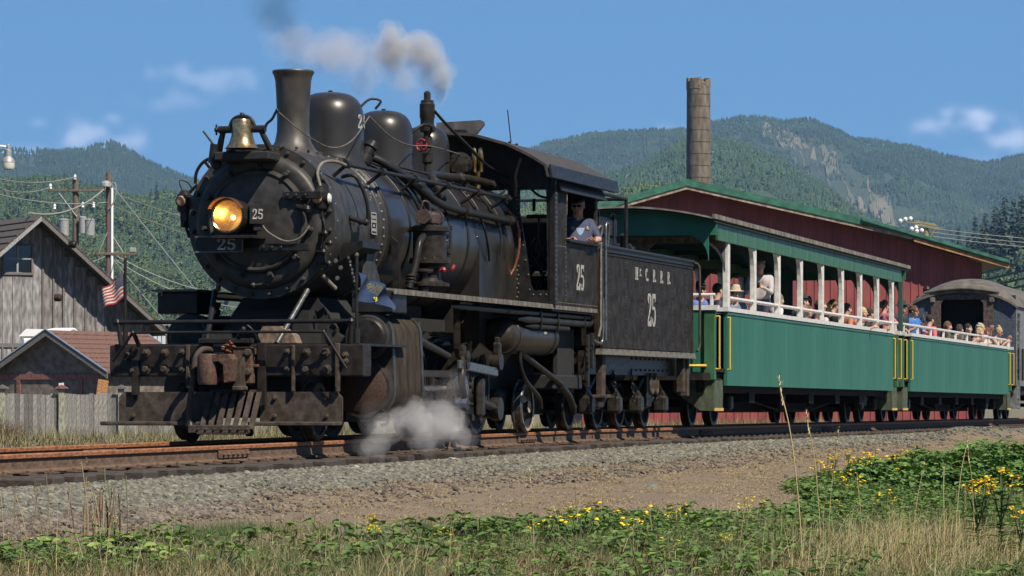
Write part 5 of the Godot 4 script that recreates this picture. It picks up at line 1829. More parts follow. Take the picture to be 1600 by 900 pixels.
func build_top(o: Node3D) -> void:
	var mb := MB.new()
	mb.xf = Transform3D(Basis(), L(0, 3.34, 1.98))
	mb.lathe([Vector2(0.4, -0.06), Vector2(0.34, 0.01), Vector2(0.27, 0.07), Vector2(0.215, 0.16), Vector2(0.193, 0.28), Vector2(0.19, 0.42), Vector2(0.2, 0.7), Vector2(0.212, 0.88), Vector2(0.228, 0.94), Vector2(0.243, 0.965), Vector2(0.248, 0.985), Vector2(0.24, 1.0), Vector2(0.215, 1.0), Vector2(0.19, 0.9), Vector2(0.17, 0.5), Vector2(0.0, 0.4)], 48)
	var st := part("smokestack", mb, M.stack, o)
	mb = MB.new()
	for k in 14:
		var a := TAU * k / 14
		var p := Vector2(sin(a), cos(a)) * 0.33
		mb.bolt(L(p.x, BY + sqrt(0.78 - p.x * p.x) + 0.01, 1.98 + p.y), Vector3(p.x, 0.9, 0).normalized(), 0.018, 0.03)
	part("base_bolts", mb, M.smokebox, st, "", true)
	var ds := [[3.36, 0.41, 0.97, "sand_dome"], [5.5, 0.375, 0.92, "steam_dome"], [7.35, 0.32, 0.86, "rear_dome"]]
	for e in ds:
		var r: float = e[1]
		var h: float = e[2] - 0.02
		mb = MB.new()
		mb.xf = Transform3D(Basis(), L(0, 3.25, e[0]))
		var pr := [Vector2(r + 0.11, -0.02), Vector2(r + 0.05, 0.05), Vector2(r + 0.012, 0.14), Vector2(r, 0.22), Vector2(r, h * 0.62)]
		for k in 10:      # straight flanks, tight shoulders, nearly flat crown
			var a := (k + 1) * PI / 20
			pr.append(Vector2(r * pow(cos(a), 0.62) if k < 9 else 0.0, h * 0.62 + h * 0.38 * pow(sin(a), 0.86)))
		mb.lathe(pr, 48)
		var d := part(e[3], mb, M.jacket, o)
		mb = MB.new()
		mb.xf = Transform3D(Basis(), L(0, 3.25 + h, e[0]))
		mb.lathe([Vector2(0.03, -0.01), Vector2(0.03, 0.02), Vector2(0, 0.03)], 8)
		if e[3] != "rear_dome":
			part("lid_knob", mb, M.black, d)
		if e[3] == "sand_dome":
			for q in 2:      # figures bent round the dome's flank
				var a := deg_to_rad(79.0 + 23.0 * q)
				text("25"[q], 0.17, M.letter, d, L(0, 3.83, e[0]) + Vector3(sin(a), 0, cos(a)) * (r + 0.003), a, 0.8)
			mb = MB.new()
			mb.tube(smooth([L(0.36, 4.02, 3.42), L(0.46, 4.12, 3.5), L(0.58, 4.1, 3.55), L(0.52, 4.0, 3.52)]), 0.016, 6)
			part("lid_handle", mb, M.black, d)
		if e[3] == "steam_dome":
			mb = MB.new()
			mb.tube(smooth([L(0.3, 3.86, 5.7), L(0.42, 3.98, 5.8), L(0.5, 3.97, 5.95), L(0.42, 3.86, 6.1)]), 0.02, 6)
			part("dome_pipe", mb, M.black, d)
	mb = MB.new()
	for k in 3:
		mb.tube(smooth([around(0.42 + 0.02 * k, 0.95, 3.5 + 0.12 * k), around(0.7, 0.97, 3.75 + 0.2 * k), around(1.2, 0.97, 4.0 + 0.25 * k), around(1.75, 0.96, 4.3 + 0.3 * k)]), 0.016, 6)
	part("sand_pipes", mb, M.black, o)
	var vs := 6.3
	var vt := 0.34
	mb = MB.new()
	mb.xf = Transform3D(Basis(), L(vt, 3.36, vs))
	mb.lathe([Vector2(0.0, 0.0), Vector2(0.05, 0.0), Vector2(0.045, 0.16), Vector2(0.07, 0.18), Vector2(0.075, 0.3), Vector2(0.05, 0.32), Vector2(0.05, 0.36), Vector2(0.068, 0.38), Vector2(0.068, 0.5), Vector2(0.05, 0.52), Vector2(0.05, 0.56), Vector2(0.1, 0.58), Vector2(0.105, 0.64), Vector2(0.09, 0.66), Vector2(0.09, 0.74), Vector2(0.1, 0.76), Vector2(0.1, 0.93), Vector2(0.085, 0.95), Vector2(0.085, 0.98), Vector2(0.045, 0.99), Vector2(0.045, 1.08), Vector2(0.025, 1.1), Vector2(0, 1.11)], 20)
	var sv := part("safety_valve", mb, M.greasy, o)
	mb = MB.new()
	mb.xf = MB.axis(L(vt - 0.02, 3.75, vs - 0.12), Vector3(-0.25, 0, 1))
	var ring := []
	for k in 17:
		var a := TAU * k / 16
		ring.append(Vector3(cos(a) * 0.075, 0.04, sin(a) * 0.075))
	mb.tube(ring, 0.014, 8)
	for k in 5:
		var a := TAU * k / 5
		mb.tube([Vector3(0, 0.04, 0), Vector3(cos(a) * 0.075, 0.04, sin(a) * 0.075)], 0.01, 6)
	mb.cyl(Vector3(0, -0.06, 0), Vector3(0, 0.05, 0), 0.018, 8)
	part("red_handwheel", mb, M.red_paint, sv)
	mb = MB.new()
	mb.tube(smooth([L(vt + 0.1, 4.2, vs), L(vt + 0.2, 4.02, vs + 0.3), L(vt + 0.3, 3.8, vs + 0.9), L(vt + 0.35, 3.6, vs + 1.6), L(0.8, 3.48, 8.6)]), 0.02, 8)
	part("valve_hose", mb, M.black, sv)
	mb = MB.new()
	mb.xf = Transform3D(Basis(), L(0.08, 4.0, 7.3))
	mb.lathe([Vector2(0.05, 0), Vector2(0.05, 0.12), Vector2(0.03, 0.14), Vector2(0.03, 0.24), Vector2(0.0, 0.25)], 10)
	part("pop_valve", mb, M.olive, o)
	mb = MB.new()
	for q in [-0.045, 0.045]:
		mb.xf = Transform3D(Basis(), L(0.52 + q, 3.42, 8.05))
		mb.lathe([Vector2(0, 0.1), Vector2(0.03, 0.1), Vector2(0.03, 0.2), Vector2(0.042, 0.22), Vector2(0.042, 0.41), Vector2(0.03, 0.43), Vector2(0, 0.44)], 12)
	mb.xf = Transform3D(Basis(), L(0.52, 3.36, 8.05))
	mb.lathe([Vector2(0.05, -0.1), Vector2(0.035, 0.0), Vector2(0.05, 0.02), Vector2(0.05, 0.07), Vector2(0.03, 0.09), Vector2(0.05, 0.16), Vector2(0, 0.17)], 12)
	part("whistle", mb, M.brass, o)
	mb = MB.new()
	mb.xf = MB.axis(L(0.36, 3.6, 7.75), Vector3(0.25, 0, 1))
	mb.lathe([Vector2(0, -0.3), Vector2(0.09, -0.3), Vector2(0.1, -0.1), Vector2(0.165, -0.08), Vector2(0.17, 0.05), Vector2(0.14, 0.1), Vector2(0.13, 0.16), Vector2(0.0, 0.18)], 20)
	mb.xf = Transform3D()
	mb.cbox(L(0.36, 3.42, 7.85), Vector3(0.16, 0.14, 0.3), 0.02)
	var dy := part("dynamo", mb, M.iron, o)
	mb = MB.new()
	for k in 8:
		var a := TAU * k / 8
		mb.xf = MB.axis(L(0.36, 3.6, 7.75), Vector3(0.25, 0, 1)) * Transform3D(Basis(Vector3.UP, a), Vector3.ZERO)
		mb.cbox(Vector3(0, 0.12, 0.13), Vector3(0.03, 0.1, 0.03), 0.004)
	part("fins", mb, M.black, dy)

func build_piping(o: Node3D) -> void:
	var pts := []
	for k in 14:
		pts.append(L(0.84 + 0.018 * k, 3.185 - 0.004 * k, 1.34 + 0.49 * k))
	var mb := MB.new()
	mb.tube(pts, 0.024, 8)
	var hr := part("handrail", mb, M.black, o)
	for k in 6:
		var s := 1.42 + 1.22 * k
		var st := MB.new()
		var p := L(0.845 + 0.018 * (s - 1.34) / 0.49, 3.185 - 0.004 * (s - 1.34) / 0.49, s)
		var d := (p - L(0, BY, s)).normalized()
		st.tube([L(0, BY, s) + d * 0.86, p + d * 0.02], 0.023, 8)
		st.cyl(p - Vector3(0, 0, 0.06), p + Vector3(0, 0, 0.06), 0.046, 10)
		part("stanchion", st, M.black, hr)
	mb = MB.new()
	mb.tube(smooth([around(0.36, 0.96, 3.55), around(0.48, 1.02, 3.62), around(0.72, 1.03, 3.8), around(0.98, 1.03, 4.2), around(1.15, 1.03, 4.75), around(1.2, 1.03, 5.4), around(1.22, 1.04, 6.4), around(1.24, 1.05, 7.4), around(1.25, 1.05, 8.02)], 8), 0.05, 10)
	var dp := part("delivery_pipe", mb, M.black, o)
	mb = MB.new()
	for e in [[1.21, 1.04, 5.9], [1.24, 1.05, 7.9]]:
		mb.cyl(around(e[0], e[1], e[2] - 0.06), around(e[0], e[1], e[2] + 0.06), 0.072, 12)
		mb.tube([around(e[0] + 0.05, 0.9, e[2]), around(e[0], e[1], e[2])], 0.03, 8)
	mb.sphere(around(0.36, 0.98, 3.55), 0.085, 10)
	part("pipe_clamps", mb, M.greasy, dp)
	mb = MB.new()      # check valve body beside the first dome
	mb.xf = MB.axis(around(0.42, 0.92, 3.45), around(0.42, 1, 0) - L(0, BY, 0) + Vector3(0, 0, -0.4))
	mb.lathe([Vector2(0, 0), Vector2(0.1, 0), Vector2(0.1, 0.1), Vector2(0.07, 0.12), Vector2(0.07, 0.2), Vector2(0.09, 0.22), Vector2(0.06, 0.3), Vector2(0, 0.32)], 14)
	part("check_valve", mb, M.black, dp)
	mb = MB.new()
	mb.tube(smooth([around(1.15, 0.95, 5.35), around(0.98, 0.99, 5.3), around(0.82, 1.02, 5.28), around(0.74, 1.03, 5.36), around(0.66, 1.03, 5.6), around(0.62, 1.04, 6.5), around(0.6, 1.06, 7.3), around(0.64, 1.08, 7.8), around(0.7, 1.1, 8.4)], 6), 0.052, 10)
	var up := part("steam_pipe", mb, M.greasy, o)
	mb = MB.new()
	for e in [[0.82, 1.02, 5.28], [0.62, 1.05, 6.9], [0.68, 1.09, 8.2]]:
		mb.sphere(around(e[0], e[1], e[2]), 0.075, 10)
	part("pipe_joints", mb, M.greasy, up)
	var thin := [
		[[0.55, 0.95, 3.9], [0.9, 0.96, 4.15], [1.3, 0.97, 4.3], [1.6, 0.96, 4.35]],
		[[0.5, 0.96, 6.7], [0.9, 0.98, 6.6], [1.3, 1.0, 6.7], [1.6, 0.99, 6.9], [1.8, 0.99, 7.05]],
		[[0.62, 0.97, 7.2], [0.95, 0.99, 7.35], [1.35, 1.0, 7.5], [1.7, 1.0, 7.5]],
		[[0.75, 1.0, 6.9], [0.85, 1.05, 7.3], [0.9, 1.12, 7.9], [0.78, 1.2, 8.4]],
		[[0.4, 0.96, 5.9], [0.55, 0.97, 6.5], [0.6, 0.98, 7.0], [0.7, 0.99, 7.5], [0.8, 1.0, 8.3]],
		[[0.3, 0.95, 4.3], [0.42, 0.96, 5.0], [0.5, 0.97, 5.6], [0.52, 0.97, 6.4]]]
	for e in thin:
		var q := []
		for x in e: q.append(around(x[0], x[1], x[2]))
		mb = MB.new()
		mb.tube(smooth(q), 0.016, 6)
		part("thin_pipe", mb, M.black, o)
	mb = MB.new()
	mb.tube(smooth([around(1.0, 1.0, 8.3), around(1.25, 1.05, 8.32), around(1.55, 1.02, 8.34), around(1.85, 1.0, 8.3), around(2.05, 0.98, 8.2)]), 0.02, 6)
	part("thin_pipe", mb, M.copper, o)
	mb = MB.new()
	mb.tube(smooth([around(0.92, 1.16, 8.5), around(0.86, 1.3, 8.3), around(0.78, 1.4, 8.3), around(0.72, 1.6, 8.3)]), 0.018, 6)
	part("thin_pipe", mb, M.grey_edge, o)
	mb = MB.new()
	for e in [[1.25, 6.55], [1.32, 6.8], [1.5, 6.6], [1.75, 6.9], [1.1, 7.6], [1.62, 5.2], [1.7, 4.9]]:
		mb.dome(around(e[0], 0.93, e[1]), around(e[0], 1, 0) - L(0, BY, 0), 0.022)
	part("plugs", mb, M.jacket, o, "", true)
	var px := 1.17
	var psn := 3.66
	mb = MB.new()
	mb.xf = Transform3D(Basis(), L(px, 1.84, psn))
	mb.lathe([Vector2(0, 0.0), Vector2(0.24, 0.0), Vector2(0.24, 0.04), Vector2(0.16, 0.06), Vector2(0.13, 0.1), Vector2(0.13, 0.24), Vector2(0.19, 0.27), Vector2(0.25, 0.28), Vector2(0.25, 0.325), Vector2(0.205, 0.335), Vector2(0.205, 0.66), Vector2(0.25, 0.67), Vector2(0.25, 0.72), Vector2(0.2, 0.74), Vector2(0, 0.76)], 28)
	var pump := part("air_pump", mb, M.greasy, o)
	mb = MB.new()
	mb.cbox(L(px, 2.66, psn), Vector3(0.2, 0.16, 0.26), 0.03)
	mb.cyl(L(px, 2.68, psn - 0.24), L(px, 2.68, psn + 0.24), 0.075, 14)
	mb.cyl(L(px, 2.68, psn + 0.24), L(px, 2.68, psn + 0.29), 0.1, 14)
	mb.cyl(L(px, 2.68, psn - 0.29), L(px, 2.68, psn - 0.24), 0.09, 14)
	mb.tube(smooth([L(px, 2.74, psn), L(px, 2.85, psn - 0.05), L(px - 0.05, 2.87, psn - 0.1), L(px - 0.08, 2.78, psn - 0.1)]), 0.014, 6)
	part("pump_head", mb, mk("pump_brown", lin(0.085, 0.06, 0.055), 0.6, 0.0, T.rust, Vector3.ONE * 2.0), pump)
	mb = MB.new()
	for k in 12:
		var a := TAU * k / 12
		for y in [2.14, 2.53]:
			mb.bolt(L(px + sin(a) * 0.228, y, psn + cos(a) * 0.228), Vector3.UP, 0.018, 0.05)
	part("flange_bolts", mb, M.iron, pump, "", true)
	mb = MB.new()
	mb.tube(smooth([L(px - 0.02, 2.42, psn - 0.22), L(px + 0.02, 2.43, psn - 0.34), L(px + 0.02, 2.34, psn - 0.5), L(px, 2.1, psn - 0.58), L(px - 0.05, 1.8, psn - 0.68)]), 0.045, 10)
	part("pump_pipe", mb, M.black, pump)
	mb = MB.new()
	for y in [1.86, 1.9, 1.94]:
		mb.cyl(L(px - 0.04, y, psn - 0.65), L(px - 0.04, y + 0.02, psn - 0.645), 0.062, 10)
	part("pipe_nut", mb, M.greasy, pump)
	mb = MB.new()
	var r := RandomNumberGenerator.new()
	r.seed = 6
	mb.cbox(L(px + 0.06, 2.38, psn + 0.3), Vector3(0.1, 0.42, 0.1), 0.02)
	for k in 16:
		mb.sphere(L(px + 0.08 + r.randf_range(-0.04, 0.06), 2.16 + r.randf_range(0.0, 0.42), psn + 0.33 + r.randf_range(-0.06, 0.12)), r.randf_range(0.02, 0.045), 6)
	part("governor", mb, M.black, pump)
	mb = MB.new()
	mb.sphere(L(px + 0.2, 2.04, psn - 0.08), 0.035, 8)
	mb.cyl(L(px + 0.12, 2.04, psn - 0.08), L(px + 0.22, 2.04, psn - 0.08), 0.022, 8)
	part("red_valve", mb, M.red_paint, pump)
	mb = MB.new()
	mb.tube([L(px + 0.16, 2.06, psn + 0.42), L(px + 0.14, 2.11, psn + 0.56)], 0.02, 6)
	part("red_lever", mb, M.red_paint, pump)
	mb = MB.new()
	mb.xf = Transform3D(Basis(), L(px + 0.02, 1.74, psn - 0.34))
	mb.lathe([Vector2(0, 0), Vector2(0.06, 0), Vector2(0.06, 0.08), Vector2(0.1, 0.1), Vector2(0.1, 0.13), Vector2(0.05, 0.15), Vector2(0.05, 0.25), Vector2(0.12, 0.27), Vector2(0.12, 0.3), Vector2(0, 0.31)], 14)
	part("lubricator", mb, M.greasy, pump)
	mb = MB.new()      # second narrow pump bracket before it
	mb.prism([Vector2(0.75, 2.55), Vector2(1.0, 2.35), Vector2(1.02, 1.8), Vector2(0.94, 1.8), Vector2(0.93, 2.3), Vector2(0.75, 2.45)], -2.98, -2.9)
	part("bracket", mb, M.black, o)
	mb = MB.new().at(side_on(1.0))
	mb.prism([Vector2(-2.3, 1.8), Vector2(-1.62, 1.8), Vector2(-1.8, 2.26), Vector2(-1.92, 2.26)], 0.95, 0.985)
	part("stay_plate", mb, M.smokebox, o)
	mb = MB.new()
	mb.prism([Vector2(0.78, 2.26), Vector2(1.08, 2.3), Vector2(1.08, 2.22), Vector2(0.8, 2.06)], -1.95, -1.3)
	part("shelf_bracket", mb, M.black, o)
	mb = MB.new()
	for k in 9:
		mb.sphere(L(0.92 + 0.012 * k, 2.1 - 0.045 * k, 1.25 + (k % 2) * 0.02), 0.022, 6)
	for e in [[0.8, 2.06], [0.86, 1.98], [0.82, 1.86]]:
		mb.bolt(L(e[0], e[1], 1.15), Vector3(0.3, 0, 1), 0.03, 0.05)
	part("chain", mb, M.steel, o)
	for sg in [1.0, -1.0]:
		mb = MB.new()
		mb.box(L(0.86 if sg > 0 else -1.42, 1.715, 11.05), L(1.42 if sg > 0 else -0.86, 1.74, 1.92))
		var rb := part("running_board", mb, M.black, o)
		mb = MB.new()
		mb.box(L(1.42 if sg > 0 else -1.435, 1.685, 11.05), L(1.435 if sg > 0 else -1.42, 1.748, 1.4))
		mb.tube([L(0.62 * sg, 1.9, 1.18), L(0.72 * sg, 1.75, 1.38)], 0.03, 6)
		part("edge", mb, M.grey_edge, rb)

func build_running_gear(o: Node3D) -> void:
	for sg in [1.0, -1.0]:
		var hull := []
		for k in 15:      # round the valve chest
			var a := deg_to_rad(-160.0 + 170.0 * k / 14.0 + 65.0)
			hull.append(Vector2(1.1 + 0.265 * sin(a), 1.19 + 0.265 * cos(a)))
		for k in 15:
			var a := deg_to_rad(80.0 + 160.0 * k / 14.0)
			hull.append(Vector2(1.05 + 0.335 * sin(a), 0.6 + 0.335 * cos(a)))
		hull.append(Vector2(0.6, 0.45))
		hull.append(Vector2(0.6, 1.3))
		var mb := MB.new()
		mb.prism(hull if sg > 0 else hull.map(func(p): return Vector2(-p.x, p.y)), -2.66, -1.5, true)
		var cy := part("cylinder_block", mb, M.casing, o)
		for e in [[1.1, 1.19, 0.25, 1.4], [1.05, 0.6, 0.325, 1.38]]:
			mb = MB.new()
			mb.xf = MB.axis(L(e[0] * sg, e[1], 0), Vector3(0, 0, -1))
			var r: float = e[2]
			mb.lathe([Vector2(0, e[3] - 0.05), Vector2(r * 0.8, e[3] - 0.04), Vector2(r * 0.9, e[3] - 0.02), Vector2(r, e[3] - 0.01), Vector2(r, e[3] + 0.05), Vector2(r * 0.93, e[3] + 0.06), Vector2(r * 0.93, e[3] + 0.09), Vector2(r * 1.06, e[3] + 0.1), Vector2(r * 1.06, 1.52)], 40)
			mb.bolt(L(e[0] * sg, e[1], e[3]), Vector3(0, 0, 1), 0.045, 0.08)
			var hd := part("cylinder_head", mb, M.rusty_dark if e[1] < 1.0 else M.iron, cy)
			mb = MB.new()
			for k in 12:
				var a := TAU * k / 12
				mb.bolt(L(e[0] * sg + sin(a) * r * 0.86, e[1] + cos(a) * r * 0.86, e[3] + 0.02), Vector3(0, 0, 1), 0.018, 0.025)
			part("head_bolts", mb, M.iron, hd, "", true)
			mb = MB.new()
			mb.xf = MB.axis(L(e[0] * sg, e[1], 0), Vector3(0, 0, -1))
			mb.lathe([Vector2(r * 0.95, e[3] - 0.02), Vector2(r * 1.03, e[3] - 0.015), Vector2(r * 1.03, e[3] + 0.045), Vector2(r * 0.95, e[3] + 0.05)], 40)
			part("bright_rim", mb, M.smokebox, hd)
		mb = MB.new()
		for z in [[-1.58, -1.49], [-2.68, -2.6]]:      # end flanges a little larger than the jacket
			mb.prism(hull.map(func(p): return Vector2((1.06 + (p.x - 1.06) * 1.05) * sg, 0.85 + (p.y - 0.85) * 1.04)), z[0], z[1], true)
		part("end_flanges", mb, M.smokebox, cy)
		mb = MB.new()
		mb.xf = Transform3D(Basis(), L(1.06 * sg, 1.42, 2.2))
		mb.lathe([Vector2(0.06, 0), Vector2(0.05, 0.05), Vector2(0.07, 0.07), Vector2(0.07, 0.11), Vector2(0.05, 0.13), Vector2(0.075, 0.16), Vector2(0.07, 0.2), Vector2(0, 0.22)], 12)
		part("relief_valve", mb, M.steel, cy)
		mb = MB.new()
		for e in [[1.28, 1.4, 2.55], [1.2, 1.42, 1.95], [1.25, 1.4, 1.8]]:
			mb.bolt(L(e[0] * sg - 0.08 * sg, e[1], e[2]), Vector3.UP, 0.02, 0.04)
		mb.tube(smooth([L(1.3 * sg, 0.36, 1.3), L(1.36 * sg, 0.3, 1.36), L(1.34 * sg, 0.2, 1.4), L(1.3 * sg, 0.18, 1.32)]), 0.02, 6)
		mb.tube([L(1.1 * sg, 0.26, 1.6), L(1.12 * sg, 0.14, 1.62)], 0.03, 8)
		mb.tube([L(1.1 * sg, 0.26, 2.5), L(1.12 * sg, 0.14, 2.52)], 0.03, 8)
		part("drain_cocks", mb, M.iron, cy)
		mb = MB.new()
		mb.cyl(L(1.08 * sg, 0.6, 2.6), L(1.08 * sg, 0.6, 4.9), 0.045, 12)
		mb.cyl(L(1.08 * sg, 0.6, 2.6), L(1.08 * sg, 0.6, 2.76), 0.13, 14)
		mb.cyl(L(1.08 * sg, 0.6, 2.76), L(1.08 * sg, 0.6, 2.9), 0.085, 14)
		mb.cyl(L(1.04 * sg, 1.2, 2.6), L(1.04 * sg, 1.2, 3.4), 0.032, 10)
		mb.cyl(L(1.04 * sg, 1.2, 2.6), L(1.04 * sg, 1.2, 2.72), 0.1, 12)
		part("piston_rod", mb, M.steel, o)
		mb = MB.new()
		for y in [0.78, 0.4]:
			mb.cbox(L(1.1 * sg, y, 4.0), Vector3(0.16, 0.09, 2.5), 0.012)
		mb.cbox(L(1.1 * sg, 0.6, 5.28), Vector3(0.18, 0.56, 0.1), 0.015)
		mb.cbox(L(0.95 * sg, 0.8, 5.28), Vector3(0.4, 0.7, 0.12), 0.015)
		part("crosshead_guides", mb, M.greasy, o)
		mb = MB.new().at(side_on(sg))
		mb.prism([Vector2(-5.1, 0.42), Vector2(-4.6, 0.42), Vector2(-4.55, 0.6), Vector2(-4.6, 0.76), Vector2(-5.1, 0.76), Vector2(-5.2, 0.6)], 1.0, 1.22)
		part("crosshead", mb, M.steel, o)
		for s in [4.15, 5.55, 6.95]:
			wheel(o, L(0.76 * sg, 0.61, s), 0.6, 12, M.iron, M.sooty, 0.14, "driving_wheel", 1.0, sg)
		mb = MB.new()      # side rod and main rod
		mb.cbox(L(0.98 * sg, 0.34, 5.55), Vector3(0.06, 0.12, 2.9), 0.01)
		for s in [4.15, 5.55, 6.95]:
			mb.cyl(L(0.9 * sg, 0.34, s), L(1.04 * sg, 0.34, s), 0.12, 16)
		part("side_rod", mb, M.greasy, o)
		mb = MB.new()
		mb.xf = Transform3D(Basis(), L(1.09 * sg, 0.6, 4.85))
		mb.tube([Vector3(0, 0, 0), L(0, -0.26, 2.1)], 0.055, 6)
		mb.cyl(L(-0.06, -0.26, 2.1), L(0.06, -0.26, 2.1), 0.15, 16)
		part("main_rod", mb, M.greasy, o)
		mb = MB.new().at(side_on(sg))
		mb.prism([Vector2(-5.0, 1.62), Vector2(-4.84, 1.62), Vector2(-4.78, 1.5), Vector2(-5.12, 1.2), Vector2(-5.14, 1.04), Vector2(-4.6, 0.98), Vector2(-4.52, 1.1), Vector2(-4.5, 1.66), Vector2(-4.6, 1.7), Vector2(-4.62, 1.12), Vector2(-4.98, 1.18), Vector2(-4.72, 1.42)], 1.22, 1.28)
		part("link_frame", mb, M.greasy, o)
		mb = MB.new()
		mb.tube([L(1.24 * sg, 1.18, 2.95), L(1.25 * sg, 1.0, 4.2)], [0.05, 0.04], 6)
		mb.cbox(L(1.2 * sg, 1.17, 2.95), Vector3(0.1, 0.1, 0.2), 0.02)
		part("valve_rod", mb, M.greasy, o)
		mb = MB.new()
		mb.tube(smooth([L(1.26 * sg, 1.0, 4.72), L(1.28 * sg, 0.85, 4.7), L(1.28 * sg, 0.7, 4.66), L(1.27 * sg, 0.5, 4.8)]), 0.05, 8)
		for y in [1.0, 0.92]:
			mb.cyl(L(1.22 * sg, y, 4.78), L(1.34 * sg, y, 4.78), 0.075, 12)
		part("combination_lever", mb, M.greasy, o)
		mb = MB.new()
		mb.cbox(Vector3(0, 0, 0), Vector3(0.05, 0.11, 1.75), 0.01)
		var er := part("eccentric_rod", mb, M.steel, o)
		er.position = L(1.28 * sg, 0.86, 5.4)
		er.rotation.x = -0.05
		mb = MB.new()
		mb.cyl(L(1.2 * sg, 0.95, 6.3), L(1.34 * sg, 0.95, 6.3), 0.11, 14)
		mb.cbox(L(1.28 * sg, 1.05, 6.3), Vector3(0.1, 0.3, 0.12), 0.02)
		mb.cbox(L(1.28 * sg, 1.22, 6.3), Vector3(0.06, 0.1, 0.06), 0.01)
		mb.cbox(L(1.2 * sg, 0.5, 5.75), Vector3(0.12, 0.55, 0.22), 0.05)
		part("return_crank", mb, M.greasy, o)
		mb = MB.new()
		mb.tube([L(1.22 * sg, 0.55, 2.95), L(1.2 * sg, 0.7, 3.0), L(1.2 * sg, 0.95, 3.1)], 0.05, 8)
		mb.sphere(L(1.22 * sg, 1.0, 3.05), 0.07, 8)
		mb.sphere(L(1.22 * sg, 1.32, 2.98), 0.07, 8)
		mb.prism([Vector2(-3.2, 1.38), Vector2(-2.95, 1.38), Vector2(-2.9, 1.55), Vector2(-3.05, 1.62), Vector2(-3.22, 1.56)], 1.1, 1.12)
		mb.cyl(L(1.15 * sg, 1.3, 3.0), L(1.15 * sg, 1.42, 3.0), 0.035, 8)
		part("lubrication_fittings", mb, M.iron, o)
		mb = MB.new()
		mb.cyl(L(1.2 * sg, 1.3, 3.06), L(1.2 * sg, 1.4, 3.06), 0.03, 10)
		part("oil_cup", mb, M.brass, o)
		mb = MB.new()
		for s in [4.85, 6.25]:
			for k in 5:
				mb.cbox(L(0.56 * sg, 1.32 - 0.03 * k, s), Vector3(0.1, 0.025, 1.0 - 0.16 * k), 0.004)
			mb.cbox(L(0.56 * sg, 1.1, s), Vector3(0.06, 0.5, 0.08), 0.01)
		part("leaf_springs", mb, M.iron, o)
		wheel(o, L(0.76 * sg, 0.34, 0.5), 0.33, 0, M.dusty, M.sooty, 0.13, "pilot_wheel", 0.0, sg)
		wheel(o, L(0.8 * sg, 0.36, 9.35), 0.35, 0, M.steel, M.black, 0.13, "trailing_wheel", 0.0, sg)
		mb = MB.new()
		mb.xf = Transform3D(Basis(Vector3(0, 0, -1), Vector3(sg, 0, 0), Vector3(0, -sg, 0)), L(0.8 * sg, 0.36, 9.35))
		mb.lathe([Vector2(0.285, 0.062), Vector2(0.335, 0.071)], 36)
		mb.lathe([Vector2(0, 0.09), Vector2(0.085, 0.088)], 20)
		part("painted_rim", mb, M.tyre_white, o)
		mb = MB.new()
		mb.xf = MB.axis(L(1.08 * sg, 1.3, 6.95), Vector3(0, 0, -1))
		mb.lathe([Vector2(0, 0), Vector2(0.14, 0.03), Vector2(0.22, 0.1), Vector2(0.235, 0.16), Vector2(0.235, 2.4), Vector2(0.22, 2.46), Vector2(0.14, 2.53), Vector2(0, 2.56)], 32)
		var tk := part("air_tank", mb, M.olive, o)
		mb = MB.new()
		mb.xf = MB.axis(L(1.08 * sg, 1.3, 6.95), Vector3(0, 0, -1))
		for s in [0.35, 2.2]:
			mb.lathe([Vector2(0.236, s), Vector2(0.248, s + 0.01), Vector2(0.248, s + 0.06), Vector2(0.236, s + 0.07)], 32)
		part("tank_straps", mb, M.black, tk)
		mb = MB.new()
		mb.cbox(L(1.316 * sg, 1.36, 8.6), Vector3(0.004, 0.03, 0.14))
		part("stencil_mark", mb, M.letter, tk)
		for e in [[1.615, 0.038, 4.1, 11.0], [1.525, 0.05, 7.2, 11.0], [1.44, 0.034, 7.6, 9.8]]:
			mb = MB.new()
			mb.tube([L(1.3 * sg, e[0], e[2]), L(1.32 * sg, e[0], e[2] + 0.4), L(1.32 * sg, e[0], e[3])], [e[1] * 0.4, e[1], e[1]], 10)
			for s in [6.6, 8.2, 9.1, 10.6]:
				if s > e[2] and s < e[3]:
					mb.cyl(L(1.32 * sg, e[0], s), L(1.32 * sg, e[0], s + 0.06), e[1] * 1.25, 10)
			part("cooling_pipe", mb, M.iron, o)
		mb = MB.new()
		for s in [8.2, 9.1]:
			mb.tube([L(1.35 * sg, 1.68, s), L(1.375 * sg, 1.52, s), L(1.36 * sg, 1.4, s)], 0.012, 6)
		mb.tube(smooth([L(1.32 * sg, 1.615, 11.0), L(1.33 * sg, 1.57, 11.07), L(1.32 * sg, 1.525, 11.0)]), 0.05, 8)
		part("pipe_hangers", mb, M.iron, o)
		mb = MB.new()
		mb.tube(smooth([L(1.1 * sg, 1.1, 8.05), L(1.18 * sg, 0.86, 9.0), L(1.22 * sg, 0.68, 9.75), L(1.25 * sg, 0.5, 10.15), L(1.26 * sg, 0.34, 10.35), L(1.24 * sg, 0.26, 10.42)]), 0.04, 10)
		mb.tube([L(1.22 * sg, 0.66, 9.78), L(1.25 * sg, 0.5, 10.15), L(1.26 * sg, 0.34, 10.35)], 0.05, 10)
		part("feed_hose", mb, M.greasy, o)
		mb = MB.new()
		mb.tube(smooth([L(1.2 * sg, 1.1, 7.7), L(1.2 * sg, 0.9, 7.75), L(1.2 * sg, 0.7, 8.05), L(1.14 * sg, 0.5, 8.9), L(1.12 * sg, 0.34, 9.1)]), 0.03, 8)
		part("sand_hose", mb, M.black, o)
		mb = MB.new()
		mb.cbox(L(0.95 * sg, 0.7, 10.3), Vector3(0.5, 0.2, 1.6), 0.02)
		mb.cbox(L(1.1 * sg, 1.0, 10.4), Vector3(0.08, 0.9, 0.9), 0.01)
		part("cab_support", mb, M.sooty, o)
		mb = MB.new()
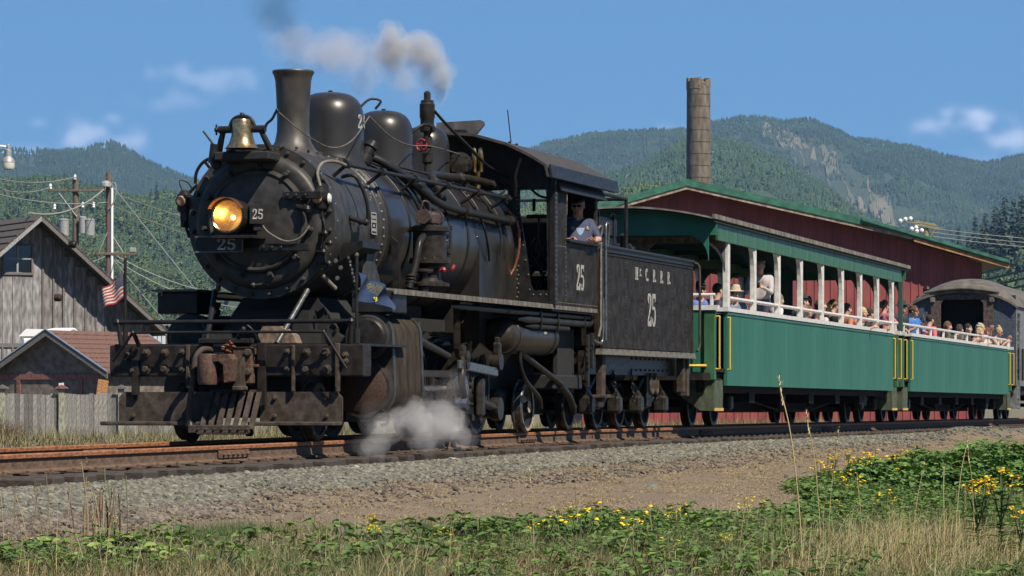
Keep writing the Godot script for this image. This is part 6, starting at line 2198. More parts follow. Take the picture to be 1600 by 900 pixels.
		mb.cbox(L(1.36 * sg, 1.0, 10.75), Vector3(0.05, 0.75, 0.08), 0.008)
		mb.cbox(L(1.36 * sg, 1.15, 11.0), Vector3(0.06, 0.5, 0.1), 0.008)
		for e in [[10.62, 1.16], [10.62, 1.08], [10.72, 0.98], [10.72, 0.9], [10.85, 1.18]]:
			mb.sphere(L(1.38 * sg, e[1], e[0]), 0.03, 6)
		part("step_hanger", mb, M.iron, o)
	var ax := MB.new()
	for e in [[0.5, 0.34], [4.15, 0.61], [5.55, 0.61], [6.95, 0.61], [9.35, 0.36]]:
		ax.cyl(L(-0.8, e[1], e[0]), L(0.8, e[1], e[0]), 0.08, 10)
	part("axles", ax, M.sooty, o)
	ax = MB.new()
	ax.cbox(L(0, 0.45, 9.3), Vector3(1.3, 0.3, 1.4), 0.05)
	ax.box(L(-0.9, 1.3, 8.6), L(0.9, 1.7, 11.0))
	ax.box(L(-0.55, 0.55, 1.6), L(0.55, 0.75, 0.3))
	part("trailing_truck_frame", ax, M.sooty, o)

func build_cab(o: Node3D) -> void:
	var W := 1.42
	var s0 := 8.55
	var s1 := 11.05
	var cab := MB.new()
	for sg in [1.0, -1.0]:
		var x0: float = W * sg - 0.015
		cab.box(L(x0, 1.74, 9.3), L(x0 + 0.03, 3.5, s0))
		cab.box(L(x0, 1.74, s1), L(x0 + 0.03, 2.62, 9.3))
		cab.box(L(x0, 3.34, s1), L(x0 + 0.03, 3.5, 9.3))
		cab.box(L(x0, 2.62, s1), L(x0 + 0.03, 3.34, s1 - 0.12))
	var c := part("cab", cab, M.tender, o)
	var fw := MB.new()
	for sg in [1.0, -1.0]:
		var f := func(p: Array) -> Array: return p.map(func(q): return Vector2(q[0] * sg, q[1]))
		fw.prism(f.call([[0.0, 3.3], [1.42, 3.3], [1.42, 3.55], [1.2, 3.74], [0.9, 3.92], [0.0, 4.06]]), -s0 - 0.03, -s0)
		fw.prism(f.call([[0.8, 1.74], [1.42, 1.74], [1.42, 1.94], [1.16, 1.94], [1.12, 2.02], [1.07, 2.4], [0.97, 3.0], [0.97, 3.3], [0.8, 3.3]]), -s0 - 0.03, -s0)
		fw.prism(f.call([[1.36, 1.94], [1.42, 1.94], [1.42, 3.3], [1.34, 3.3]]), -s0 - 0.03, -s0)
	part("front_wall", fw, M.black, c)
	var post := MB.new()
	post.cbox(L(W + 0.005, 2.62, s0 + 0.06), Vector3(0.09, 1.76, 0.14), 0.008)
	part("corner_post", post, M.black, c)
	var rv := MB.new()
	for k in 26:
		rv.dome(L(W + 0.016, 1.82 + k * 0.065, 9.24), Vector3(1, 0, 0), 0.009)
		rv.dome(L(W + 0.05, 1.82 + k * 0.065, s0 + 0.03), Vector3(1, 0, 0), 0.011)
		rv.dome(L(0.93 + (0.1 if k % 2 else 0.0) * 0.2, 1.85 + k * 0.06, s0 - 0.002), Vector3(0, 0, 1), 0.014)
	for k in 38:
		rv.dome(L(W + 0.016, 1.78, 8.7 + k * 0.062), Vector3(1, 0, 0), 0.008)
		if k < 9:
			rv.dome(L(W + 0.016, 2.55, 8.75 + k * 0.06), Vector3(1, 0, 0), 0.008)
	for e in [[1.03, 2.75], [1.06, 2.55], [1.09, 2.35], [1.13, 2.15], [1.15, 1.95], [1.2, 1.88], [1.3, 1.88], [1.38, 1.88]]:
		rv.dome(L(e[0] - 0.04, e[1], s0 - 0.002), Vector3(0, 0, 1), 0.013)
	part("rivets", rv, M.grey_edge, c, "", true)
	text("25", 0.36, M.letter, c, L(W + 0.017, 2.15, 10.05), PI / 2, 0.8)
	var sill := MB.new()
	sill.cbox(L(W + 0.02, 2.645, 10.12), Vector3(0.12, 0.045, 1.75), 0.012)
	part("arm_rest", sill, M.iron, c)
	var aw := MB.new()
	aw.prism([Vector2(1.44, 3.44), Vector2(1.455, 3.46), Vector2(1.54, 3.29), Vector2(1.525, 3.285)], -11.2, -8.65)
	part("awning", aw, M.black, c)
	var pr := [Vector2(-1.54, 3.44), Vector2(-1.5, 3.6), Vector2(-1.28, 3.74), Vector2(-0.95, 3.9), Vector2(-0.5, 4.03), Vector2(0, 4.07), Vector2(0.5, 4.03), Vector2(0.95, 3.9), Vector2(1.28, 3.74), Vector2(1.5, 3.6), Vector2(1.54, 3.44)]
	pr.reverse()
	var rf := MB.new()
	rf.sheet(pr, -11.72, -7.95, 0.035)
	var roof := part("roof", rf, mk("cab_roof", lin(0.06, 0.054, 0.05), 0.75, 0.0, T.dust, Vector3.ONE), c)
	var gt := MB.new()
	gt.prism([Vector2(1.545, 3.43), Vector2(1.585, 3.43), Vector2(1.555, 3.6), Vector2(1.535, 3.6)], -11.74, -7.95)
	part("eave_strip", gt, M.black, roof)
	gt = MB.new()      # raised hatch lid
	gt.xf = Transform3D(Basis(Vector3(1, 0, 0), -0.35), L(0.0, 4.07, 8.9))
	gt.prism([Vector2(-0.33, 0.0), Vector2(0.2, 0.0), Vector2(0.27, 0.04), Vector2(0.36, 0.17), Vector2(0.35, 0.21), Vector2(0.3, 0.235), Vector2(-0.33, 0.21)], -0.015, 0.015)
	part("roof_hatch", gt, M.stack, roof)
	gt = MB.new()
	gt.cbox(L(0.1, 4.11, 8.6), Vector3(0.22, 0.06, 0.1), 0.01)
	for k in 2:
		gt.sphere(L(0.62 + 0.1 * k, 4.0 - 0.03 * k, 9.3), 0.025, 6)
	gt.tube([L(0.75, 3.98, 8.9), L(0.7, 4.42, 8.9)], 0.008, 4)
	part("roof_fittings", gt, M.black, roof)
	var fl := MB.new()
	fl.box(L(-W, 1.66, s1), L(W, 1.73, s0))
	part("floor", fl, M.sooty, c)
	var bh := MB.new()
	bh.xf = MB.axis(L(0, BY, 0), Vector3(0, 0, -1))
	bh.lathe([Vector2(0.0, 9.3), Vector2(0.7, 9.28), Vector2(0.86, 9.2), Vector2(0.92, 9.05), Vector2(0.92, 8.56)], 40)
	part("backhead", bh, M.sooty, c)
	var gp := MB.new()
	var r := RandomNumberGenerator.new()
	r.seed = 15
	for k in 14:
		var p := L(r.randf_range(0.3, 1.25), r.randf_range(2.1, 3.05), 9.4)
		gp.tube(smooth([p, p + Vector3(r.randf_range(-0.2, 0.2), -0.2, -0.1), p + Vector3(r.randf_range(-0.3, 0.3), -0.5, 0.0)]), 0.016, 5)
	gp.cbox(L(1.12, 2.98, 9.3), Vector3(0.5, 0.05, 0.08), 0.01)
	gp.cyl(L(0.98, 3.05, 9.25), L(0.98, 3.22, 9.25), 0.025, 8)
	gp.tube(smooth([L(0.95, 3.4, 9.0), L(1.1, 3.25, 9.1), L(1.3, 3.22, 9.2), L(1.4, 3.24, 9.2)]), 0.018, 6)
	gp.tube([L(1.1, 2.5, 9.0), L(1.3, 2.52, 9.1)], 0.012, 5)
	part("cab_fittings", gp, M.iron, c)
	var seat := MB.new()
	seat.cbox(L(1.02, 2.2, 10.2), Vector3(0.55, 0.1, 0.6), 0.03)
	seat.cbox(L(1.02, 1.95, 10.2), Vector3(0.4, 0.42, 0.4), 0.02)
	part("seat_box", seat, M.sooty, c)
	var gr := MB.new()
	gr.tube(smooth([L(W + 0.02, 2.62, s1 + 0.04), L(W + 0.06, 2.86, s1 + 0.05), L(W + 0.06, 2.92, s1 + 0.0), L(W + 0.04, 2.88, s1 - 0.1)]), 0.02, 8)
	gr.tube([L(W + 0.05, 2.7, s1 + 0.05), L(W + 0.05, 1.5, s1 + 0.05), L(W + 0.03, 1.35, s1)], 0.02, 8)
	part("grab_rail", gr, M.grey_edge, c)
	var back := MB.new()
	back.box(L(1.0, 1.74, s1), L(W, 3.5, s1 - 0.03))
	back.box(L(-W, 1.74, s1), L(-1.0, 3.5, s1 - 0.03))
	part("rear_posts", back, M.black, c)

func vehicle(called: String, label: String, category: String, s: float) -> Node3D:
	var o := thing(called, label, category, on_track(s), 0.0)
	o.basis = Basis(Vector3.UP, -TH) * Basis(Vector3.RIGHT, 0.0 if s < 14.0 else -0.0042)
	return o

func truck(o: Node3D, s: float, gauge_t := 1.0, r := 0.36, base := 1.65, called := "truck") -> void:
	var mb := MB.new()
	for sg in [1.0, -1.0]:
		for e in [[0.0, 0.0, 0.06], [0.12, 0.14, 0.05]]:
			mb.tube([L(gauge_t * sg, r + 0.12 + e[0] * 0.2, s - base / 2 - 0.12), L(gauge_t * sg, r + 0.16 + e[0] * 0.4, s - base / 2 + 0.25), L(gauge_t * sg, r + (0.0 if e[0] == 0.0 else 0.42), s - 0.2), L(gauge_t * sg, r + (0.0 if e[0] == 0.0 else 0.42), s + 0.2), L(gauge_t * sg, r + 0.16 + e[0] * 0.4, s + base / 2 - 0.25), L(gauge_t * sg, r + 0.12 + e[0] * 0.2, s + base / 2 + 0.12)], 0.05, 4)
		mb.cbox(L(gauge_t * sg, r + 0.22, s), Vector3(0.16, 0.5, 0.34), 0.02)
		for k in [-1.0, 1.0]:
			mb.xf = MB.axis(L(gauge_t * sg, r + 0.02, s + 0.09 * k), Vector3.UP)
			for q in 4:
				mb.lathe([Vector2(0.07, 0.02 + q * 0.07), Vector2(0.085, 0.04 + q * 0.07), Vector2(0.07, 0.06 + q * 0.07)], 10)
			mb.xf = Transform3D()
	mb.cbox(L(0, r + 0.25, s), Vector3(2.0, 0.22, 0.3), 0.03)
	var t := part(called, mb, M.iron, o)
	for sg in [1.0, -1.0]:
		for k in [-1.0, 1.0]:
			wheel(t, L(0.76 * sg, r, s + base / 2 * k), r - 0.01, 0, M.iron, M.under, 0.13, "wheel", 0.0, sg)
			mb = MB.new()
			mb.cbox(L((gauge_t + 0.06) * sg, r + 0.02, s + base / 2 * k), Vector3(0.22, 0.27, 0.26), 0.04)
			mb.prism([Vector2(gauge_t * sg, r + 0.15), Vector2((gauge_t + 0.14) * sg, r + 0.15), Vector2((gauge_t + 0.03) * sg, r + 0.34)], -(s + base / 2 * k) - 0.09, -(s + base / 2 * k) + 0.09)
			part("journal_box", mb, M.greasy, t)
	mb = MB.new()
	for k in [-1.0, 1.0]:
		mb.cyl(L(-1.0, r, s + base / 2 * k), L(1.0, r, s + base / 2 * k), 0.06, 8)
	part("axles", mb, M.under, t)

func build_tender() -> void:
	var o := vehicle("tender", "black riveted tender lettered Mc C. R. R. R. and 25 behind the engine cab", "tender", 0.0)
	var s0 := 11.25
	var s1 := 17.45
	var W := 1.42
	var mb := MB.new()
	mb.cbox(L(0, (1.2 + 2.6) / 2, (s0 + s1) / 2), Vector3(W * 2, 1.4, s1 - s0), 0.03)
	var tank := part("tank", mb, M.tender, o)
	mb = MB.new()      # rolled rim all round
	mb.tube([L(W + 0.01, 2.655, s0), L(W + 0.01, 2.655, s1)], 0.028, 8)
	mb.tube([L(-W - 0.01, 2.655, s0), L(-W - 0.01, 2.655, s1)], 0.028, 8)
	for sg in [1.0, -1.0]:
		mb.box(L(W * sg - 0.012, 2.58, s1), L(W * sg + 0.012, 2.66, s0))
	mb.box(L(-W, 2.58, s1), L(W, 2.66, s1 - 0.02))
	part("rim", mb, M.iron, tank)
	mb = MB.new()
	mb.box(L(W, 2.535, s1 - 0.02), L(W + 0.012, 2.555, s0 + 0.02))
	mb.box(L(W, 1.2, s1 - 0.02), L(W + 0.02, 1.235, s0 + 0.02))
	for k in 2:
		mb.box(L(W, 1.22, [s0, s1 - 0.07][k] + 0.07), L(W + 0.008, 2.55, [s0, s1 - 0.07][k]))
	part("seam_strips", mb, M.tender, tank)
	mb = MB.new()
	for col in 6:
		for k in 15:
			mb.dome(L(W + 0.0, 1.3 + k * 0.083, s0 + 0.55 + col * 1.03), Vector3(1, 0, 0), 0.014)
	for k in 60:
		mb.dome(L(W + 0.012, 2.545, s0 + 0.1 + k * 0.102), Vector3(1, 0, 0), 0.008)
	part("rivets", mb, M.dusty, tank, "", true)
	var W2 := W + 0.004
	text("M", 0.19, M.letter, tank, L(W2, 2.33, 13.52), PI / 2, 0.8)
	text("c", 0.13, M.letter, tank, L(W2, 2.375, 13.76), PI / 2, 0.8)
	mb = MB.new()
	mb.box(L(W, 2.30, 13.82), L(W + 0.008, 2.315, 13.69))
	part("lettering", mb, M.letter, tank)
	var k2 := 0
	for ch in ["C.", "R.", "R.", "R."]:
		text(ch, 0.19, M.letter, tank, L(W2, 2.33, 14.2 + 0.5 * k2), PI / 2, 0.85)
		k2 += 1
	text("25", 0.5, M.letter, tank, L(W2, 1.8, 14.52), PI / 2, 0.72)
	mb = MB.new()
	for sg in [1.0, -1.0]:
		mb.box(L(1.12 * sg - 0.06, 0.82, s1), L(1.12 * sg + 0.06, 1.16, s0))
	mb.box(L(-1.1, 0.85, s1), L(1.1, 1.12, s0))
	var fr := part("underframe", mb, M.greasy, o)
	mb = MB.new()
	mb.box(L(W - 0.06, 1.1, s1 + 0.02), L(W + 0.05, 1.185, s0 - 0.02))
	mb.box(L(-W - 0.05, 1.1, s1 + 0.02), L(-W + 0.06, 1.185, s0 - 0.02))
	part("sill", mb, M.grey_edge, fr)
	mb = MB.new()
	mb.box(L(1.18, 0.88, 13.9), L(1.19, 1.08, 12.4))
	part("panel", mb, M.olive, fr)
	mb = MB.new()
	for k in 9:
		for q in 2:
			mb.bolt(L(1.18, 0.9 + 0.17 * q, 14.2 + 0.3 * k), Vector3(1, 0, 0), 0.02, 0.02)
	part("frame_bolts", mb, M.iron, fr, "", true)
	mb = MB.new()
	for e in [[12.95, 0.85, 0.5], [14.1, 0.85, 0.45], [15.65, 0.62, 0.42]]:
		for k in 7:
			var y := lerpf(e[1], e[2], k / 6.0)
			mb.xf = Transform3D(Basis(Vector3.UP, 0.0 if k % 2 else 1.3), L(1.2, y, e[0] + 0.03 * k))
			var ring := []
			for q in 9:
				ring.append(Vector3(0.022 * cos(TAU * q / 8), 0.036 * sin(TAU * q / 8), 0))
			mb.tube(ring, 0.01, 5)
	mb.xf = Transform3D()
	part("chains", mb, M.iron, fr)
	mb = MB.new()
	for k in 2:
		mb.tube(smooth([L(1.22, 0.86, 15.3 + 0.32 * k), L(1.22, 0.6, 15.3 + 0.32 * k), L(1.22, 0.54, 15.38 + 0.32 * k), L(1.22, 0.6, 15.46 + 0.32 * k), L(1.22, 0.75, 15.46 + 0.32 * k)]), 0.03, 8)
	part("pipe_loops", mb, M.dusty, fr)
	mb = MB.new()
	for e in [[17.1, 0.56], [17.4, 0.5]]:
		mb.cbox(L(1.3, (1.1 + e[1]) / 2, e[0]), Vector3(0.12, 1.1 - e[1], 0.14), 0.01)
	mb.cbox(L(1.32, 0.78, 11.7), Vector3(0.1, 0.72, 0.2), 0.01)
	mb.cbox(L(1.34, 0.5, 11.7), Vector3(0.2, 0.05, 0.42), 0.01)
	part("step_posts", mb, M.dusty, fr)
	truck(o, 12.65, 1.02, 0.36, 1.7)
	truck(o, 15.75, 1.02, 0.36, 1.7)
	mb = MB.new()
	mb.cbox(L(-0.2, 2.78, 13.2), Vector3(2.0, 0.5, 2.9), 0.02)
	mb.cbox(L(-0.2, 3.06, 13.9), Vector3(2.1, 0.28, 1.5), 0.02)
	mb.cbox(L(-0.2, 2.75, 15.7), Vector3(1.8, 0.24, 1.6), 0.02)
	var bx := part("oil_bunker", mb, M.iron, o)
	mb = MB.new()
	for e in [[0.86, 13.45], [0.86, 14.4]]:
		mb.cbox(L(e[0], 3.02, e[1]), Vector3(0.02, 0.42, 0.05), 0.005)
		mb.cbox(L(e[0] - 0.02, 3.22, e[1]), Vector3(0.06, 0.12, 0.05), 0.01)
	mb.cbox(L(0.72, 2.9, 14.9), Vector3(0.1, 0.3, 0.1), 0.02)
	mb.tube([L(0.75, 2.7, 15.4), L(0.8, 3.0, 15.2)], 0.04, 8)
	mb.cyl(L(0.82, 2.75, 15.35), L(0.92, 2.8, 15.35), 0.08, 10)
	part("latches", mb, M.black, bx)
	mb = MB.new()
	mb.tube([L(1.05, 2.66, 12.45), L(1.05, 3.5, 12.45)], 0.028, 8)
	mb.tube([L(1.05, 2.66, 14.4), L(1.05, 3.5, 14.4)], 0.028, 8)
	mb.tube([L(1.05, 3.5, 11.6), L(1.05, 3.5, 14.42)], 0.028, 8)
	mb.tube([L(-1.05, 2.66, 14.4), L(-1.05, 3.5, 14.4), L(1.05, 3.5, 14.4)], 0.028, 8)
	part("railing", mb, M.black, o)
	mb = MB.new()
	mb.cbox(L(0.62, 3.3, 12.6), Vector3(0.26, 0.34, 0.26), 0.02)
	mb.prism([Vector2(0.46, 3.47), Vector2(0.78, 3.47), Vector2(0.66, 3.58), Vector2(0.56, 3.58)], -12.75, -12.45)
	mb.cyl(L(0.62, 2.9, 12.6), L(0.62, 3.14, 12.6), 0.06, 8)
	mb.cyl(L(0.5, 3.25, 12.42), L(0.5, 3.25, 12.3), 0.1, 12)
	var lt := part("lantern_box", mb, M.iron, o)
	mb = MB.new()
	mb.cbox(L(0.755, 3.3, 12.6), Vector3(0.012, 0.24, 0.18), 0.004)
	part("glass", mb, M.clear_lens, lt)
	text("25", 0.12, M.black, lt, L(0.762, 3.3, 12.6), PI / 2, 0.8)
	mb = MB.new()
	mb.xf = Transform3D(Basis(), L(0.72, 2.6, 12.3))
	mb.lathe([Vector2(0.28, 0), Vector2(0.28, 0.62), Vector2(0.25, 0.75), Vector2(0.15, 0.84), Vector2(0, 0.86)], 24)
	part("round_tank", mb, M.grey_edge, o)
	mb = MB.new()
	mb.tube(smooth([L(W + 0.08, 1.3, s0 + 0.02), L(W + 0.08, 1.9, s0 + 0.02), L(W + 0.08, 2.6, s0 + 0.02), L(W + 0.08, 2.92, s0 + 0.03), L(W + 0.08, 2.98, s0 + 0.1), L(W + 0.08, 2.92, s0 + 0.2), L(W + 0.06, 2.65, s0 + 0.22)]), 0.021, 8)
	mb.tube(smooth([L(W + 0.08, 1.9, s0 - 0.14), L(W + 0.08, 1.4, s0 - 0.14), L(W + 0.06, 1.26, s0 - 0.2), L(W, 1.3, s0 - 0.4)]), 0.021, 8)
	part("grab_iron", mb, M.steel, o)
	mb = MB.new()
	mb.tube(smooth([L(W, 2.64, s1 - 0.02), L(W + 0.08, 2.6, s1 + 0.05), L(W + 0.1, 2.4, s1 + 0.06), L(W + 0.1, 1.5, s1 + 0.06), L(W + 0.1, 1.3, s1 + 0.05), L(W + 0.08, 1.22, s1 - 0.05)]), 0.022, 8)
	part("grab_iron", mb, M.dusty, o)
	mb = MB.new()
	mb.cbox(L(0, 0.9, s1 + 0.3), Vector3(0.3, 0.3, 0.8), 0.05)
	part("coupler", mb, M.iron, o)
	mb = MB.new()
	mb.xf = Transform3D(Basis(Vector3.UP, 0.3), L(0.98, 2.66, 11.95))
	mb.prism([Vector2(-0.3, 0), Vector2(0.3, 0), Vector2(0.24, 0.12), Vector2(0.17, 0.2), Vector2(0.14, 0.33), Vector2(-0.02, 0.37), Vector2(-0.22, 0.36), Vector2(-0.3, 0.2)], -0.15, 0.15)
	solo("red_jacket", mb, mk("red_cloth", lin(0.42, 0.03, 0.035), 0.9, 0.0, T.mottle, Vector3.ONE * 4.0), "bright red jacket lying behind the engineer at the front of the tender", "jacket").transform = Transform3D(Basis(Vector3.UP, -TH), ORG)

func arch(x0: float, x1: float, y0: float, y1: float) -> Array:
	var pts := [Vector2(x0, y1), Vector2(x1, y1)]
	for k in 7:
		var a := PI / 2 * k / 6
		pts.append(Vector2(x1 + (x0 - x1) * sin(a), y0 + (y1 - y0) * cos(a)))
	return pts

func coach_ends(o: Node3D, s: float, dir: float, roofed: bool) -> void:
	var W := 1.45
	var mb := MB.new()
	mb.box(L(-1.2, 0.78, s + 0.06 * dir), L(1.2, 1.94, s))
	var pn := part("end_panel", mb, M.green, o)
	mb = MB.new()
	for b in [[-1.2, 0.78, 1.2, 0.88], [-1.2, 1.84, 1.2, 1.94], [-1.2, 0.88, -1.1, 1.84], [1.08, 0.88, 1.2, 1.84], [-0.55, 0.88, -0.45, 1.84], [0.35, 0.88, 0.45, 1.84]]:
		mb.box(L(b[0], b[1], s - 0.03 * dir), L(b[2], b[3], s))
	part("panel_frame", mb, M.green, pn)
	mb = MB.new()
	for sg in [1.0, -1.0]:
		mb.cbox(L(1.36 * sg, 1.36, s + 0.04 * dir), Vector3(0.2, 1.16, 0.12), 0.015)
		mb.box(L(1.2 * sg, 0.78, s + 0.75 * dir), L(1.26 * sg, 1.94, s + 0.06 * dir))
	part("end_post", mb, M.green_old, o)
	mb = MB.new()
	mb.box(L(-W - 0.06, 1.94, s + 0.1 * dir), L(W + 0.06, 2.02, s - 0.05 * dir))
	part("cap_rail", mb, M.white, o)
	mb = MB.new()
	mb.tube([L(-W, 2.19, s + 0.02 * dir), L(W, 2.19, s + 0.02 * dir)], 0.03, 8)
	for sg in [1.0, 0.0, -1.0]:
		mb.cbox(L(W * sg * 0.96, 2.1, s + 0.02 * dir), Vector3(0.05, 0.2, 0.05), 0.005)
	part("end_rail", mb, M.white, o)
	for sg in [1.0, -1.0]:
		mb = MB.new()      # step box with stringers cut at a slant
		mb.prism([Vector2(0.74 * sg, 0.8), Vector2(1.42 * sg, 0.8), Vector2(1.42 * sg, 0.28), Vector2(1.2 * sg, 0.28), Vector2(0.74 * sg, 0.6)], -(s + 0.06 * dir), -(s + 0.03 * dir))
		mb.prism([Vector2(0.74 * sg, 0.8), Vector2(1.42 * sg, 0.8), Vector2(1.42 * sg, 0.28), Vector2(1.2 * sg, 0.28), Vector2(0.74 * sg, 0.6)], -(s + 0.74 * dir), -(s + 0.71 * dir))
		mb.box(L(1.39 * sg, 0.28, s + 0.74 * dir), L(1.43 * sg, 0.78, s + 0.05 * dir))
		for y in [0.3, 0.55]:
			mb.box(L((1.12 if y < 0.4 else 0.9) * sg, y, s + 0.72 * dir), L(1.4 * sg, y + 0.04, s + 0.05 * dir))
		var sp := part("step_box", mb, M.green_dusty, o)
		mb = MB.new()
		mb.box(L(1.43 * sg, 0.275, s + 0.74 * dir), L(1.445 * sg, 0.325, s + 0.05 * dir))
		part("yellow_step_edge", mb, M.yellow_edge, sp)
		for q in [0.03, 0.88]:      # yellow hand rails either side of the step well
			mb = MB.new()
			var x: float = (W + 0.07) * sg
			var ss: float = s + q * dir
			mb.tube(smooth([L(W * sg, 1.83, ss), L(x, 1.83, ss), L(x, 1.75, ss), L(x, 1.2, ss), L(x, 1.03, ss), L(x, 0.97, ss), L(W * sg, 0.97, ss)], 4), 0.017, 8)
			part("hand_rail", mb, M.yellow, o)
	if dir > 0:
		mb = MB.new()
		mb.tube([L(1.3, 1.02, s - 0.02), L(1.3, 1.02, s - 0.1), L(0.5, 1.02, s - 0.1), L(0.5, 1.02, s - 0.02)], 0.025, 8)
		part("hand_rail", mb, M.yellow, o)

func coach_under(o: Node3D, s0: float, s1: float) -> void:
	var mb := MB.new()
	for t in [-1.2, -0.35, 0.35, 1.2]:
		mb.box(L(t - 0.07, 0.58, s1), L(t + 0.07, 0.84, s0))
	mb.box(L(-1.38, 0.78, s1 + 0.6), L(1.38, 0.9, s0 - 0.6))
	mb.box(L(-0.32, 0.24, s1 - 0.6), L(0.32, 0.6, s0 + 0.6))
	for q in 5:
		mb.box(L(-1.3, 0.42, s0 + 3.6 + 2.9 * q + 0.5), L(1.3, 0.6, s0 + 3.6 + 2.9 * q))
	var fr := part("underframe", mb, M.under, o)
	mb = MB.new()
	var m := (s0 + s1) / 2
	for sg in [1.0, -1.0]:
		mb.tube([L(0.95 * sg, 0.7, s0 + 1.5), L(0.95 * sg, 0.28, m - 1.6), L(0.95 * sg, 0.28, m + 1.6), L(0.95 * sg, 0.7, s1 - 1.5)], 0.022, 6)
		for k in [-1.6, 1.6]:
			mb.cbox(L(0.95 * sg, 0.45, m + k), Vector3(0.08, 0.36, 0.1), 0.01)
	part("truss_rods", mb, M.under, fr)
	mb = MB.new()
	mb.xf = MB.axis(L(0.6, 0.45, m - 0.6), Vector3(0, 0, -1))
	mb.lathe([Vector2(0, 0), Vector2(0.2, 0.03), Vector2(0.2, 0.9), Vector2(0, 0.95)], 16)
	mb.xf = Transform3D()
	mb.cbox(L(-0.5, 0.45, m), Vector3(0.6, 0.3, 1.4), 0.03)
	part("brake_cylinder", mb, M.under, fr)
	truck(o, s0 + 2.0, 0.98, 0.4, 1.75)
	truck(o, s1 - 2.0, 0.98, 0.4, 1.75)

func coach_body(o: Node3D, s0: float, s1: float) -> void:
	var W := 1.45
	for sg in [1.0, -1.0]:
		var mb := MB.new()
		mb.box(L(W * sg - 0.03, 0.7, s1), L(W * sg + 0.03, 1.93, s0))
		var sd := part("side_panel", mb, M.green, o)
		mb = MB.new()
		mb.box(L((W + 0.03) * sg, 1.885, s1), L((W + 0.045) * sg, 1.93, s0))
		for k in 8:
			var s := s0 + (s1 - s0) * (k + 0.5) / 8.0
			mb.box(L((W + 0.03) * sg, 0.71, s + 0.004), L((W + 0.032) * sg, 1.885, s - 0.004))
		part("panel_joints", mb, M.green, sd)
		mb = MB.new()
		mb.box(L((W + 0.06) * sg, 1.94, s1 + 0.05), L((W - 0.3) * sg, 2.01, s0 - 0.05))
		part("white_ledge", mb, M.white, o)
	var fl := MB.new()
	fl.box(L(-W, 0.92, s1 + 0.7), L(W, 0.98, s0 - 0.7))
	part("floor", fl, M.under, o)
	for k in int((s1 - s0) / 1.1):
		for sg in [1.0, -1.0]:
			var b := MB.new()
			b.cbox(L(0.85 * sg, 1.42, s0 + 0.75 + k * 1.1), Vector3(0.9, 0.06, 0.42), 0.01)
			b.cbox(L(0.85 * sg, 1.2, s0 + 0.75 + k * 1.1), Vector3(0.8, 0.4, 0.06), 0.01)
			b.cbox(L(0.85 * sg, 1.68, s0 + 0.98 + k * 1.1), Vector3(0.9, 0.5, 0.05), 0.01)
			part("bench", b, M.green_in, o)

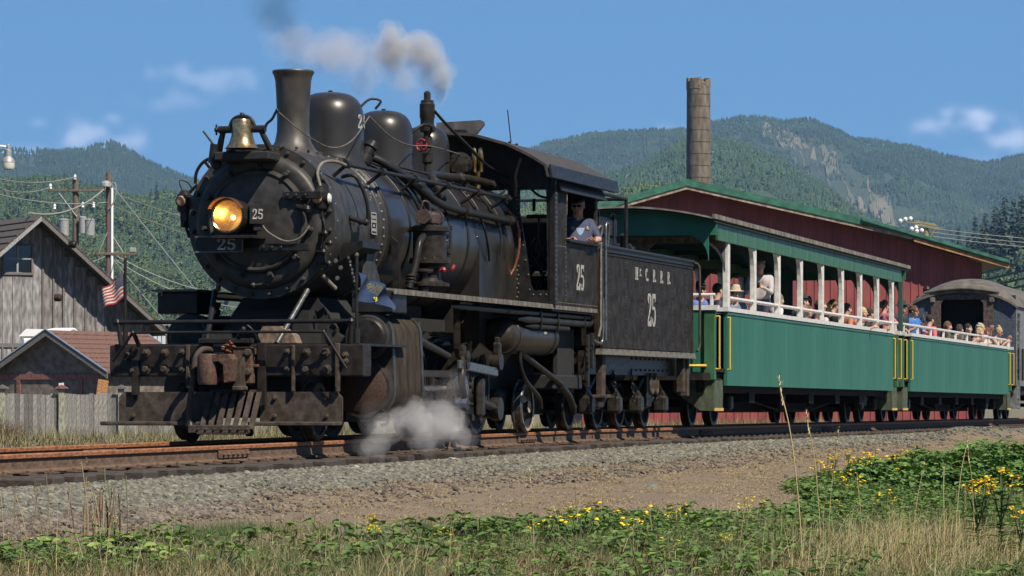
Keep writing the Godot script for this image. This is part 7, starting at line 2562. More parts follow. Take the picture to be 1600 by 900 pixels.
func build_coaches() -> void:
	var W := 1.45
	var o := vehicle("open_sided_coach", "green open-sided passenger coach with a roof on white posts behind the tender", "passenger coach", 19.0)
	var s0 := 0.85
	var s1 := 18.55
	coach_body(o, s0, s1)
	coach_ends(o, 0.0, 1.0, true)
	coach_ends(o, 19.4, -1.0, true)
	coach_under(o, 0.0, 19.4)
	var posts := [0.92, 3.2, 5.42, 7.62, 9.85, 12.1, 14.3, 16.45, 18.45]
	var hdr := 3.12
	for sg in [1.0, -1.0]:
		for i in posts.size():
			var p := MB.new()
			var wide := 0.16 if i == 0 else 0.12
			p.cbox(L(W * sg, (2.01 + hdr) / 2, posts[i]), Vector3(0.1, hdr - 2.01, wide), 0.008)
			part("post", p, M.white, o)
			if i > 0:
				p = MB.new().at(side_on(1.0))
				p.prism(arch(-posts[i] + 0.06, -posts[i] + 0.34, hdr - 0.62, hdr), W * sg - 0.035, W * sg + 0.035)
				part("post_bracket", p, M.white, o)
			p = MB.new()      # knee brackets inside, up to the roof
			p.prism(arch(W * sg - 0.05 * sg, W * sg - 0.5 * sg, hdr - 0.5, hdr), -posts[i] - 0.02, -posts[i] + 0.02)
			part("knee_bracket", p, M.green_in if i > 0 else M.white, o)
		var rl := MB.new()
		rl.tube([L(W * sg, 2.17, s0 + 0.05), L(W * sg, 2.17, s1 - 0.05)], 0.032, 8)
		part("safety_rail", rl, M.white, o)
		for i in 9:
			var a: float = -0.1 if i == 0 else posts[i - 1] + 1.0 if i < 9 else 0.0
			var b: float = posts[i] + 1.0 if i < 8 else 19.45
			var f := MB.new()
			f.cbox(L((W + 0.05) * sg, 3.27, (a + b) / 2), Vector3(0.04, 0.37, b - a - 0.02), 0.004)
			part("fascia_board", f, M.green_old, o)
	for s in [-0.35, 19.75]:
		var f := MB.new()
		var pts := []
		for k in 13:
			var x := -1.56 + 3.12 * k / 12
			pts.append(Vector2(x, 3.42 + 0.2 * (1.0 - pow(x / 1.56, 2.0))))
		pts.append(Vector2(1.56, 3.16))
		pts.append(Vector2(-1.56, 3.16))
		f.prism(pts, -s - 0.025, -s + 0.025)
		part("end_fascia", f, M.green, o)
		f = MB.new()
		var y1 := 3.16
		for sg in [1.0, -1.0]:
			f.prism(arch(1.42 * sg, 1.05 * sg, y1 - 0.42, y1), -s - 0.02, -s + 0.02)
			if s > 5.0:
				f.cbox(L(1.45 * sg, 2.6, s), Vector3(0.1, 1.14, 0.1), 0.01)
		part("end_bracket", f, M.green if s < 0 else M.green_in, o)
	var bk := MB.new()
	for sg in [1.0, -1.0]:
		bk.prism(arch(W * sg, (W - 0.42) * sg, 2.62, 3.14), -s0 - 0.03, -s0 + 0.03)
		bk.prism(arch(0.05 * sg, 0.4 * sg, 2.7, 3.14), -s0 - 0.03, -s0 + 0.03)
	bk.box(L(-W, 3.1, s0 + 0.03), L(W, 3.2, s0 - 0.03))
	bk.box(L(-0.06, 2.0, s0 + 0.03), L(0.06, 3.14, s0 - 0.03))
	part("bulkhead_frame", bk, M.grey_edge, o)
	bk = MB.new()
	bk.box(L(-W, 2.0, 18.6), L(-0.75, 3.14, 18.54))
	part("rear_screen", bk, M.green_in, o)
	var pr := []
	for k in 15:
		var x := 1.58 - 3.16 * k / 14
		pr.append(Vector2(x, 3.43 + 0.2 * (1.0 - pow(x / 1.58, 2.0))))
	var rf := MB.new()
	rf.sheet(pr, -20.2, 0.75, 0.03)
	var roof := part("roof", rf, M.roof_grey, o)
	rf = MB.new()
	for sg in [1.0, -1.0]:
		rf.box(L(1.565 * sg, 3.41, 20.2), L(1.605 * sg, 3.485, -0.75))
	part("drip_edge", rf, M.roof_grey, roof)
	rf = MB.new()
	rf.sheet(pr.map(func(p): return p + Vector2(0, -0.05)), -20.1, 0.65, 0.02)
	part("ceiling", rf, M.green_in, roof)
	rf = MB.new()
	for k in 9:
		rf.cbox(L(0, 3.36, posts[k]), Vector3(2.9, 0.1, 0.06), 0.005)
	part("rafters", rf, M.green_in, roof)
	var g := vehicle("open_gondola_coach", "green open-topped passenger car with low white rails in front of the grey coach", "passenger coach", 39.15)
	coach_body(g, s0, s1)
	coach_ends(g, 0.0, 1.0, false)
	coach_ends(g, 19.4, -1.0, false)
	coach_under(g, 0.0, 19.4)
	for sg in [1.0, -1.0]:
		var rl := MB.new()
		rl.cbox(L(W * sg, 2.19, 9.3), Vector3(0.07, 0.05, 18.9), 0.01)
		part("safety_rail", rl, M.white, g)
		for k in 10:
			var b := MB.new()
			b.cbox(L(W * sg, 2.09, 0.0 + 2.07 * k), Vector3(0.05, 0.16, 0.09), 0.006)
			part("baluster", b, M.white, g)
	build_grey_car()

func build_grey_car() -> void:
	var o := vehicle("baggage_car", "old grey railway car with an arched roof and open rusty end doorway", "railway car", 59.2)
	var W := 1.5
	var top := 3.18
	var outline := []
	for k in 25:
		var x := -W + 2 * W * k / 24
		outline.append(Vector2(x, top + 0.42 * pow(1.0 - pow(absf(x) / W, 2.3), 0.85)))
	var f := MB.new()
	var oy := func(x: float) -> float: return top + 0.42 * pow(1.0 - pow(minf(absf(x) / W, 1.0), 2.3), 0.85)
	for sg in [1.0, -1.0]:
		var pts := [Vector2(0.62 * sg, 1.0), Vector2(W * sg, 1.0)]
		for k in 11:
			var x: float = W - (W - 0.62) * k / 10
			pts.append(Vector2(x * sg, oy.call(x)))
		f.prism(pts, -0.05, 0.0)
	var pts2 := [Vector2(-0.62, 3.37), Vector2(0.62, 3.37)]
	for k in 9:
		var x := 0.62 - 1.24 * k / 8
		pts2.append(Vector2(x, oy.call(x)))
	f.prism(pts2, -0.05, 0.0)
	var ew := part("end_wall", f, M.car_grey, o)
	f = MB.new()      # thick door surround with round shoulders
	var outer := []
	var inner := []
	for k in 9:
		var a := PI / 2 * k / 8
		outer.append(Vector2(0.62 + 0.25 * cos(a), 3.3 + 0.22 * sin(a)))
		inner.append(Vector2(0.42 + 0.18 * cos(a), 3.2 + 0.17 * sin(a)))
	for sg in [1.0, -1.0]:
		var q := [Vector2(0.6 * sg, 1.0), Vector2(0.87 * sg, 1.0)]
		for p in outer: q.append(Vector2(p.x * sg, p.y))
		q.append(Vector2(0, 3.5)); q.append(Vector2(0, 3.36))
		for k in 9:
			q.append(Vector2(inner[8 - k].x * sg, inner[8 - k].y))
		f.prism(q, 0.0, 0.07)
	part("door_surround", f, mk("door_rust", lin(0.105, 0.085, 0.082), 0.75, 0.0, T.rust, Vector3.ONE), ew)
	f = MB.new()
	for k in 14:
		for sg in [1.0, -1.0]:
			f.dome(L(0.93 * sg, 1.9 + 0.1 * k, -0.0), Vector3(0, 0, 1), 0.014)
			f.dome(L(1.43 * sg, 1.9 + 0.09 * k, -0.0), Vector3(0, 0, 1), 0.014)
	part("rivets", f, M.grey_edge, ew, "", true)
	f = MB.new()
	f.cbox(L(-0.83, 3.36, -0.06), Vector3(0.16, 0.16, 0.14), 0.02)
	f.cbox(L(0.83, 3.36, -0.06), Vector3(0.16, 0.16, 0.14), 0.02)
	f.tube(smooth([L(-1.05, 3.56, -0.12), L(-0.5, 3.64, -0.18), L(0, 3.67, -0.18), L(0.5, 3.64, -0.18), L(1.05, 3.56, -0.12)]), 0.04, 6)
	f.tube(smooth([L(-1.1, 2.95, -0.05), L(-1.06, 2.8, -0.1), L(-1.1, 2.7, -0.05), L(-1.0, 2.62, -0.06)]), 0.02, 6)
	part("door_hood", f, M.car_roof, ew)
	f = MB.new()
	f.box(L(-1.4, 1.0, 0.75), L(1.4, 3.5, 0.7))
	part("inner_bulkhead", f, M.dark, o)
	for sg in [1.0, -1.0]:
		f = MB.new()
		f.box(L(W * sg - 0.04, 0.95, 17.5), L(W * sg + 0.0, 3.2, 0.95))
		f.box(L(W * sg - 0.04, 0.95, 0.3), L(W * sg + 0.0, 3.2, 0.05))
		f.box(L(W * sg - 0.04, 2.98, 0.95), L(W * sg + 0.0, 3.2, 0.3))
		var sd := part("side_wall", f, M.car_side, o)
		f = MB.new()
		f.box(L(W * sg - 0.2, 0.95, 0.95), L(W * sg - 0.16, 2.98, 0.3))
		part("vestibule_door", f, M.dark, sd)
		f = MB.new()
		for s in [0.22, 1.05, 1.25]:
			f.tube([L((W + 0.05) * sg, 1.1, s), L((W + 0.05) * sg, 2.0, s)], 0.02, 6)
		part("hand_rail", f, M.iron, sd)
		f = MB.new()
		f.prism([Vector2(0.9 * sg, 0.95), Vector2(1.5 * sg, 0.95), Vector2(1.5 * sg, 0.3), Vector2(1.3 * sg, 0.3)], -0.95, -0.85)
		f.prism([Vector2(0.9 * sg, 0.95), Vector2(1.5 * sg, 0.95), Vector2(1.5 * sg, 0.3), Vector2(1.3 * sg, 0.3)], -0.35, -0.25)
		for y in [0.32, 0.6]:
			f.box(L(1.2 * sg, y, 0.9), L(1.5 * sg, y + 0.04, 0.3))
		part("steps", f, M.car_side, o)
		for k in 7:
			f = MB.new()
			f.box(L(W * sg - 0.01, 2.0, 3.9 + k * 1.9), L(W * sg + 0.01, 2.8, 3.0 + k * 1.9))
			part("window", f, M.window, sd)
	var pr := []
	for k in 31:
		var x := 1.56 - 3.12 * k / 30
		pr.append(Vector2(x, 3.12 + 0.86 * pow(1.0 - pow(absf(x) / 1.5601, 2.3), 0.85)))
	f = MB.new()
	f.sheet(pr, -17.6, -2.2, 0.04)
	var rows := []
	for j in 15:      # the roof curves down to the end like an upturned bowl
		var s := -0.14 + 2.36 * j / 14.0
		var k := 0.54 + 0.46 * sqrt(maxf(0.0, 1.0 - pow(1.0 - clampf((s + 0.14) / 2.36, 0.0, 1.0), 2.0)))
		var row := []
		for q in pr:
			row.append(L(q.x, 3.12 + (q.y - 3.12) * k + 0.04, s))
		rows.append(row)
	for j in 14:
		for i in pr.size() - 1:
			var u: Vector3 = (rows[j][i + 1] - rows[j][i]).cross(rows[j + 1][i] - rows[j][i]).normalized()
			f.face([rows[j][i], rows[j][i + 1], rows[j + 1][i + 1], rows[j + 1][i]], u if u.y > 0 else -u)
	for i in pr.size() - 1:
		var a: Vector3 = rows[0][i]
		var b: Vector3 = rows[0][i + 1]
		f.face([a, b, b - Vector3(0, 0.07, 0), a - Vector3(0, 0.07, 0)], Vector3(0, 0, 1))
	part("roof", f, M.car_roof, o)
	f = MB.new()
	f.box(L(-1.4, 0.7, 17.4), L(1.4, 0.95, 0.1))
	part("underframe", f, M.under, o)
	truck(o, 2.6, 0.98, 0.42, 1.9)
	truck(o, 14.8, 0.98, 0.42, 1.9)

func flag_cloth(w: float, h: float, nx: int, ny: int, shape: Callable, colour: Callable) -> MB:
	var mb := MB.new()
	for sgn in [1.0, -1.0]:
		for j in ny:
			for i in nx:
				mb.col = colour.call((i + 0.5) / nx, (j + 0.5) / ny)
				var p := []
				for e in [[0, 0], [1, 0], [1, 1], [0, 1]]:
					p.append(shape.call(float(i + e[0]) / nx, float(j + e[1]) / ny))
				var nn: Vector3 = (p[1] - p[0]).cross(p[3] - p[0]).normalized() * sgn
				mb.face([p[0] + nn * 0.001, p[1] + nn * 0.001, p[2] + nn * 0.001, p[3] + nn * 0.001], nn)
	return mb

func build_flags() -> void:
	var X := Transform3D(Basis(Vector3.UP, -TH), ORG)
	var a := thing("striped_flag", "small red and white striped flag with a blue starred corner on a thin staff", "flag", X * L(-1.4, 1.1, 0.2), -TH)
	var mb := MB.new()
	mb.cyl(Vector3.ZERO, Vector3(0, 0.97, 0), 0.017, 8)
	mb.cyl(Vector3.ZERO, Vector3(0, 0.26, 0), 0.035, 8)
	part("staff", mb, M.black, a)
	mb = MB.new()
	mb.sphere(Vector3(0, 0.985, 0), 0.026, 10)
	part("ball_finial", mb, M.brass, a)
	var shape := func(u: float, v: float) -> Vector3:
		var x := -0.018 - 0.235 * u
		var y := 0.8 - 0.285 * v - 0.09 * u * u - 0.08 * u + 0.02 * sin(u * 7.0 + v * 2.0) + 0.03 * u * v
		return Vector3(x, y, 0.035 * sin(u * 8.0 + v * 1.6) * u + 0.03 * u)
	var colour := func(u: float, v: float) -> Color:
		if u < 0.42 and v < 7.0 / 13.0:
			return Color(0.03, 0.035, 0.12)
		return Color(0.4, 0.035, 0.045) if int(v * 13.0) % 2 == 0 else Color(0.6, 0.58, 0.54)
	var fc := part("cloth", flag_cloth(0.25, 0.28, 26, 26, shape, colour), M.cloth, a)
	mb = MB.new()
	for j in 9:
		for i in (6 if j % 2 == 0 else 5):
			var u := (0.035 if j % 2 == 0 else 0.07) + i * 0.067
			var v := 0.03 + j * 0.056
			var p: Vector3 = shape.call(u, v)
			for sgn in [1.0, -1.0]:
				var pts := []
				for k in 10:
					var an := TAU * k / 10
					var rr := 0.0065 if k % 2 == 0 else 0.0028
					pts.append(p + Vector3(sin(an) * rr, cos(an) * rr, 0.004 * sgn))
				mb.face(pts, Vector3(0, 0, sgn))
	part("stars", mb, M.letter, fc, "", true)
	var b := thing("blue_flag", "dark blue flag with a yellow shield and the year 1859 on a brass tipped staff", "flag", X * L(1.39, 1.1, 0.12), -TH)
	mb = MB.new()
	mb.cyl(Vector3.ZERO, Vector3(0, 0.97, 0), 0.019, 8)
	mb.cyl(Vector3.ZERO, Vector3(0, 0.16, 0), 0.04, 8)
	part("staff", mb, M.black, b)
	mb = MB.new()
	mb.sphere(Vector3(0, 0.985, 0), 0.026, 10)
	part("ball_finial", mb, M.brass, b)
	var shape2 := func(u: float, v: float) -> Vector3:
		var y := 0.79 - 0.1 * u - 0.31 * v + 0.1 * v * u - 0.155 * u * u - 0.02 * sin(u * 6.0) + 0.02 * v * u
		return Vector3(0.02 + 0.29 * u + 0.045 * sin(u * 11.0 + v * 4.0), y, -0.3 * u + 0.045 * sin(u * 10.0 + v * 3.0))
	var colour2 := func(u: float, v: float) -> Color:
		var x := (u - 0.5) / 0.14
		var y := (v - 0.44) / 0.27
		var d := x * x + y * y
		if y > -1.0 and y < 0.9 and absf(x) < (1.0 if y < 0.2 else 1.0 - (y - 0.2) * 0.9):      # a plain shield shape
			return Color(0.2, 0.18, 0.05) if sin(u * 90.0) * sin(v * 55.0) > 0.1 else Color(0.045, 0.075, 0.11)
		if d > 1.25 and d < 1.75 and y < 0.3 and sin(atan2(y, x) * 18.0) > -0.3:
			return Color(0.13, 0.12, 0.06)
		return Color(0.026, 0.062, 0.15)
	var bc := part("cloth", flag_cloth(0.3, 0.3, 40, 36, shape2, colour2), M.cloth, b)
	var i := 0
	for ch in "1859":
		var p: Vector3 = shape2.call(0.36 + 0.085 * i, 0.83)
		text(ch, 0.042, mk("flag_yellow", lin(0.55, 0.46, 0.05), 0.9) if not M.has("flag_yellow") else M.flag_yellow, bc, p + Vector3(0.006, 0, 0.006), 0.78, 0.9, "Droid Sans")
		i += 1

class Field:
	var o: Vector3
	var c: float
	var nx: int
	var ny: int
	var nz: int
	var d := PackedFloat32Array()
	var near := PackedFloat32Array()
	var tg := PackedByteArray()
	func _init(lo: Vector3, hi: Vector3, cell: float) -> void:
		o = lo; c = cell
		nx = int((hi.x - lo.x) / cell) + 2; ny = int((hi.y - lo.y) / cell) + 2; nz = int((hi.z - lo.z) / cell) + 2
		d.resize(nx * ny * nz); d.fill(9.0)
		near.resize(d.size()); near.fill(9.0)
		tg.resize(d.size())
	func put(i: int, v: float, k: float, tag: int) -> void:
		var e := d[i]
		if v < near[i]:
			near[i] = v; tg[i] = tag
		var h := k - absf(e - v)
		d[i] = minf(e, v) - (h * h / (4.0 * k) if h > 0.0 else 0.0)
	func bone(a: Vector3, b: Vector3, ra: float, rb: float, tag: int, k := 0.03) -> void:
		var m := maxf(ra, rb) + k + 2.0 * c
		var lo := a.min(b) - Vector3.ONE * m - o
		var hi := a.max(b) + Vector3.ONE * m - o
		var ab := b - a
		var l2 := maxf(ab.length_squared(), 1e-9)
		for z in range(maxi(0, int(lo.z / c)), mini(nz, int(hi.z / c) + 1)):
			for y in range(maxi(0, int(lo.y / c)), mini(ny, int(hi.y / c) + 1)):
				var i := (z * ny + y) * nx
				for x in range(maxi(0, int(lo.x / c)), mini(nx, int(hi.x / c) + 1)):
					var q := o + Vector3(x, y, z) * c - a
					var t := clampf(q.dot(ab) / l2, 0.0, 1.0)
					put(i + x, (q - ab * t).length() - lerpf(ra, rb, t), k, tag)
	func ball(p: Vector3, r: Vector3, tag: int, k := 0.015) -> void:
		var m := r + Vector3.ONE * (k + 2.0 * c)
		var lo := p - m - o
		var hi := p + m - o
		var rm := minf(r.x, minf(r.y, r.z))
		for z in range(maxi(0, int(lo.z / c)), mini(nz, int(hi.z / c) + 1)):
			for y in range(maxi(0, int(lo.y / c)), mini(ny, int(hi.y / c) + 1)):
				var i := (z * ny + y) * nx
				for x in range(maxi(0, int(lo.x / c)), mini(nx, int(hi.x / c) + 1)):
					var q := (o + Vector3(x, y, z) * c - p)
					var s := (q / r).length()
					var g := (q / (r * r)).length()
					put(i + x, s * (s - 1.0) / maxf(g, 1e-5) if g > 1e-5 else -rm, k, tag)
	func cut(p: Vector3, r: Vector3) -> void:
		for z in nz:
			for y in ny:
				for x in nx:
					var q := (o + Vector3(x, y, z) * c - p) / r
					var e := (q.length() - 1.0) * minf(r.x, minf(r.y, r.z))
					var i := (z * ny + y) * nx + x
					if -e > d[i]: d[i] = -e
	func net() -> Dictionary:
		var vs := PackedVector3Array()
		var tags := PackedByteArray()
		var at := {}
		var sx := 1
		var sy := nx
		var sz := nx * ny
		var cor := [0, sx, sy, sx + sy, sz, sz + sx, sz + sy, sz + sx + sy]
		for z in nz - 1:
			for y in ny - 1:
				var i0 := (z * ny + y) * nx
				for x in nx - 1:
					var i := i0 + x
					if absf(d[i]) > 2.2 * c:
						continue
					var neg := 0
					var sum := Vector3.ZERO
					var cnt := 0
					for k in 8:
						if d[i + cor[k]] < 0.0: neg += 1
					if neg == 0 or neg == 8:
						continue
					for e in [[0, 1], [0, 2], [0, 4], [1, 3], [1, 5], [2, 3], [2, 6], [3, 7], [4, 5], [4, 6], [5, 7], [6, 7]]:
						var da := d[i + cor[e[0]]]
						var db := d[i + cor[e[1]]]
						if (da < 0.0) != (db < 0.0):
							var t := da / (da - db)
							var pa := Vector3(e[0] & 1, (e[0] >> 1) & 1, e[0] >> 2)
							var pb := Vector3(e[1] & 1, (e[1] >> 1) & 1, e[1] >> 2)
							sum += pa.lerp(pb, t)
							cnt += 1
					at[i] = vs.size()
					vs.append(o + (Vector3(x, y, z) + sum / cnt) * c)
					var best := 9.0
					var tb := 0
					for k in 8:
						if near[i + cor[k]] < best:
							best = near[i + cor[k]]; tb = tg[i + cor[k]]
					tags.append(tb)
		var ix := PackedInt32Array()
		for i in at:
			var x: int = i % nx
			var y: int = (i / nx) % ny
			var z: int = i / sz
			var s0: bool = d[i] < 0.0
			if y > 0 and z > 0 and (d[i + sx] < 0.0) != s0:
				quad(ix, at, i, i - sy, i - sy - sz, i - sz, s0)
			if x > 0 and z > 0 and (d[i + sy] < 0.0) != s0:
				quad(ix, at, i, i - sz, i - sx - sz, i - sx, s0)
			if x > 0 and y > 0 and (d[i + sz] < 0.0) != s0:
				quad(ix, at, i, i - sx, i - sx - sy, i - sy, s0)
		var ns := PackedVector3Array()
		ns.resize(vs.size())
		for k in range(0, ix.size(), 3):
			var g := (vs[ix[k + 1]] - vs[ix[k]]).cross(vs[ix[k + 2]] - vs[ix[k]])
			ns[ix[k]] -= g; ns[ix[k + 1]] -= g; ns[ix[k + 2]] -= g
		for k in ns.size():
			ns[k] = ns[k].normalized()
		return {"v": vs, "n": ns, "t": tags, "i": ix}
	func quad(ix: PackedInt32Array, at: Dictionary, a: int, b: int, e: int, f: int, s0: bool) -> void:
		if not (at.has(a) and at.has(b) and at.has(e) and at.has(f)):
			return
		if s0:
			ix.append_array([at[a], at[e], at[b], at[a], at[f], at[e]])
		else:
			ix.append_array([at[a], at[b], at[e], at[a], at[e], at[f]])

var head_net := {}
var hand_net := {}
var hair_nets := {}

func make_head() -> void:
	var f := Field.new(Vector3(-0.12, -0.17, -0.14), Vector3(0.12, 0.15, 0.16), 0.0065)
	f.ball(Vector3(0, 0.025, -0.012), Vector3(0.075, 0.098, 0.095), 0)
	f.ball(Vector3(0, -0.05, 0.022), Vector3(0.058, 0.066, 0.066), 0, 0.03)
	f.ball(Vector3(0, -0.098, 0.052), Vector3(0.03, 0.024, 0.026), 0, 0.03)      # chin
	f.bone(Vector3(-0.03, 0.03, 0.072), Vector3(0.03, 0.03, 0.072), 0.014, 0.014, 9, 0.012)   # brow
	f.bone(Vector3(0, 0.012, 0.086), Vector3(0, -0.03, 0.106), 0.009, 0.015, 0, 0.012)   # nose
	for s in [-1.0, 1.0]:
		f.ball(Vector3(0.05 * s, -0.028, 0.05), Vector3(0.026, 0.026, 0.026), 0, 0.03)      # cheek
		f.ball(Vector3(0.079 * s, -0.005, -0.012), Vector3(0.012, 0.032, 0.02), 0, 0.008)      # ear
		f.ball(Vector3(0.031 * s, 0.006, 0.073), Vector3(0.0145, 0.009, 0.013), 6, 0.004)      # eye
		f.ball(Vector3(0.031 * s, 0.006, 0.083), Vector3(0.006, 0.006, 0.005), 7, 0.003)
		f.bone(Vector3(0.016 * s, 0.026, 0.083), Vector3(0.044 * s, 0.03, 0.073), 0.006, 0.004, 9, 0.004)      # eyebrow
	f.bone(Vector3(-0.02, -0.066, 0.08), Vector3(0.02, -0.066, 0.08), 0.008, 0.008, 8, 0.006)      # lips
	f.bone(Vector3(0, -0.06, -0.02), Vector3(0, -0.16, -0.035), 0.055, 0.055, 0, 0.03)      # neck
	head_net = f.net()
	for kind in ["short", "long", "bun", "curly"]:
		var h := Field.new(Vector3(-0.15, -0.3, -0.17), Vector3(0.15, 0.19, 0.14), 0.011)
		h.ball(Vector3(0, 0.034, -0.02), Vector3(0.084, 0.103, 0.1), 9)
		if kind == "long":
			h.bone(Vector3(-0.07, 0.0, -0.05), Vector3(-0.075, -0.2, -0.06), 0.035, 0.025, 9, 0.03)
			h.bone(Vector3(0.07, 0.0, -0.05), Vector3(0.075, -0.2, -0.06), 0.035, 0.025, 9, 0.03)
			h.bone(Vector3(0, 0.0, -0.085), Vector3(0, -0.2, -0.08), 0.05, 0.035, 9, 0.03)
		elif kind == "bun":
			h.ball(Vector3(0, 0.14, -0.05), Vector3(0.045, 0.04, 0.045), 9, 0.012)
		elif kind == "curly":
			var r := RandomNumberGenerator.new()
			r.seed = 3
			for k in 26:
				var e := Vector3(r.randfn(), absf(r.randfn()) * 0.9 - 0.35, r.randfn() - 0.5).normalized()
				h.ball(Vector3(0, 0.02, -0.025) + e * Vector3(0.085, 0.105, 0.1), Vector3.ONE * r.randf_range(0.022, 0.036), 9, 0.012)
		h.cut(Vector3(0, -0.045, 0.1), Vector3(0.085 if kind == "short" else 0.062, 0.095, 0.1))
		if kind == "short" or kind == "bun":
			h.cut(Vector3(0, -0.16, 0.02), Vector3(0.14, 0.13, 0.15))
		hair_nets[kind] = h.net()
	var g := Field.new(Vector3(-0.07, -0.21, -0.07), Vector3(0.09, 0.03, 0.05), 0.0052)
	g.bone(Vector3(0, 0.01, 0), Vector3(0, -0.03, 0), 0.025, 0.026, 0, 0.02)
	for k in 4:
		var x := -0.03 + 0.02 * k
		g.bone(Vector3(x * 0.6, -0.02, 0), Vector3(x, -0.085, 0), 0.018, 0.013, 0, 0.014)
	var lens := [0.06, 0.075, 0.082, 0.072]
	for k in 4:
		var x := -0.031 + 0.0207 * k
		var l: float = lens[k]
		var p0 := Vector3(x, -0.088, 0)
		var p1 := p0 + Vector3(x * 0.15, -l * 0.5, -0.012)
		var p2 := p1 + Vector3(x * 0.05, -l * 0.3, -0.022)
		var p3 := p2 + Vector3(0, -l * 0.12, -0.024)
		g.bone(p0, p1, 0.0098, 0.009, 0, 0.004)
		g.bone(p1, p2, 0.009, 0.008, 0, 0.004)
		g.bone(p2, p3, 0.008, 0.007, 0, 0.004)
	g.bone(Vector3(0.018, -0.03, -0.005), Vector3(0.045, -0.062, -0.014), 0.015, 0.012, 0, 0.01)
	g.bone(Vector3(0.045, -0.062, -0.014), Vector3(0.056, -0.1, -0.026), 0.011, 0.009, 0, 0.005)
	hand_net = g.net()

func lay(mb: MB, net: Dictionary, t: Transform3D, cols: Array) -> void:
	var i0 := mb.v.size()
	var flip := t.basis.determinant() < 0.0
	for k in net.v.size():
		mb.v.append(t * net.v[k]); mb.n.append((t.basis * net.n[k]).normalized()); mb.c.append(cols[net.t[k]])
	var ix: PackedInt32Array = net.i
	for k in range(0, ix.size(), 3):
		mb.ix.append(i0 + ix[k])
		mb.ix.append(i0 + ix[k + (2 if flip else 1)])
		mb.ix.append(i0 + ix[k + (1 if flip else 2)])

func elbow(a: Vector3, b: Vector3, l1: float, l2: float, hint: Vector3) -> Array:
	var d := b - a
	var l := clampf(d.length(), 0.08, (l1 + l2) * 0.985)
	b = a + d.normalized() * l
	var x := (l1 * l1 - l2 * l2 + l * l) / (2.0 * l)
	var h := sqrt(maxf(0.0, l1 * l1 - x * x))
	var n := d.normalized()
	var p := (hint - n * hint.dot(n)).normalized()
	return [a + n * x + p * h, b]

const SKIN := Color(0.56, 0.34, 0.25)

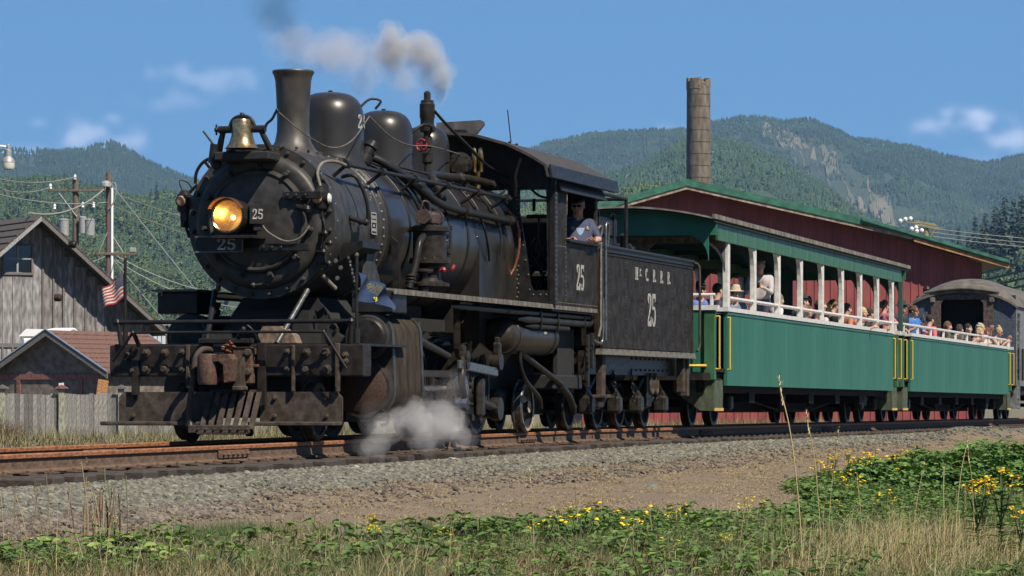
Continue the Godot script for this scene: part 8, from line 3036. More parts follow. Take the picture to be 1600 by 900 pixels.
func person(label: String, base: Transform3D, g: Dictionary, group := "") -> Node3D:
	var o := thing("person", label, "person", Vector3.ZERO, 0.0, group)
	var size: float = g.get("size", 1.0)
	o.transform = base * Transform3D(Basis(Vector3.UP, g.get("yaw", 0.0)).scaled(Vector3.ONE * size), Vector3.ZERO)
	var seat: bool = g.get("seat", true)
	var hip := Vector3(0, 0.52 if seat else 0.93, 0)
	var lean := Basis(Vector3(1, 0, 0), g.get("lean", 0.08)) * Basis(Vector3(0, 0, 1), g.get("tilt", 0.0))
	var up := func(p: Vector3) -> Vector3: return hip + lean * p
	var broad: float = g.get("broad", 1.0)
	var belly: float = g.get("belly", 0.0)
	var skin: Color = g.get("skin", SKIN)
	var shirt: Color = g.get("shirt", Color(0.3, 0.3, 0.3))
	var pants: Color = g.get("pants", Color(0.05, 0.06, 0.1))
	var cols := [skin, shirt, pants, shirt if g.get("sleeve", "short") != "none" else skin, shirt if g.get("sleeve", "short") == "long" else skin, Color(0.03, 0.028, 0.025), Color(0.55, 0.52, 0.5), Color(0.02, 0.015, 0.01), skin * Color(1.0, 0.62, 0.6), g.get("hair", Color(0.05, 0.03, 0.02)).lerp(skin, 0.35)]
	var f := Field.new(Vector3(-0.65, -0.02, -0.62), Vector3(0.65, 1.56, 0.75), 0.024)
	for s in [-1.0, 1.0]:
		f.bone(up.call(Vector3(0.07 * s, 0.0, 0)), up.call(Vector3(0.065 * s, 0.2, 0.005)), 0.105 * broad, 0.1 * broad, 2, 0.05)
		f.bone(up.call(Vector3(0.065 * s, 0.12, 0.005 + belly * 0.05)), up.call(Vector3(0.085 * s, 0.38, 0)), (0.104 + belly * 0.03) * broad, 0.108 * broad, 1, 0.05)
		f.bone(up.call(Vector3(0.085 * s, 0.4, -0.005)), up.call(Vector3(0.155 * s * broad, 0.44, -0.01)), 0.085, 0.062, 1, 0.04)
	if g.get("bust", false):
		for s in [-1.0, 1.0]:
			f.ball(up.call(Vector3(0.075 * s, 0.31, 0.09)), Vector3(0.07, 0.07, 0.06), 1, 0.03)
	f.bone(up.call(Vector3(0, 0.44, -0.01)), up.call(Vector3(0, 0.58, 0.015)), 0.06, 0.054, 0, 0.03)
	for s in [-1.0, 1.0]:
		var h := hip + Vector3(0.095 * s, -0.02, 0.0)
		var knee: Vector3
		var foot: Vector3
		if seat:
			var ly: float = g.get("legs", 0.0)
			if not g.has("legs"):
				var yw: float = g.get("yaw", 0.0)
				ly = -yw if yw < PI / 2 + 0.5 else PI - yw
			var lb := Basis(Vector3.UP, ly)
			h = hip + lb * Vector3(0.095 * s, -0.02, 0)
			knee = h + lb * Vector3(g.get("knees", 0.03) * s, -0.02, 0.41)
			foot = Vector3(knee.x, 0.07, knee.z) + lb * Vector3(0, 0, 0.02)
		else:
			knee = Vector3(0.1 * s, 0.49, 0.02)
			foot = Vector3(0.11 * s, 0.08, -0.01)
		f.bone(h, knee, 0.092, 0.06, 2, 0.04)
		f.bone(knee, foot, 0.058, 0.042, 2, 0.03)
		var toe := Basis(Vector3.UP, atan2(knee.x - h.x, knee.z - h.z) if seat else 0.0) * Vector3(0, -0.005, 0.15)
		f.bone(foot + Vector3(0, -0.03, 0) - toe * 0.13, foot + Vector3(0, -0.03, 0) + toe * 0.87, 0.042, 0.035, 5, 0.02)
	var mb := MB.new()
	var hands := []
	for s in [1.0, -1.0]:      # the person's left is +x, right is -x
		var sh: Vector3 = up.call(Vector3(0.175 * s * broad, 0.43, -0.01))
		var key := "lh" if s > 0 else "rh"
		var target: Vector3 = g.get(key, sh + Vector3(0.0, -0.44, 0.0) if seat else sh + Vector3(0.07 * s, -0.52, 0.06))
		var e := elbow(sh, target, 0.28, 0.25, g.get(key + "_hint", Vector3(0.5 * s, -0.6, -0.6)))
		f.bone(sh, e[0], 0.056, 0.046, 3, 0.03)
		f.bone(sh.lerp(e[0], 0.0), sh.lerp(e[0], 0.62), 0.06, 0.056, 3, 0.02)
		f.bone(e[0], e[1], 0.043, 0.03, 4, 0.02)
		if g.get("sleeve", "short") == "short":
			pass
		hands.append([e[0], e[1], s])
	lay(mb, f.net(), Transform3D(), cols)
	for h in hands:
		var y: Vector3 = (h[0] - h[1]).normalized()
		var x: Vector3 = Vector3(-h[2] * 0.4, 0, 1).normalized()
		var z := x.cross(y).normalized()
		x = y.cross(z).normalized()
		if h[2] < 0:      # right hand: thumb forwards, palm inwards
			lay(mb, hand_net, Transform3D(Basis(x, y, z), h[1]), cols)
		else:
			lay(mb, hand_net, Transform3D(Basis(x, y, -z), h[1]), cols)
	var hb := Basis(Vector3.UP, g.get("head_yaw", 0.0)) * Basis(Vector3(1, 0, 0), g.get("head_pitch", 0.05)) * Basis(Vector3(0, 0, 1), g.get("head_tilt", 0.0))
	var ht := Transform3D(hb, up.call(Vector3(0, 0.66, 0.035)))
	lay(mb, head_net, ht, cols)
	part("body", mb, M.body, o)
	var hk: String = g.get("style", "short")
	if hair_nets.has(hk):
		mb = MB.new()
		var hc: Color = g.get("hair", Color(0.05, 0.03, 0.02))
		var hn: Dictionary = hair_nets[hk]
		lay(mb, hn, ht, [hc, hc, hc, hc, hc, hc, hc, hc, hc, hc])
		for k in mb.v.size():      # strands: break the surface up
			var w := sin(mb.v[k].x * 310.0 + mb.v[k].y * 45.0) * sin(mb.v[k].z * 270.0 + mb.v[k].y * 60.0)
			mb.v[k] += mb.n[k] * w * 0.004
			mb.c[k] = hc * (1.0 + 0.35 * w)
		part("hair", mb, M.cloth, o)
	var hat: String = g.get("hat", "")
	if hat:
		mb = MB.new()
		mb.xf = ht
		mb.col = g.get("hat_colour", Color(0.02, 0.02, 0.022))
		if hat == "cap" or hat == "flat":
			var k := 1.0 if hat == "cap" else 1.12
			mb.xf = ht * Transform3D(Basis().scaled(Vector3(0.082 * k, 1, 0.104 * k)), Vector3(0, 0.055, -0.018))
			mb.lathe([Vector2(1.02, 0), Vector2(1.03, 0.03), Vector2(0.95, 0.065), Vector2(0.75, 0.088), Vector2(0.45, 0.098), Vector2(0, 0.1)], 20)
			mb.xf = ht * Transform3D(Basis(Vector3(1, 0, 0), 0.18), Vector3(0, 0.058, 0.07))
			var brim := []
			for q in 11:
				var a := PI * q / 10
				brim.append(Vector2(cos(a) * 0.076, sin(a) * (0.075 if hat == "cap" else 0.05)))
			mb.xf = mb.xf * Transform3D(Basis(Vector3(1, 0, 0), PI / 2), Vector3.ZERO)
			mb.prism(brim, -0.004, 0.004)
		elif hat == "brim":
			mb.xf = ht * Transform3D(Basis(), Vector3(0, 0.055, -0.015))
			mb.lathe([Vector2(0.093, -0.004), Vector2(0.13, -0.002), Vector2(0.175, -0.012), Vector2(0.18, -0.006), Vector2(0.13, 0.006), Vector2(0.1, 0.01), Vector2(0.096, 0.05), Vector2(0.085, 0.1), Vector2(0.05, 0.112), Vector2(0, 0.105)], 28)
		part("hat", mb, M.cloth, o)
	if g.get("glasses", false):
		mb = MB.new()
		mb.xf = ht
		mb.col = Color(0.01, 0.01, 0.012)
		for s in [-1.0, 1.0]:
			mb.cbox(Vector3(0.031 * s, 0.006, 0.093), Vector3(0.048, 0.032, 0.01), 0.004)
			mb.cbox(Vector3(0.068 * s, 0.01, 0.04), Vector3(0.006, 0.008, 0.1))
		mb.cbox(Vector3(0, 0.014, 0.096), Vector3(0.02, 0.006, 0.006))
		part("sunglasses", mb, M.body, o)
	return o

func crew_and_passengers() -> void:
	make_head()
	var LX := Transform3D(Basis(Vector3.UP, -TH), ORG)
	var e := person("engineer in navy t-shirt, denim bib overalls and black cap at the cab window", LX * Transform3D(Basis(), L(1.2, 1.91, 10.74)), {"size": 1.09, "seat": true, "yaw": 0.6, "lean": 0.05, "broad": 1.12, "belly": 1.0, "shirt": Color(0.035, 0.045, 0.1), "pants": Color(0.09, 0.15, 0.24), "head_yaw": -0.55, "head_pitch": 0.12, "hair": Color(0.4, 0.37, 0.32), "hat": "cap", "hat_colour": Color(0.012, 0.012, 0.014), "rh": Vector3(-0.2, 0.72, 0.36), "lh": Vector3(0.1, 0.71, 0.4), "lh_hint": Vector3(0.9, -0.8, -0.2), "knees": 0.02, "legs": -0.95, "glasses": true, "skin": Color(0.56, 0.31, 0.23)})
	var bib := MB.new()
	bib.col = Color(0.3, 0.42, 0.62)
	var pts := []
	for j in 9:
		for i in 9:
			var x := -0.135 + 0.27 * i / 8.0
			var y := 0.06 + 0.27 * j / 8.0
			pts.append(Vector3(x * (1.12 if j < 3 else 1.0), 0.56 + y, 0.18 - x * x * 2.6 - (y - 0.1) * 0.16 + (y - 0.1) * 0.05))
	for j in 8:
		for i in 8:
			bib.face([pts[j * 9 + i], pts[j * 9 + i + 1], pts[j * 9 + i + 10], pts[j * 9 + i + 9]])
	var bp := part("overall_bib", bib, M.cloth, e)
	bib = MB.new()
	bib.col = Color(0.36, 0.47, 0.66)
	for s in [-1.0, 1.0]:
		bib.tube(smooth([Vector3(0.1 * s, 0.87, 0.14), Vector3(0.105 * s, 0.92, 0.11), Vector3(0.1 * s, 0.99, 0.05), Vector3(0.09 * s, 1.015, -0.02), Vector3(0.07 * s, 0.98, -0.1), Vector3(0.03 * s, 0.85, -0.13)]), 0.02, 6)
	part("overall_straps", bib, M.cloth, e)
	bib = MB.new()
	bib.col = Color(0.4, 0.3, 0.15)
	for s in [-1.0, 1.0]:
		bib.cbox(Vector3(0.1 * s, 0.88, 0.158), Vector3(0.04, 0.035, 0.012), 0.004)
	bib.col = Color(0.5, 0.06, 0.05)
	bib.cbox(Vector3(0.02, 0.79, 0.16), Vector3(0.035, 0.03, 0.008), 0.003)
	part("buckles", bib, M.cloth, bp)
	var c1 := vehicle_frame(19.0)
	var c2 := vehicle_frame(39.15)
	var out := PI / 2
	var dk := Color(0.03, 0.02, 0.015)
	var br := Color(0.13, 0.07, 0.035)
	var bl := Color(0.5, 0.36, 0.16)
	var gy := Color(0.22, 0.17, 0.13)
	var fl := 1.19
	var sit := func(c: Transform3D, t: float, s: float, dy := 0.0) -> Transform3D: return c * Transform3D(Basis(), L(t + 0.1, fl + dy, s - 0.4))
	person("passenger in blue shirt, dark cap and sunglasses at the roofed coach's front corner", sit.call(c1, 0.85, 1.5, -0.05), {"yaw": 0.5, "shirt": Color(0.1, 0.16, 0.45), "hat": "cap", "glasses": true, "hair": dk})
	person("dark-haired passenger in a dark top seen from behind beside the front end post", sit.call(c1, 0.8, 2.9, -0.02), {"yaw": 2.2, "shirt": Color(0.03, 0.035, 0.07), "hair": dk, "head_yaw": 0.3})
	person("passenger in a white brimmed sun hat and denim shirt resting an arm on the rail", sit.call(c1, 0.98, 3.75, -0.05), {"yaw": 0.5, "shirt": Color(0.12, 0.2, 0.32), "sleeve": "long", "hat": "brim", "hat_colour": Color(0.62, 0.56, 0.42), "hair": br, "rh": Vector3(-0.2, 0.98, 0.36)})
	var ph := person("photographer in pale grey shirt and tan flat cap standing with a camera", c1 * Transform3D(Basis(), L(1.18, fl + 0.04, 5.2)), {"seat": false, "size": 1.04, "yaw": 0.1, "shirt": Color(0.48, 0.44, 0.46), "sleeve": "long", "hat": "flat", "hat_colour": Color(0.35, 0.28, 0.18), "hair": gy, "lean": 0.05, "rh": Vector3(-0.1, 1.22, 0.34), "lh": Vector3(0.08, 1.2, 0.36), "head_yaw": 0.0})
	var st := MB.new()
	st.col = Color(0.02, 0.02, 0.022)
	st.tube(smooth([Vector3(-0.02, 1.2, 0.3), Vector3(-0.12, 1.36, 0.1), Vector3(-0.11, 1.45, -0.02), Vector3(-0.02, 1.47, -0.08)]), 0.012, 6)
	part("camera_strap", st, M.cloth, ph)
	var cam := thing("camera_body", "black camera with a long lens in the hands of the standing photographer", "camera", Vector3.ZERO)
	cam.transform = c1 * Transform3D(Basis(Vector3.UP, 0.1), L(1.17, fl + 1.33, 4.82))
	var cm := MB.new()
	cm.cbox(Vector3(0, 0, 0), Vector3(0.15, 0.1, 0.07), 0.015)
	cm.cbox(Vector3(0, 0.065, 0), Vector3(0.07, 0.05, 0.06), 0.012)
	part("body", cm, M.black, cam)
	cm = MB.new()
	cm.xf = MB.axis(Vector3(0, 0, 0.03), Vector3(0, 0, 1))
	cm.lathe([Vector2(0, 0), Vector2(0.036, 0), Vector2(0.036, 0.05), Vector2(0.042, 0.06), Vector2(0.042, 0.14), Vector2(0.048, 0.15), Vector2(0.048, 0.19), Vector2(0.04, 0.19), Vector2(0, 0.17)], 20)
	part("lens", cm, M.jacket, cam)
	person("passenger with grey-brown hair in a white shirt leaning out behind the photographer", sit.call(c1, 0.93, 7.1), {"yaw": out + 0.9, "lean": 0.35, "shirt": Color(0.62, 0.62, 0.66), "sleeve": "long", "hair": gy, "style": "long"})
	person("passenger in a navy jacket and dark cap hunched under the coach roof", sit.call(c1, 0.92, 9.6, 0.02), {"yaw": out + 0.6, "lean": 0.3, "shirt": Color(0.04, 0.06, 0.11), "sleeve": "long", "hat": "cap", "hat_colour": Color(0.035, 0.045, 0.06), "hair": dk})
	person("child in a bright red top with an elbow on the white ledge", sit.call(c1, 1.0, 9.95, -0.02), {"size": 0.88, "yaw": out - 0.3, "lean": 0.25, "shirt": Color(0.5, 0.03, 0.04), "hair": br, "style": "long", "rh": Vector3(-0.12, 0.9, 0.4)})
	person("passenger in a purple cap turned away inside the coach", sit.call(c1, 0.7, 12.3, 0.04), {"yaw": out + 1.6, "shirt": Color(0.1, 0.08, 0.12), "hat": "cap", "hat_colour": Color(0.28, 0.1, 0.5), "hair": dk})
	person("brown-haired passenger in a grey top next to the purple cap", sit.call(c1, 0.93, 11.7), {"yaw": out + 0.3, "shirt": Color(0.1, 0.09, 0.085), "hair": br, "style": "long", "lean": 0.2})
	person("blonde child in a white shirt between two white posts", sit.call(c1, 0.95, 12.75, -0.02), {"size": 0.95, "yaw": out + 0.3, "shirt": Color(0.55, 0.55, 0.58), "hair": bl, "style": "curly"})
	person("passenger with brown and blond streaked hair in a black top", sit.call(c1, 0.93, 13.75, 0.03), {"yaw": out + 1.2, "shirt": Color(0.02, 0.02, 0.024), "hair": Color(0.2, 0.12, 0.06), "style": "curly", "sleeve": "long"})
	person("passenger in an orange scarf and coral top by the fourth post from the rear", sit.call(c1, 0.85, 15.75, 0.02), {"yaw": out + 0.9, "shirt": Color(0.5, 0.16, 0.08), "hair": Color(0.08, 0.07, 0.07)})
	person("blonde girl in a pink top leaning out with an arm over the rail", sit.call(c1, 1.02, 15.9, 0.04), {"size": 0.95, "yaw": out - 0.2, "lean": 0.3, "shirt": Color(0.5, 0.22, 0.22), "hair": Color(0.6, 0.46, 0.22), "style": "long", "head_tilt": 0.3, "rh": Vector3(-0.1, 0.82, 0.5)})
	person("dark-haired boy in a black t-shirt looking back along the coach", sit.call(c1, 1.0, 17.6, 0.0), {"size": 0.97, "yaw": out + 0.2, "shirt": Color(0.02, 0.022, 0.028), "hair": dk, "head_yaw": 0.7, "lh": Vector3(0.2, 0.85, 0.42)})
	person("passenger with short brown hair in a pink t-shirt resting a hand on the platform rail", c1 * Transform3D(Basis(), L(0.95, 0.98, 20.3)), {"seat": false, "size": 1.02, "yaw": out + 0.9, "broad": 1.1, "bust": true, "shirt": Color(0.58, 0.17, 0.25), "hair": gy, "style": "curly", "rh": Vector3(-0.2, 1.08, 0.5), "lh": Vector3(0.2, 1.1, 0.42)})
	var hm := person("man in dark brimmed hat, sunglasses and black t-shirt with a pale badge", c2 * Transform3D(Basis(), L(0.75, 1.02, 3.9)), {"seat": false, "size": 1.05, "yaw": out - 0.55, "broad": 1.12, "shirt": Color(0.022, 0.024, 0.03), "hat": "brim", "hat_colour": Color(0.05, 0.045, 0.04), "glasses": true, "hair": dk, "head_pitch": 0.0})
	var bd := MB.new()
	bd.col = Color(0.4, 0.6, 0.55)
	bd.xf = MB.axis(Vector3(-0.09, 1.27, 0.118), Vector3(-0.1, 0.1, 1))
	bd.lathe([Vector2(0.045, 0.0), Vector2(0.045, 0.008), Vector2(0, 0.008)], 16)
	part("badge", bd, M.cloth, hm)
	person("woman in sunglasses and a bright blue t-shirt raising one hand on the open car", c2 * Transform3D(Basis(), L(0.93, 1.02, 4.65)), {"seat": false, "yaw": out - 0.6, "bust": true, "shirt": Color(0.02, 0.16, 0.5), "hair": Color(0.12, 0.05, 0.03), "style": "curly", "glasses": true, "rh": Vector3(-0.12, 1.2, 0.28), "lh": Vector3(0.2, 1.06, 0.35), "head_yaw": 0.15})
	person("passenger with turquoise patterned clothes seated behind the rail below the hatted man", c2 * Transform3D(Basis(), L(1.1, 1.0, 1.7)), {"size": 0.7, "yaw": out, "shirt": Color(0.08, 0.45, 0.45), "hair": br})
	person("dark-haired passenger in a coral pink t-shirt turned to face the rear", sit.call(c2, 0.95, 6.75, 0.08), {"yaw": out + 1.1, "lean": 0.1, "shirt": Color(0.6, 0.12, 0.15), "hair": dk})
	person("brown-haired passenger in dark green sunk low behind the rail", sit.call(c2, 0.9, 10.0), {"yaw": out + 0.6, "shirt": Color(0.06, 0.07, 0.04), "hair": br, "style": "long"})
	person("passenger with long dark hair bowed forward in the open car", sit.call(c2, 0.95, 11.1, 0.0), {"yaw": out + 1.0, "lean": 0.35, "shirt": Color(0.1, 0.08, 0.06), "hair": Color(0.045, 0.035, 0.03), "style": "long"})
	person("dark-haired man in a black t-shirt with a forearm along the ledge", sit.call(c2, 0.97, 12.5, 0.02), {"yaw": out - 0.3, "lean": 0.25, "shirt": Color(0.018, 0.02, 0.026), "hair": dk, "rh": Vector3(-0.1, 0.86, 0.46), "lh": Vector3(0.3, 0.84, 0.38), "broad": 1.08})
	person("blonde passenger in a tan top leaning on the rail, left of a pair of heads", sit.call(c2, 0.97, 14.4, -0.02), {"yaw": out - 0.1, "lean": 0.3, "shirt": Color(0.42, 0.25, 0.17), "hair": bl, "style": "long", "rh": Vector3(-0.1, 0.84, 0.46)})
	person("passenger with fair grey hair and a raised arm in the open car", sit.call(c2, 0.9, 16.2, 0.1), {"yaw": out, "shirt": Color(0.5, 0.45, 0.42), "hair": Color(0.45, 0.38, 0.3), "style": "curly", "lh": Vector3(0.1, 1.1, 0.34)})
	person("passenger in white shirt with reddish hair and glasses in the open car", sit.call(c2, 0.98, 16.9, 0.0), {"yaw": out + 0.2, "shirt": Color(0.6, 0.6, 0.6), "hair": Color(0.16, 0.06, 0.05), "style": "long", "glasses": true})
	person("blonde woman with a bun and sunglasses leaning on the rail at the rear corner", sit.call(c2, 0.97, 18.4, 0.08), {"yaw": out - 0.2, "lean": 0.3, "shirt": Color(0.2, 0.08, 0.22), "sleeve": "none", "hair": bl, "style": "bun", "glasses": true, "head_pitch": 0.3, "rh": Vector3(-0.05, 0.86, 0.46), "lh": Vector3(0.16, 0.9, 0.42)})

func vehicle_frame(s: float) -> Transform3D:
	return Transform3D(Basis(Vector3.UP, -TH) * Basis(Vector3.RIGHT, -0.0042), on_track(s))

func blade(mb: MB, p: Vector3, a: float, h: float, w: float, bend: float, colr: Color, segs := 3) -> void:
	mb.col = colr
	var d := Vector3(sin(a), 0, cos(a))
	var side := Vector3(d.z, 0, -d.x) * w
	var last := []
	for i in segs + 1:
		var k := float(i) / segs
		var q := p + Vector3(0, h * (k - 0.18 * bend * k * k), 0) + d * h * bend * k * k
		var ww := 1.0 - k * 0.92
		var row := [mb.vert(q - side * ww, (Vector3.UP * 0.5 + d * 0.2).normalized()), mb.vert(q + side * ww, (Vector3.UP * 0.5 + d * 0.2).normalized())]
		if last.size():
			mb.tri(last[0], last[1], row[0]); mb.tri(last[1], row[1], row[0])
		last = row

func grass_tuft(sd: int, n: int, spread: float, h: Vector2, w: float, cols: Array) -> ArrayMesh:
	var r := RandomNumberGenerator.new()
	r.seed = sd
	var mb := MB.new()
	for i in n:
		var a := r.randf() * TAU
		var p := Vector3(sin(a), 0, cos(a)) * spread * sqrt(r.randf())
		blade(mb, p, r.randf() * TAU, r.randf_range(h.x, h.y), w * r.randf_range(0.6, 1.2), r.randf_range(0.15, 1.3), cols[r.randi() % cols.size()])
	return mb.mesh()

func leaf(mb: MB, p: Vector3, d: Vector3, nn: Vector3, l: float, w: float, colr: Color, teeth := 5) -> void:
	mb.col = colr
	d = d.normalized()
	var side := d.cross(nn).normalized()
	nn = side.cross(d).normalized()
	var mid := []
	for i in teeth + 1:
		mid.append(p + d * l * i / teeth - nn * l * 0.22 * pow(float(i) / teeth, 2.0))
	for s in [-1.0, 1.0]:
		var i0 := mb.v.size()
		var tilt: Vector3 = (nn - side * s * 0.35).normalized()
		for i in teeth + 1:
			var k := float(i) / teeth
			var ww := w * pow(sin(PI * minf(0.04 + k * 0.94, 1.0)), 0.75) * (1.0 if i % 2 == 0 else 0.86)
			mb.vert(mid[i], tilt)
			mb.vert(mid[i] + side * s * ww + nn * ww * 0.25 + d * l * 0.04, tilt)
		for i in teeth:
			var q := i0 + 2 * i
			mb.tri(q, q + 1, q + 2); mb.tri(q + 1, q + 3, q + 2)

func leafy_sprig(sd: int, n: int, size: float, cols: Array, height: float) -> ArrayMesh:
	var r := RandomNumberGenerator.new()
	r.seed = sd
	var mb := MB.new()
	for i in n:
		var a := r.randf() * TAU
		var rad := 0.16 * sqrt(r.randf())
		var p := Vector3(sin(a) * rad, height * r.randf_range(0.35, 1.0), cos(a) * rad)
		mb.col = Color(0.09, 0.1, 0.04)
		mb.tube([Vector3(p.x * 0.3, 0, p.z * 0.3), p], 0.003, 3, false)
		for e in [-0.9, 0.0, 0.9]:      # three leaflets
			var b: float = a + e + r.randf_range(-0.2, 0.2)
			leaf(mb, p, Vector3(sin(b), r.randf_range(-0.2, 0.35), cos(b)), Vector3(r.randf_range(-0.4, 0.4), 1, r.randf_range(-0.4, 0.4)), size * r.randf_range(0.75, 1.2), size * 0.34, cols[r.randi() % cols.size()], 4)
	return mb.mesh()

func flower_head(mb: MB, p: Vector3, rr: float, r: RandomNumberGenerator) -> void:
	mb.col = Color(0.72, 0.48, 0.01)
	var keep := mb.xf
	mb.xf = keep * Transform3D(Basis.from_euler(Vector3(r.randf_range(-0.5, 0.5), 0, r.randf_range(-0.5, 0.5))), p)
	mb.lathe([Vector2(rr * 0.4, -rr * 0.3), Vector2(rr, 0.0), Vector2(rr * 0.6, rr * 0.25), Vector2(0, rr * 0.35)], 7)
	mb.xf = keep

func build_plants() -> void:
	var r := RandomNumberGenerator.new()
	r.seed = 91
	var green := [Color(0.115, 0.17, 0.045), Color(0.145, 0.2, 0.06), Color(0.085, 0.14, 0.045), Color(0.2, 0.22, 0.09)]
	var blue_g := [Color(0.1, 0.15, 0.07), Color(0.13, 0.18, 0.09), Color(0.08, 0.13, 0.055)]
	var dry := [Color(0.34, 0.27, 0.14), Color(0.42, 0.34, 0.19), Color(0.27, 0.2, 0.11)]
	var mixd := [Color(0.2, 0.19, 0.08), Color(0.12, 0.15, 0.05), Color(0.34, 0.28, 0.15)]
	var tufts := [grass_tuft(1, 16, 0.09, Vector2(0.05, 0.24), 0.0045, green), grass_tuft(2, 18, 0.12, Vector2(0.06, 0.28), 0.004, blue_g), grass_tuft(3, 14, 0.12, Vector2(0.06, 0.28), 0.0035, mixd), grass_tuft(4, 12, 0.12, Vector2(0.05, 0.3), 0.003, dry)]
	var short_dry := [grass_tuft(5, 14, 0.12, Vector2(0.02, 0.06), 0.0035, dry), grass_tuft(6, 12, 0.14, Vector2(0.015, 0.05), 0.004, [Color(0.36, 0.29, 0.17), Color(0.28, 0.21, 0.13)])]
	var patch := FastNoiseLite.new()
	patch.seed = 21
	patch.frequency = 0.35
	var xs := [[], [], [], []]
	for k in 36000:
		var s := r.randf_range(-19.5, 16.0)
		var t := r.randf_range(3.7, 10.5)
		var n := patch.get_noise_2d(s, t * 1.3)
		var edge := grass_edge(s) + 0.15 + 0.6 * n
		if r.randf() > smoothstep(edge - 0.1, edge + 0.7, t):
			continue
		var i := 0
		var q := r.randf() * 0.8 + 0.2 + n * 0.85 - 0.3 * smoothstep(-11.5, -14.0, s)
		if q < 0.14: i = 3
		elif q < 0.3: i = 2
		elif q < 0.62: i = 1
		var sz := r.randf_range(0.4, 0.95) * (0.6 + 0.45 * smoothstep(edge, edge + 2.0, t))
		xs[i].append(Transform3D(Basis(Vector3.UP, r.randf() * TAU).scaled(Vector3.ONE * sz), ground_pos(t, s, -0.01)))
	for e in [[-12.0, 4.3, 1.3, 260], [-13.0, 4.4, 0.9, 160], [-11.2, 4.78, 0.35, 40], [-9.9, 5.3, 0.7, 60]]:
		for k in e[3]:
			xs[k % 2].append(Transform3D(Basis(Vector3.UP, r.randf() * TAU).scaled(Vector3.ONE * r.randf_range(0.25, 0.6)), ground_pos(e[1] + r.randfn(0, 0.12), e[0] + r.randfn(0, e[2] * 0.5), -0.01)))
	for i in 4:
		many("grass", tufts[i], M.veg if i < 2 else M.straw, xs[i], [])
	var ds := [[], []]
	for k in 42000:
		var s := r.randf_range(-17.0, 45.0)
		var t := r.randf_range(2.4, 7.2)
		var n := patch.get_noise_2d(s * 2.2, t * 4.0)
		if n < -0.02 + 0.3 * (1.0 - smoothstep(2.4, 3.0, t)) and r.randf() > 0.12:
			continue
		var b := Basis.from_euler(Vector3(r.randf_range(-0.5, 0.5), r.randf() * TAU, 0)).scaled(Vector3(1.0, r.randf_range(0.25, 0.8), 1.0) * r.randf_range(0.6, 1.1))
		ds[k % 2].append(Transform3D(b, ground_pos(t, s, -0.006)))
	for i in 2:
		many("dry_grass", short_dry[i], M.straw, ds[i], [])
	var lf := [Color(0.075, 0.14, 0.025), Color(0.1, 0.175, 0.035), Color(0.06, 0.115, 0.028), Color(0.13, 0.2, 0.05)]
	var sprigs := [leafy_sprig(11, 11, 0.05, lf, 0.09), leafy_sprig(12, 10, 0.042, lf, 0.12), leafy_sprig(13, 9, 0.06, lf, 0.15)]
	var ls := [[], [], []]
	for k in 26000:
		var s := r.randf_range(-17.0, 15.0)
		var t := r.randf_range(3.8, 10.3)
		var n := patch.get_noise_2d(s * 0.8 + 40.0, t)
		var e := t - grass_edge(s) - 0.15 - 0.5 * patch.get_noise_2d(s, t * 1.3)
		var band := -0.4 + 1.4 * smoothstep(-13.0, -9.0, s) * (1.0 - smoothstep(1.4, 2.6, e)) + 0.9 * smoothstep(-4.0, 2.0, s)
		if e < 0.0 or n < 0.3 - 0.62 * band:
			continue
		ls[k % 3].append(Transform3D(Basis(Vector3.UP, r.randf() * TAU).scaled(Vector3.ONE * r.randf_range(0.6, 1.2)), ground_pos(t, s, -0.02)))
	for k in 900:      # lone leafy weeds all through the grass
		var s := r.randf_range(-17.0, 6.0)
		var t := r.randf_range(4.4, 10.3)
		if t > grass_edge(s) + 0.2:
			ls[k % 3].append(Transform3D(Basis(Vector3.UP, r.randf() * TAU).scaled(Vector3.ONE * r.randf_range(0.8, 1.5)), ground_pos(t, s, 0.03)))
	for i in 3:
		many("ground_cover", sprigs[i], M.veg, ls[i], [])
	var thick := [[], []]
	var bs := [leafy_sprig(14, 16, 0.06, [Color(0.06, 0.125, 0.025), Color(0.09, 0.17, 0.035), Color(0.14, 0.22, 0.06)], 0.2), leafy_sprig(15, 14, 0.075, [Color(0.06, 0.13, 0.025), Color(0.1, 0.19, 0.04)], 0.22)]
	for k in 2600:
		var s := r.randf_range(2.5, 12.0)
		var t := r.randf_range(5.8, 8.8)
		var mound := clampf(1.25 - Vector2((s - 6.4) / 2.9, (t - 7.8) / 1.25).length() + 0.5 * patch.get_noise_2d(s * 2.0, t * 3.0), 0.0, 1.0)
		if mound <= 0.05:
			continue
		thick[k % 2].append(Transform3D(Basis.from_euler(Vector3(r.randf_range(-0.4, 0.4), r.randf() * TAU, r.randf_range(-0.4, 0.4))).scaled(Vector3.ONE * r.randf_range(0.8, 1.4)), ground_pos(t, s, 0.42 * mound * r.randf_range(0.0, 1.0))))
	for i in 2:
		many("bramble_thicket", bs[i], M.veg, thick[i], [])
	var fm := MB.new()
	for k in 7:
		fm.col = Color(0.1, 0.13, 0.04)
		var a := k * 0.9
		var tip := Vector3(sin(a) * 0.09, 0.16 + 0.03 * (k % 4), cos(a) * 0.09)
		fm.tube([Vector3.ZERO, tip], 0.0035, 3, false)
		for q in 3:
			flower_head(fm, tip + Vector3(r.randf_range(-0.02, 0.02), r.randf_range(0.0, 0.02), r.randf_range(-0.02, 0.02)), 0.012, r)
	var fx := []
	for k in 46:
		var s := r.randf_range(4.0, 13.0) if k < 32 else r.randf_range(-15.0, 3.0)
		var t := grass_edge(s) + r.randf_range(0.1, 1.2) * (1.0 if k < 32 else 1.8)
		fx.append(Transform3D(Basis(Vector3.UP, r.randf() * TAU).scaled(Vector3.ONE * r.randf_range(0.6, 1.4)), ground_pos(t, s, 0.0)))
	many("small_yellow_flowers", fm.mesh(), M.straw, fx, [])
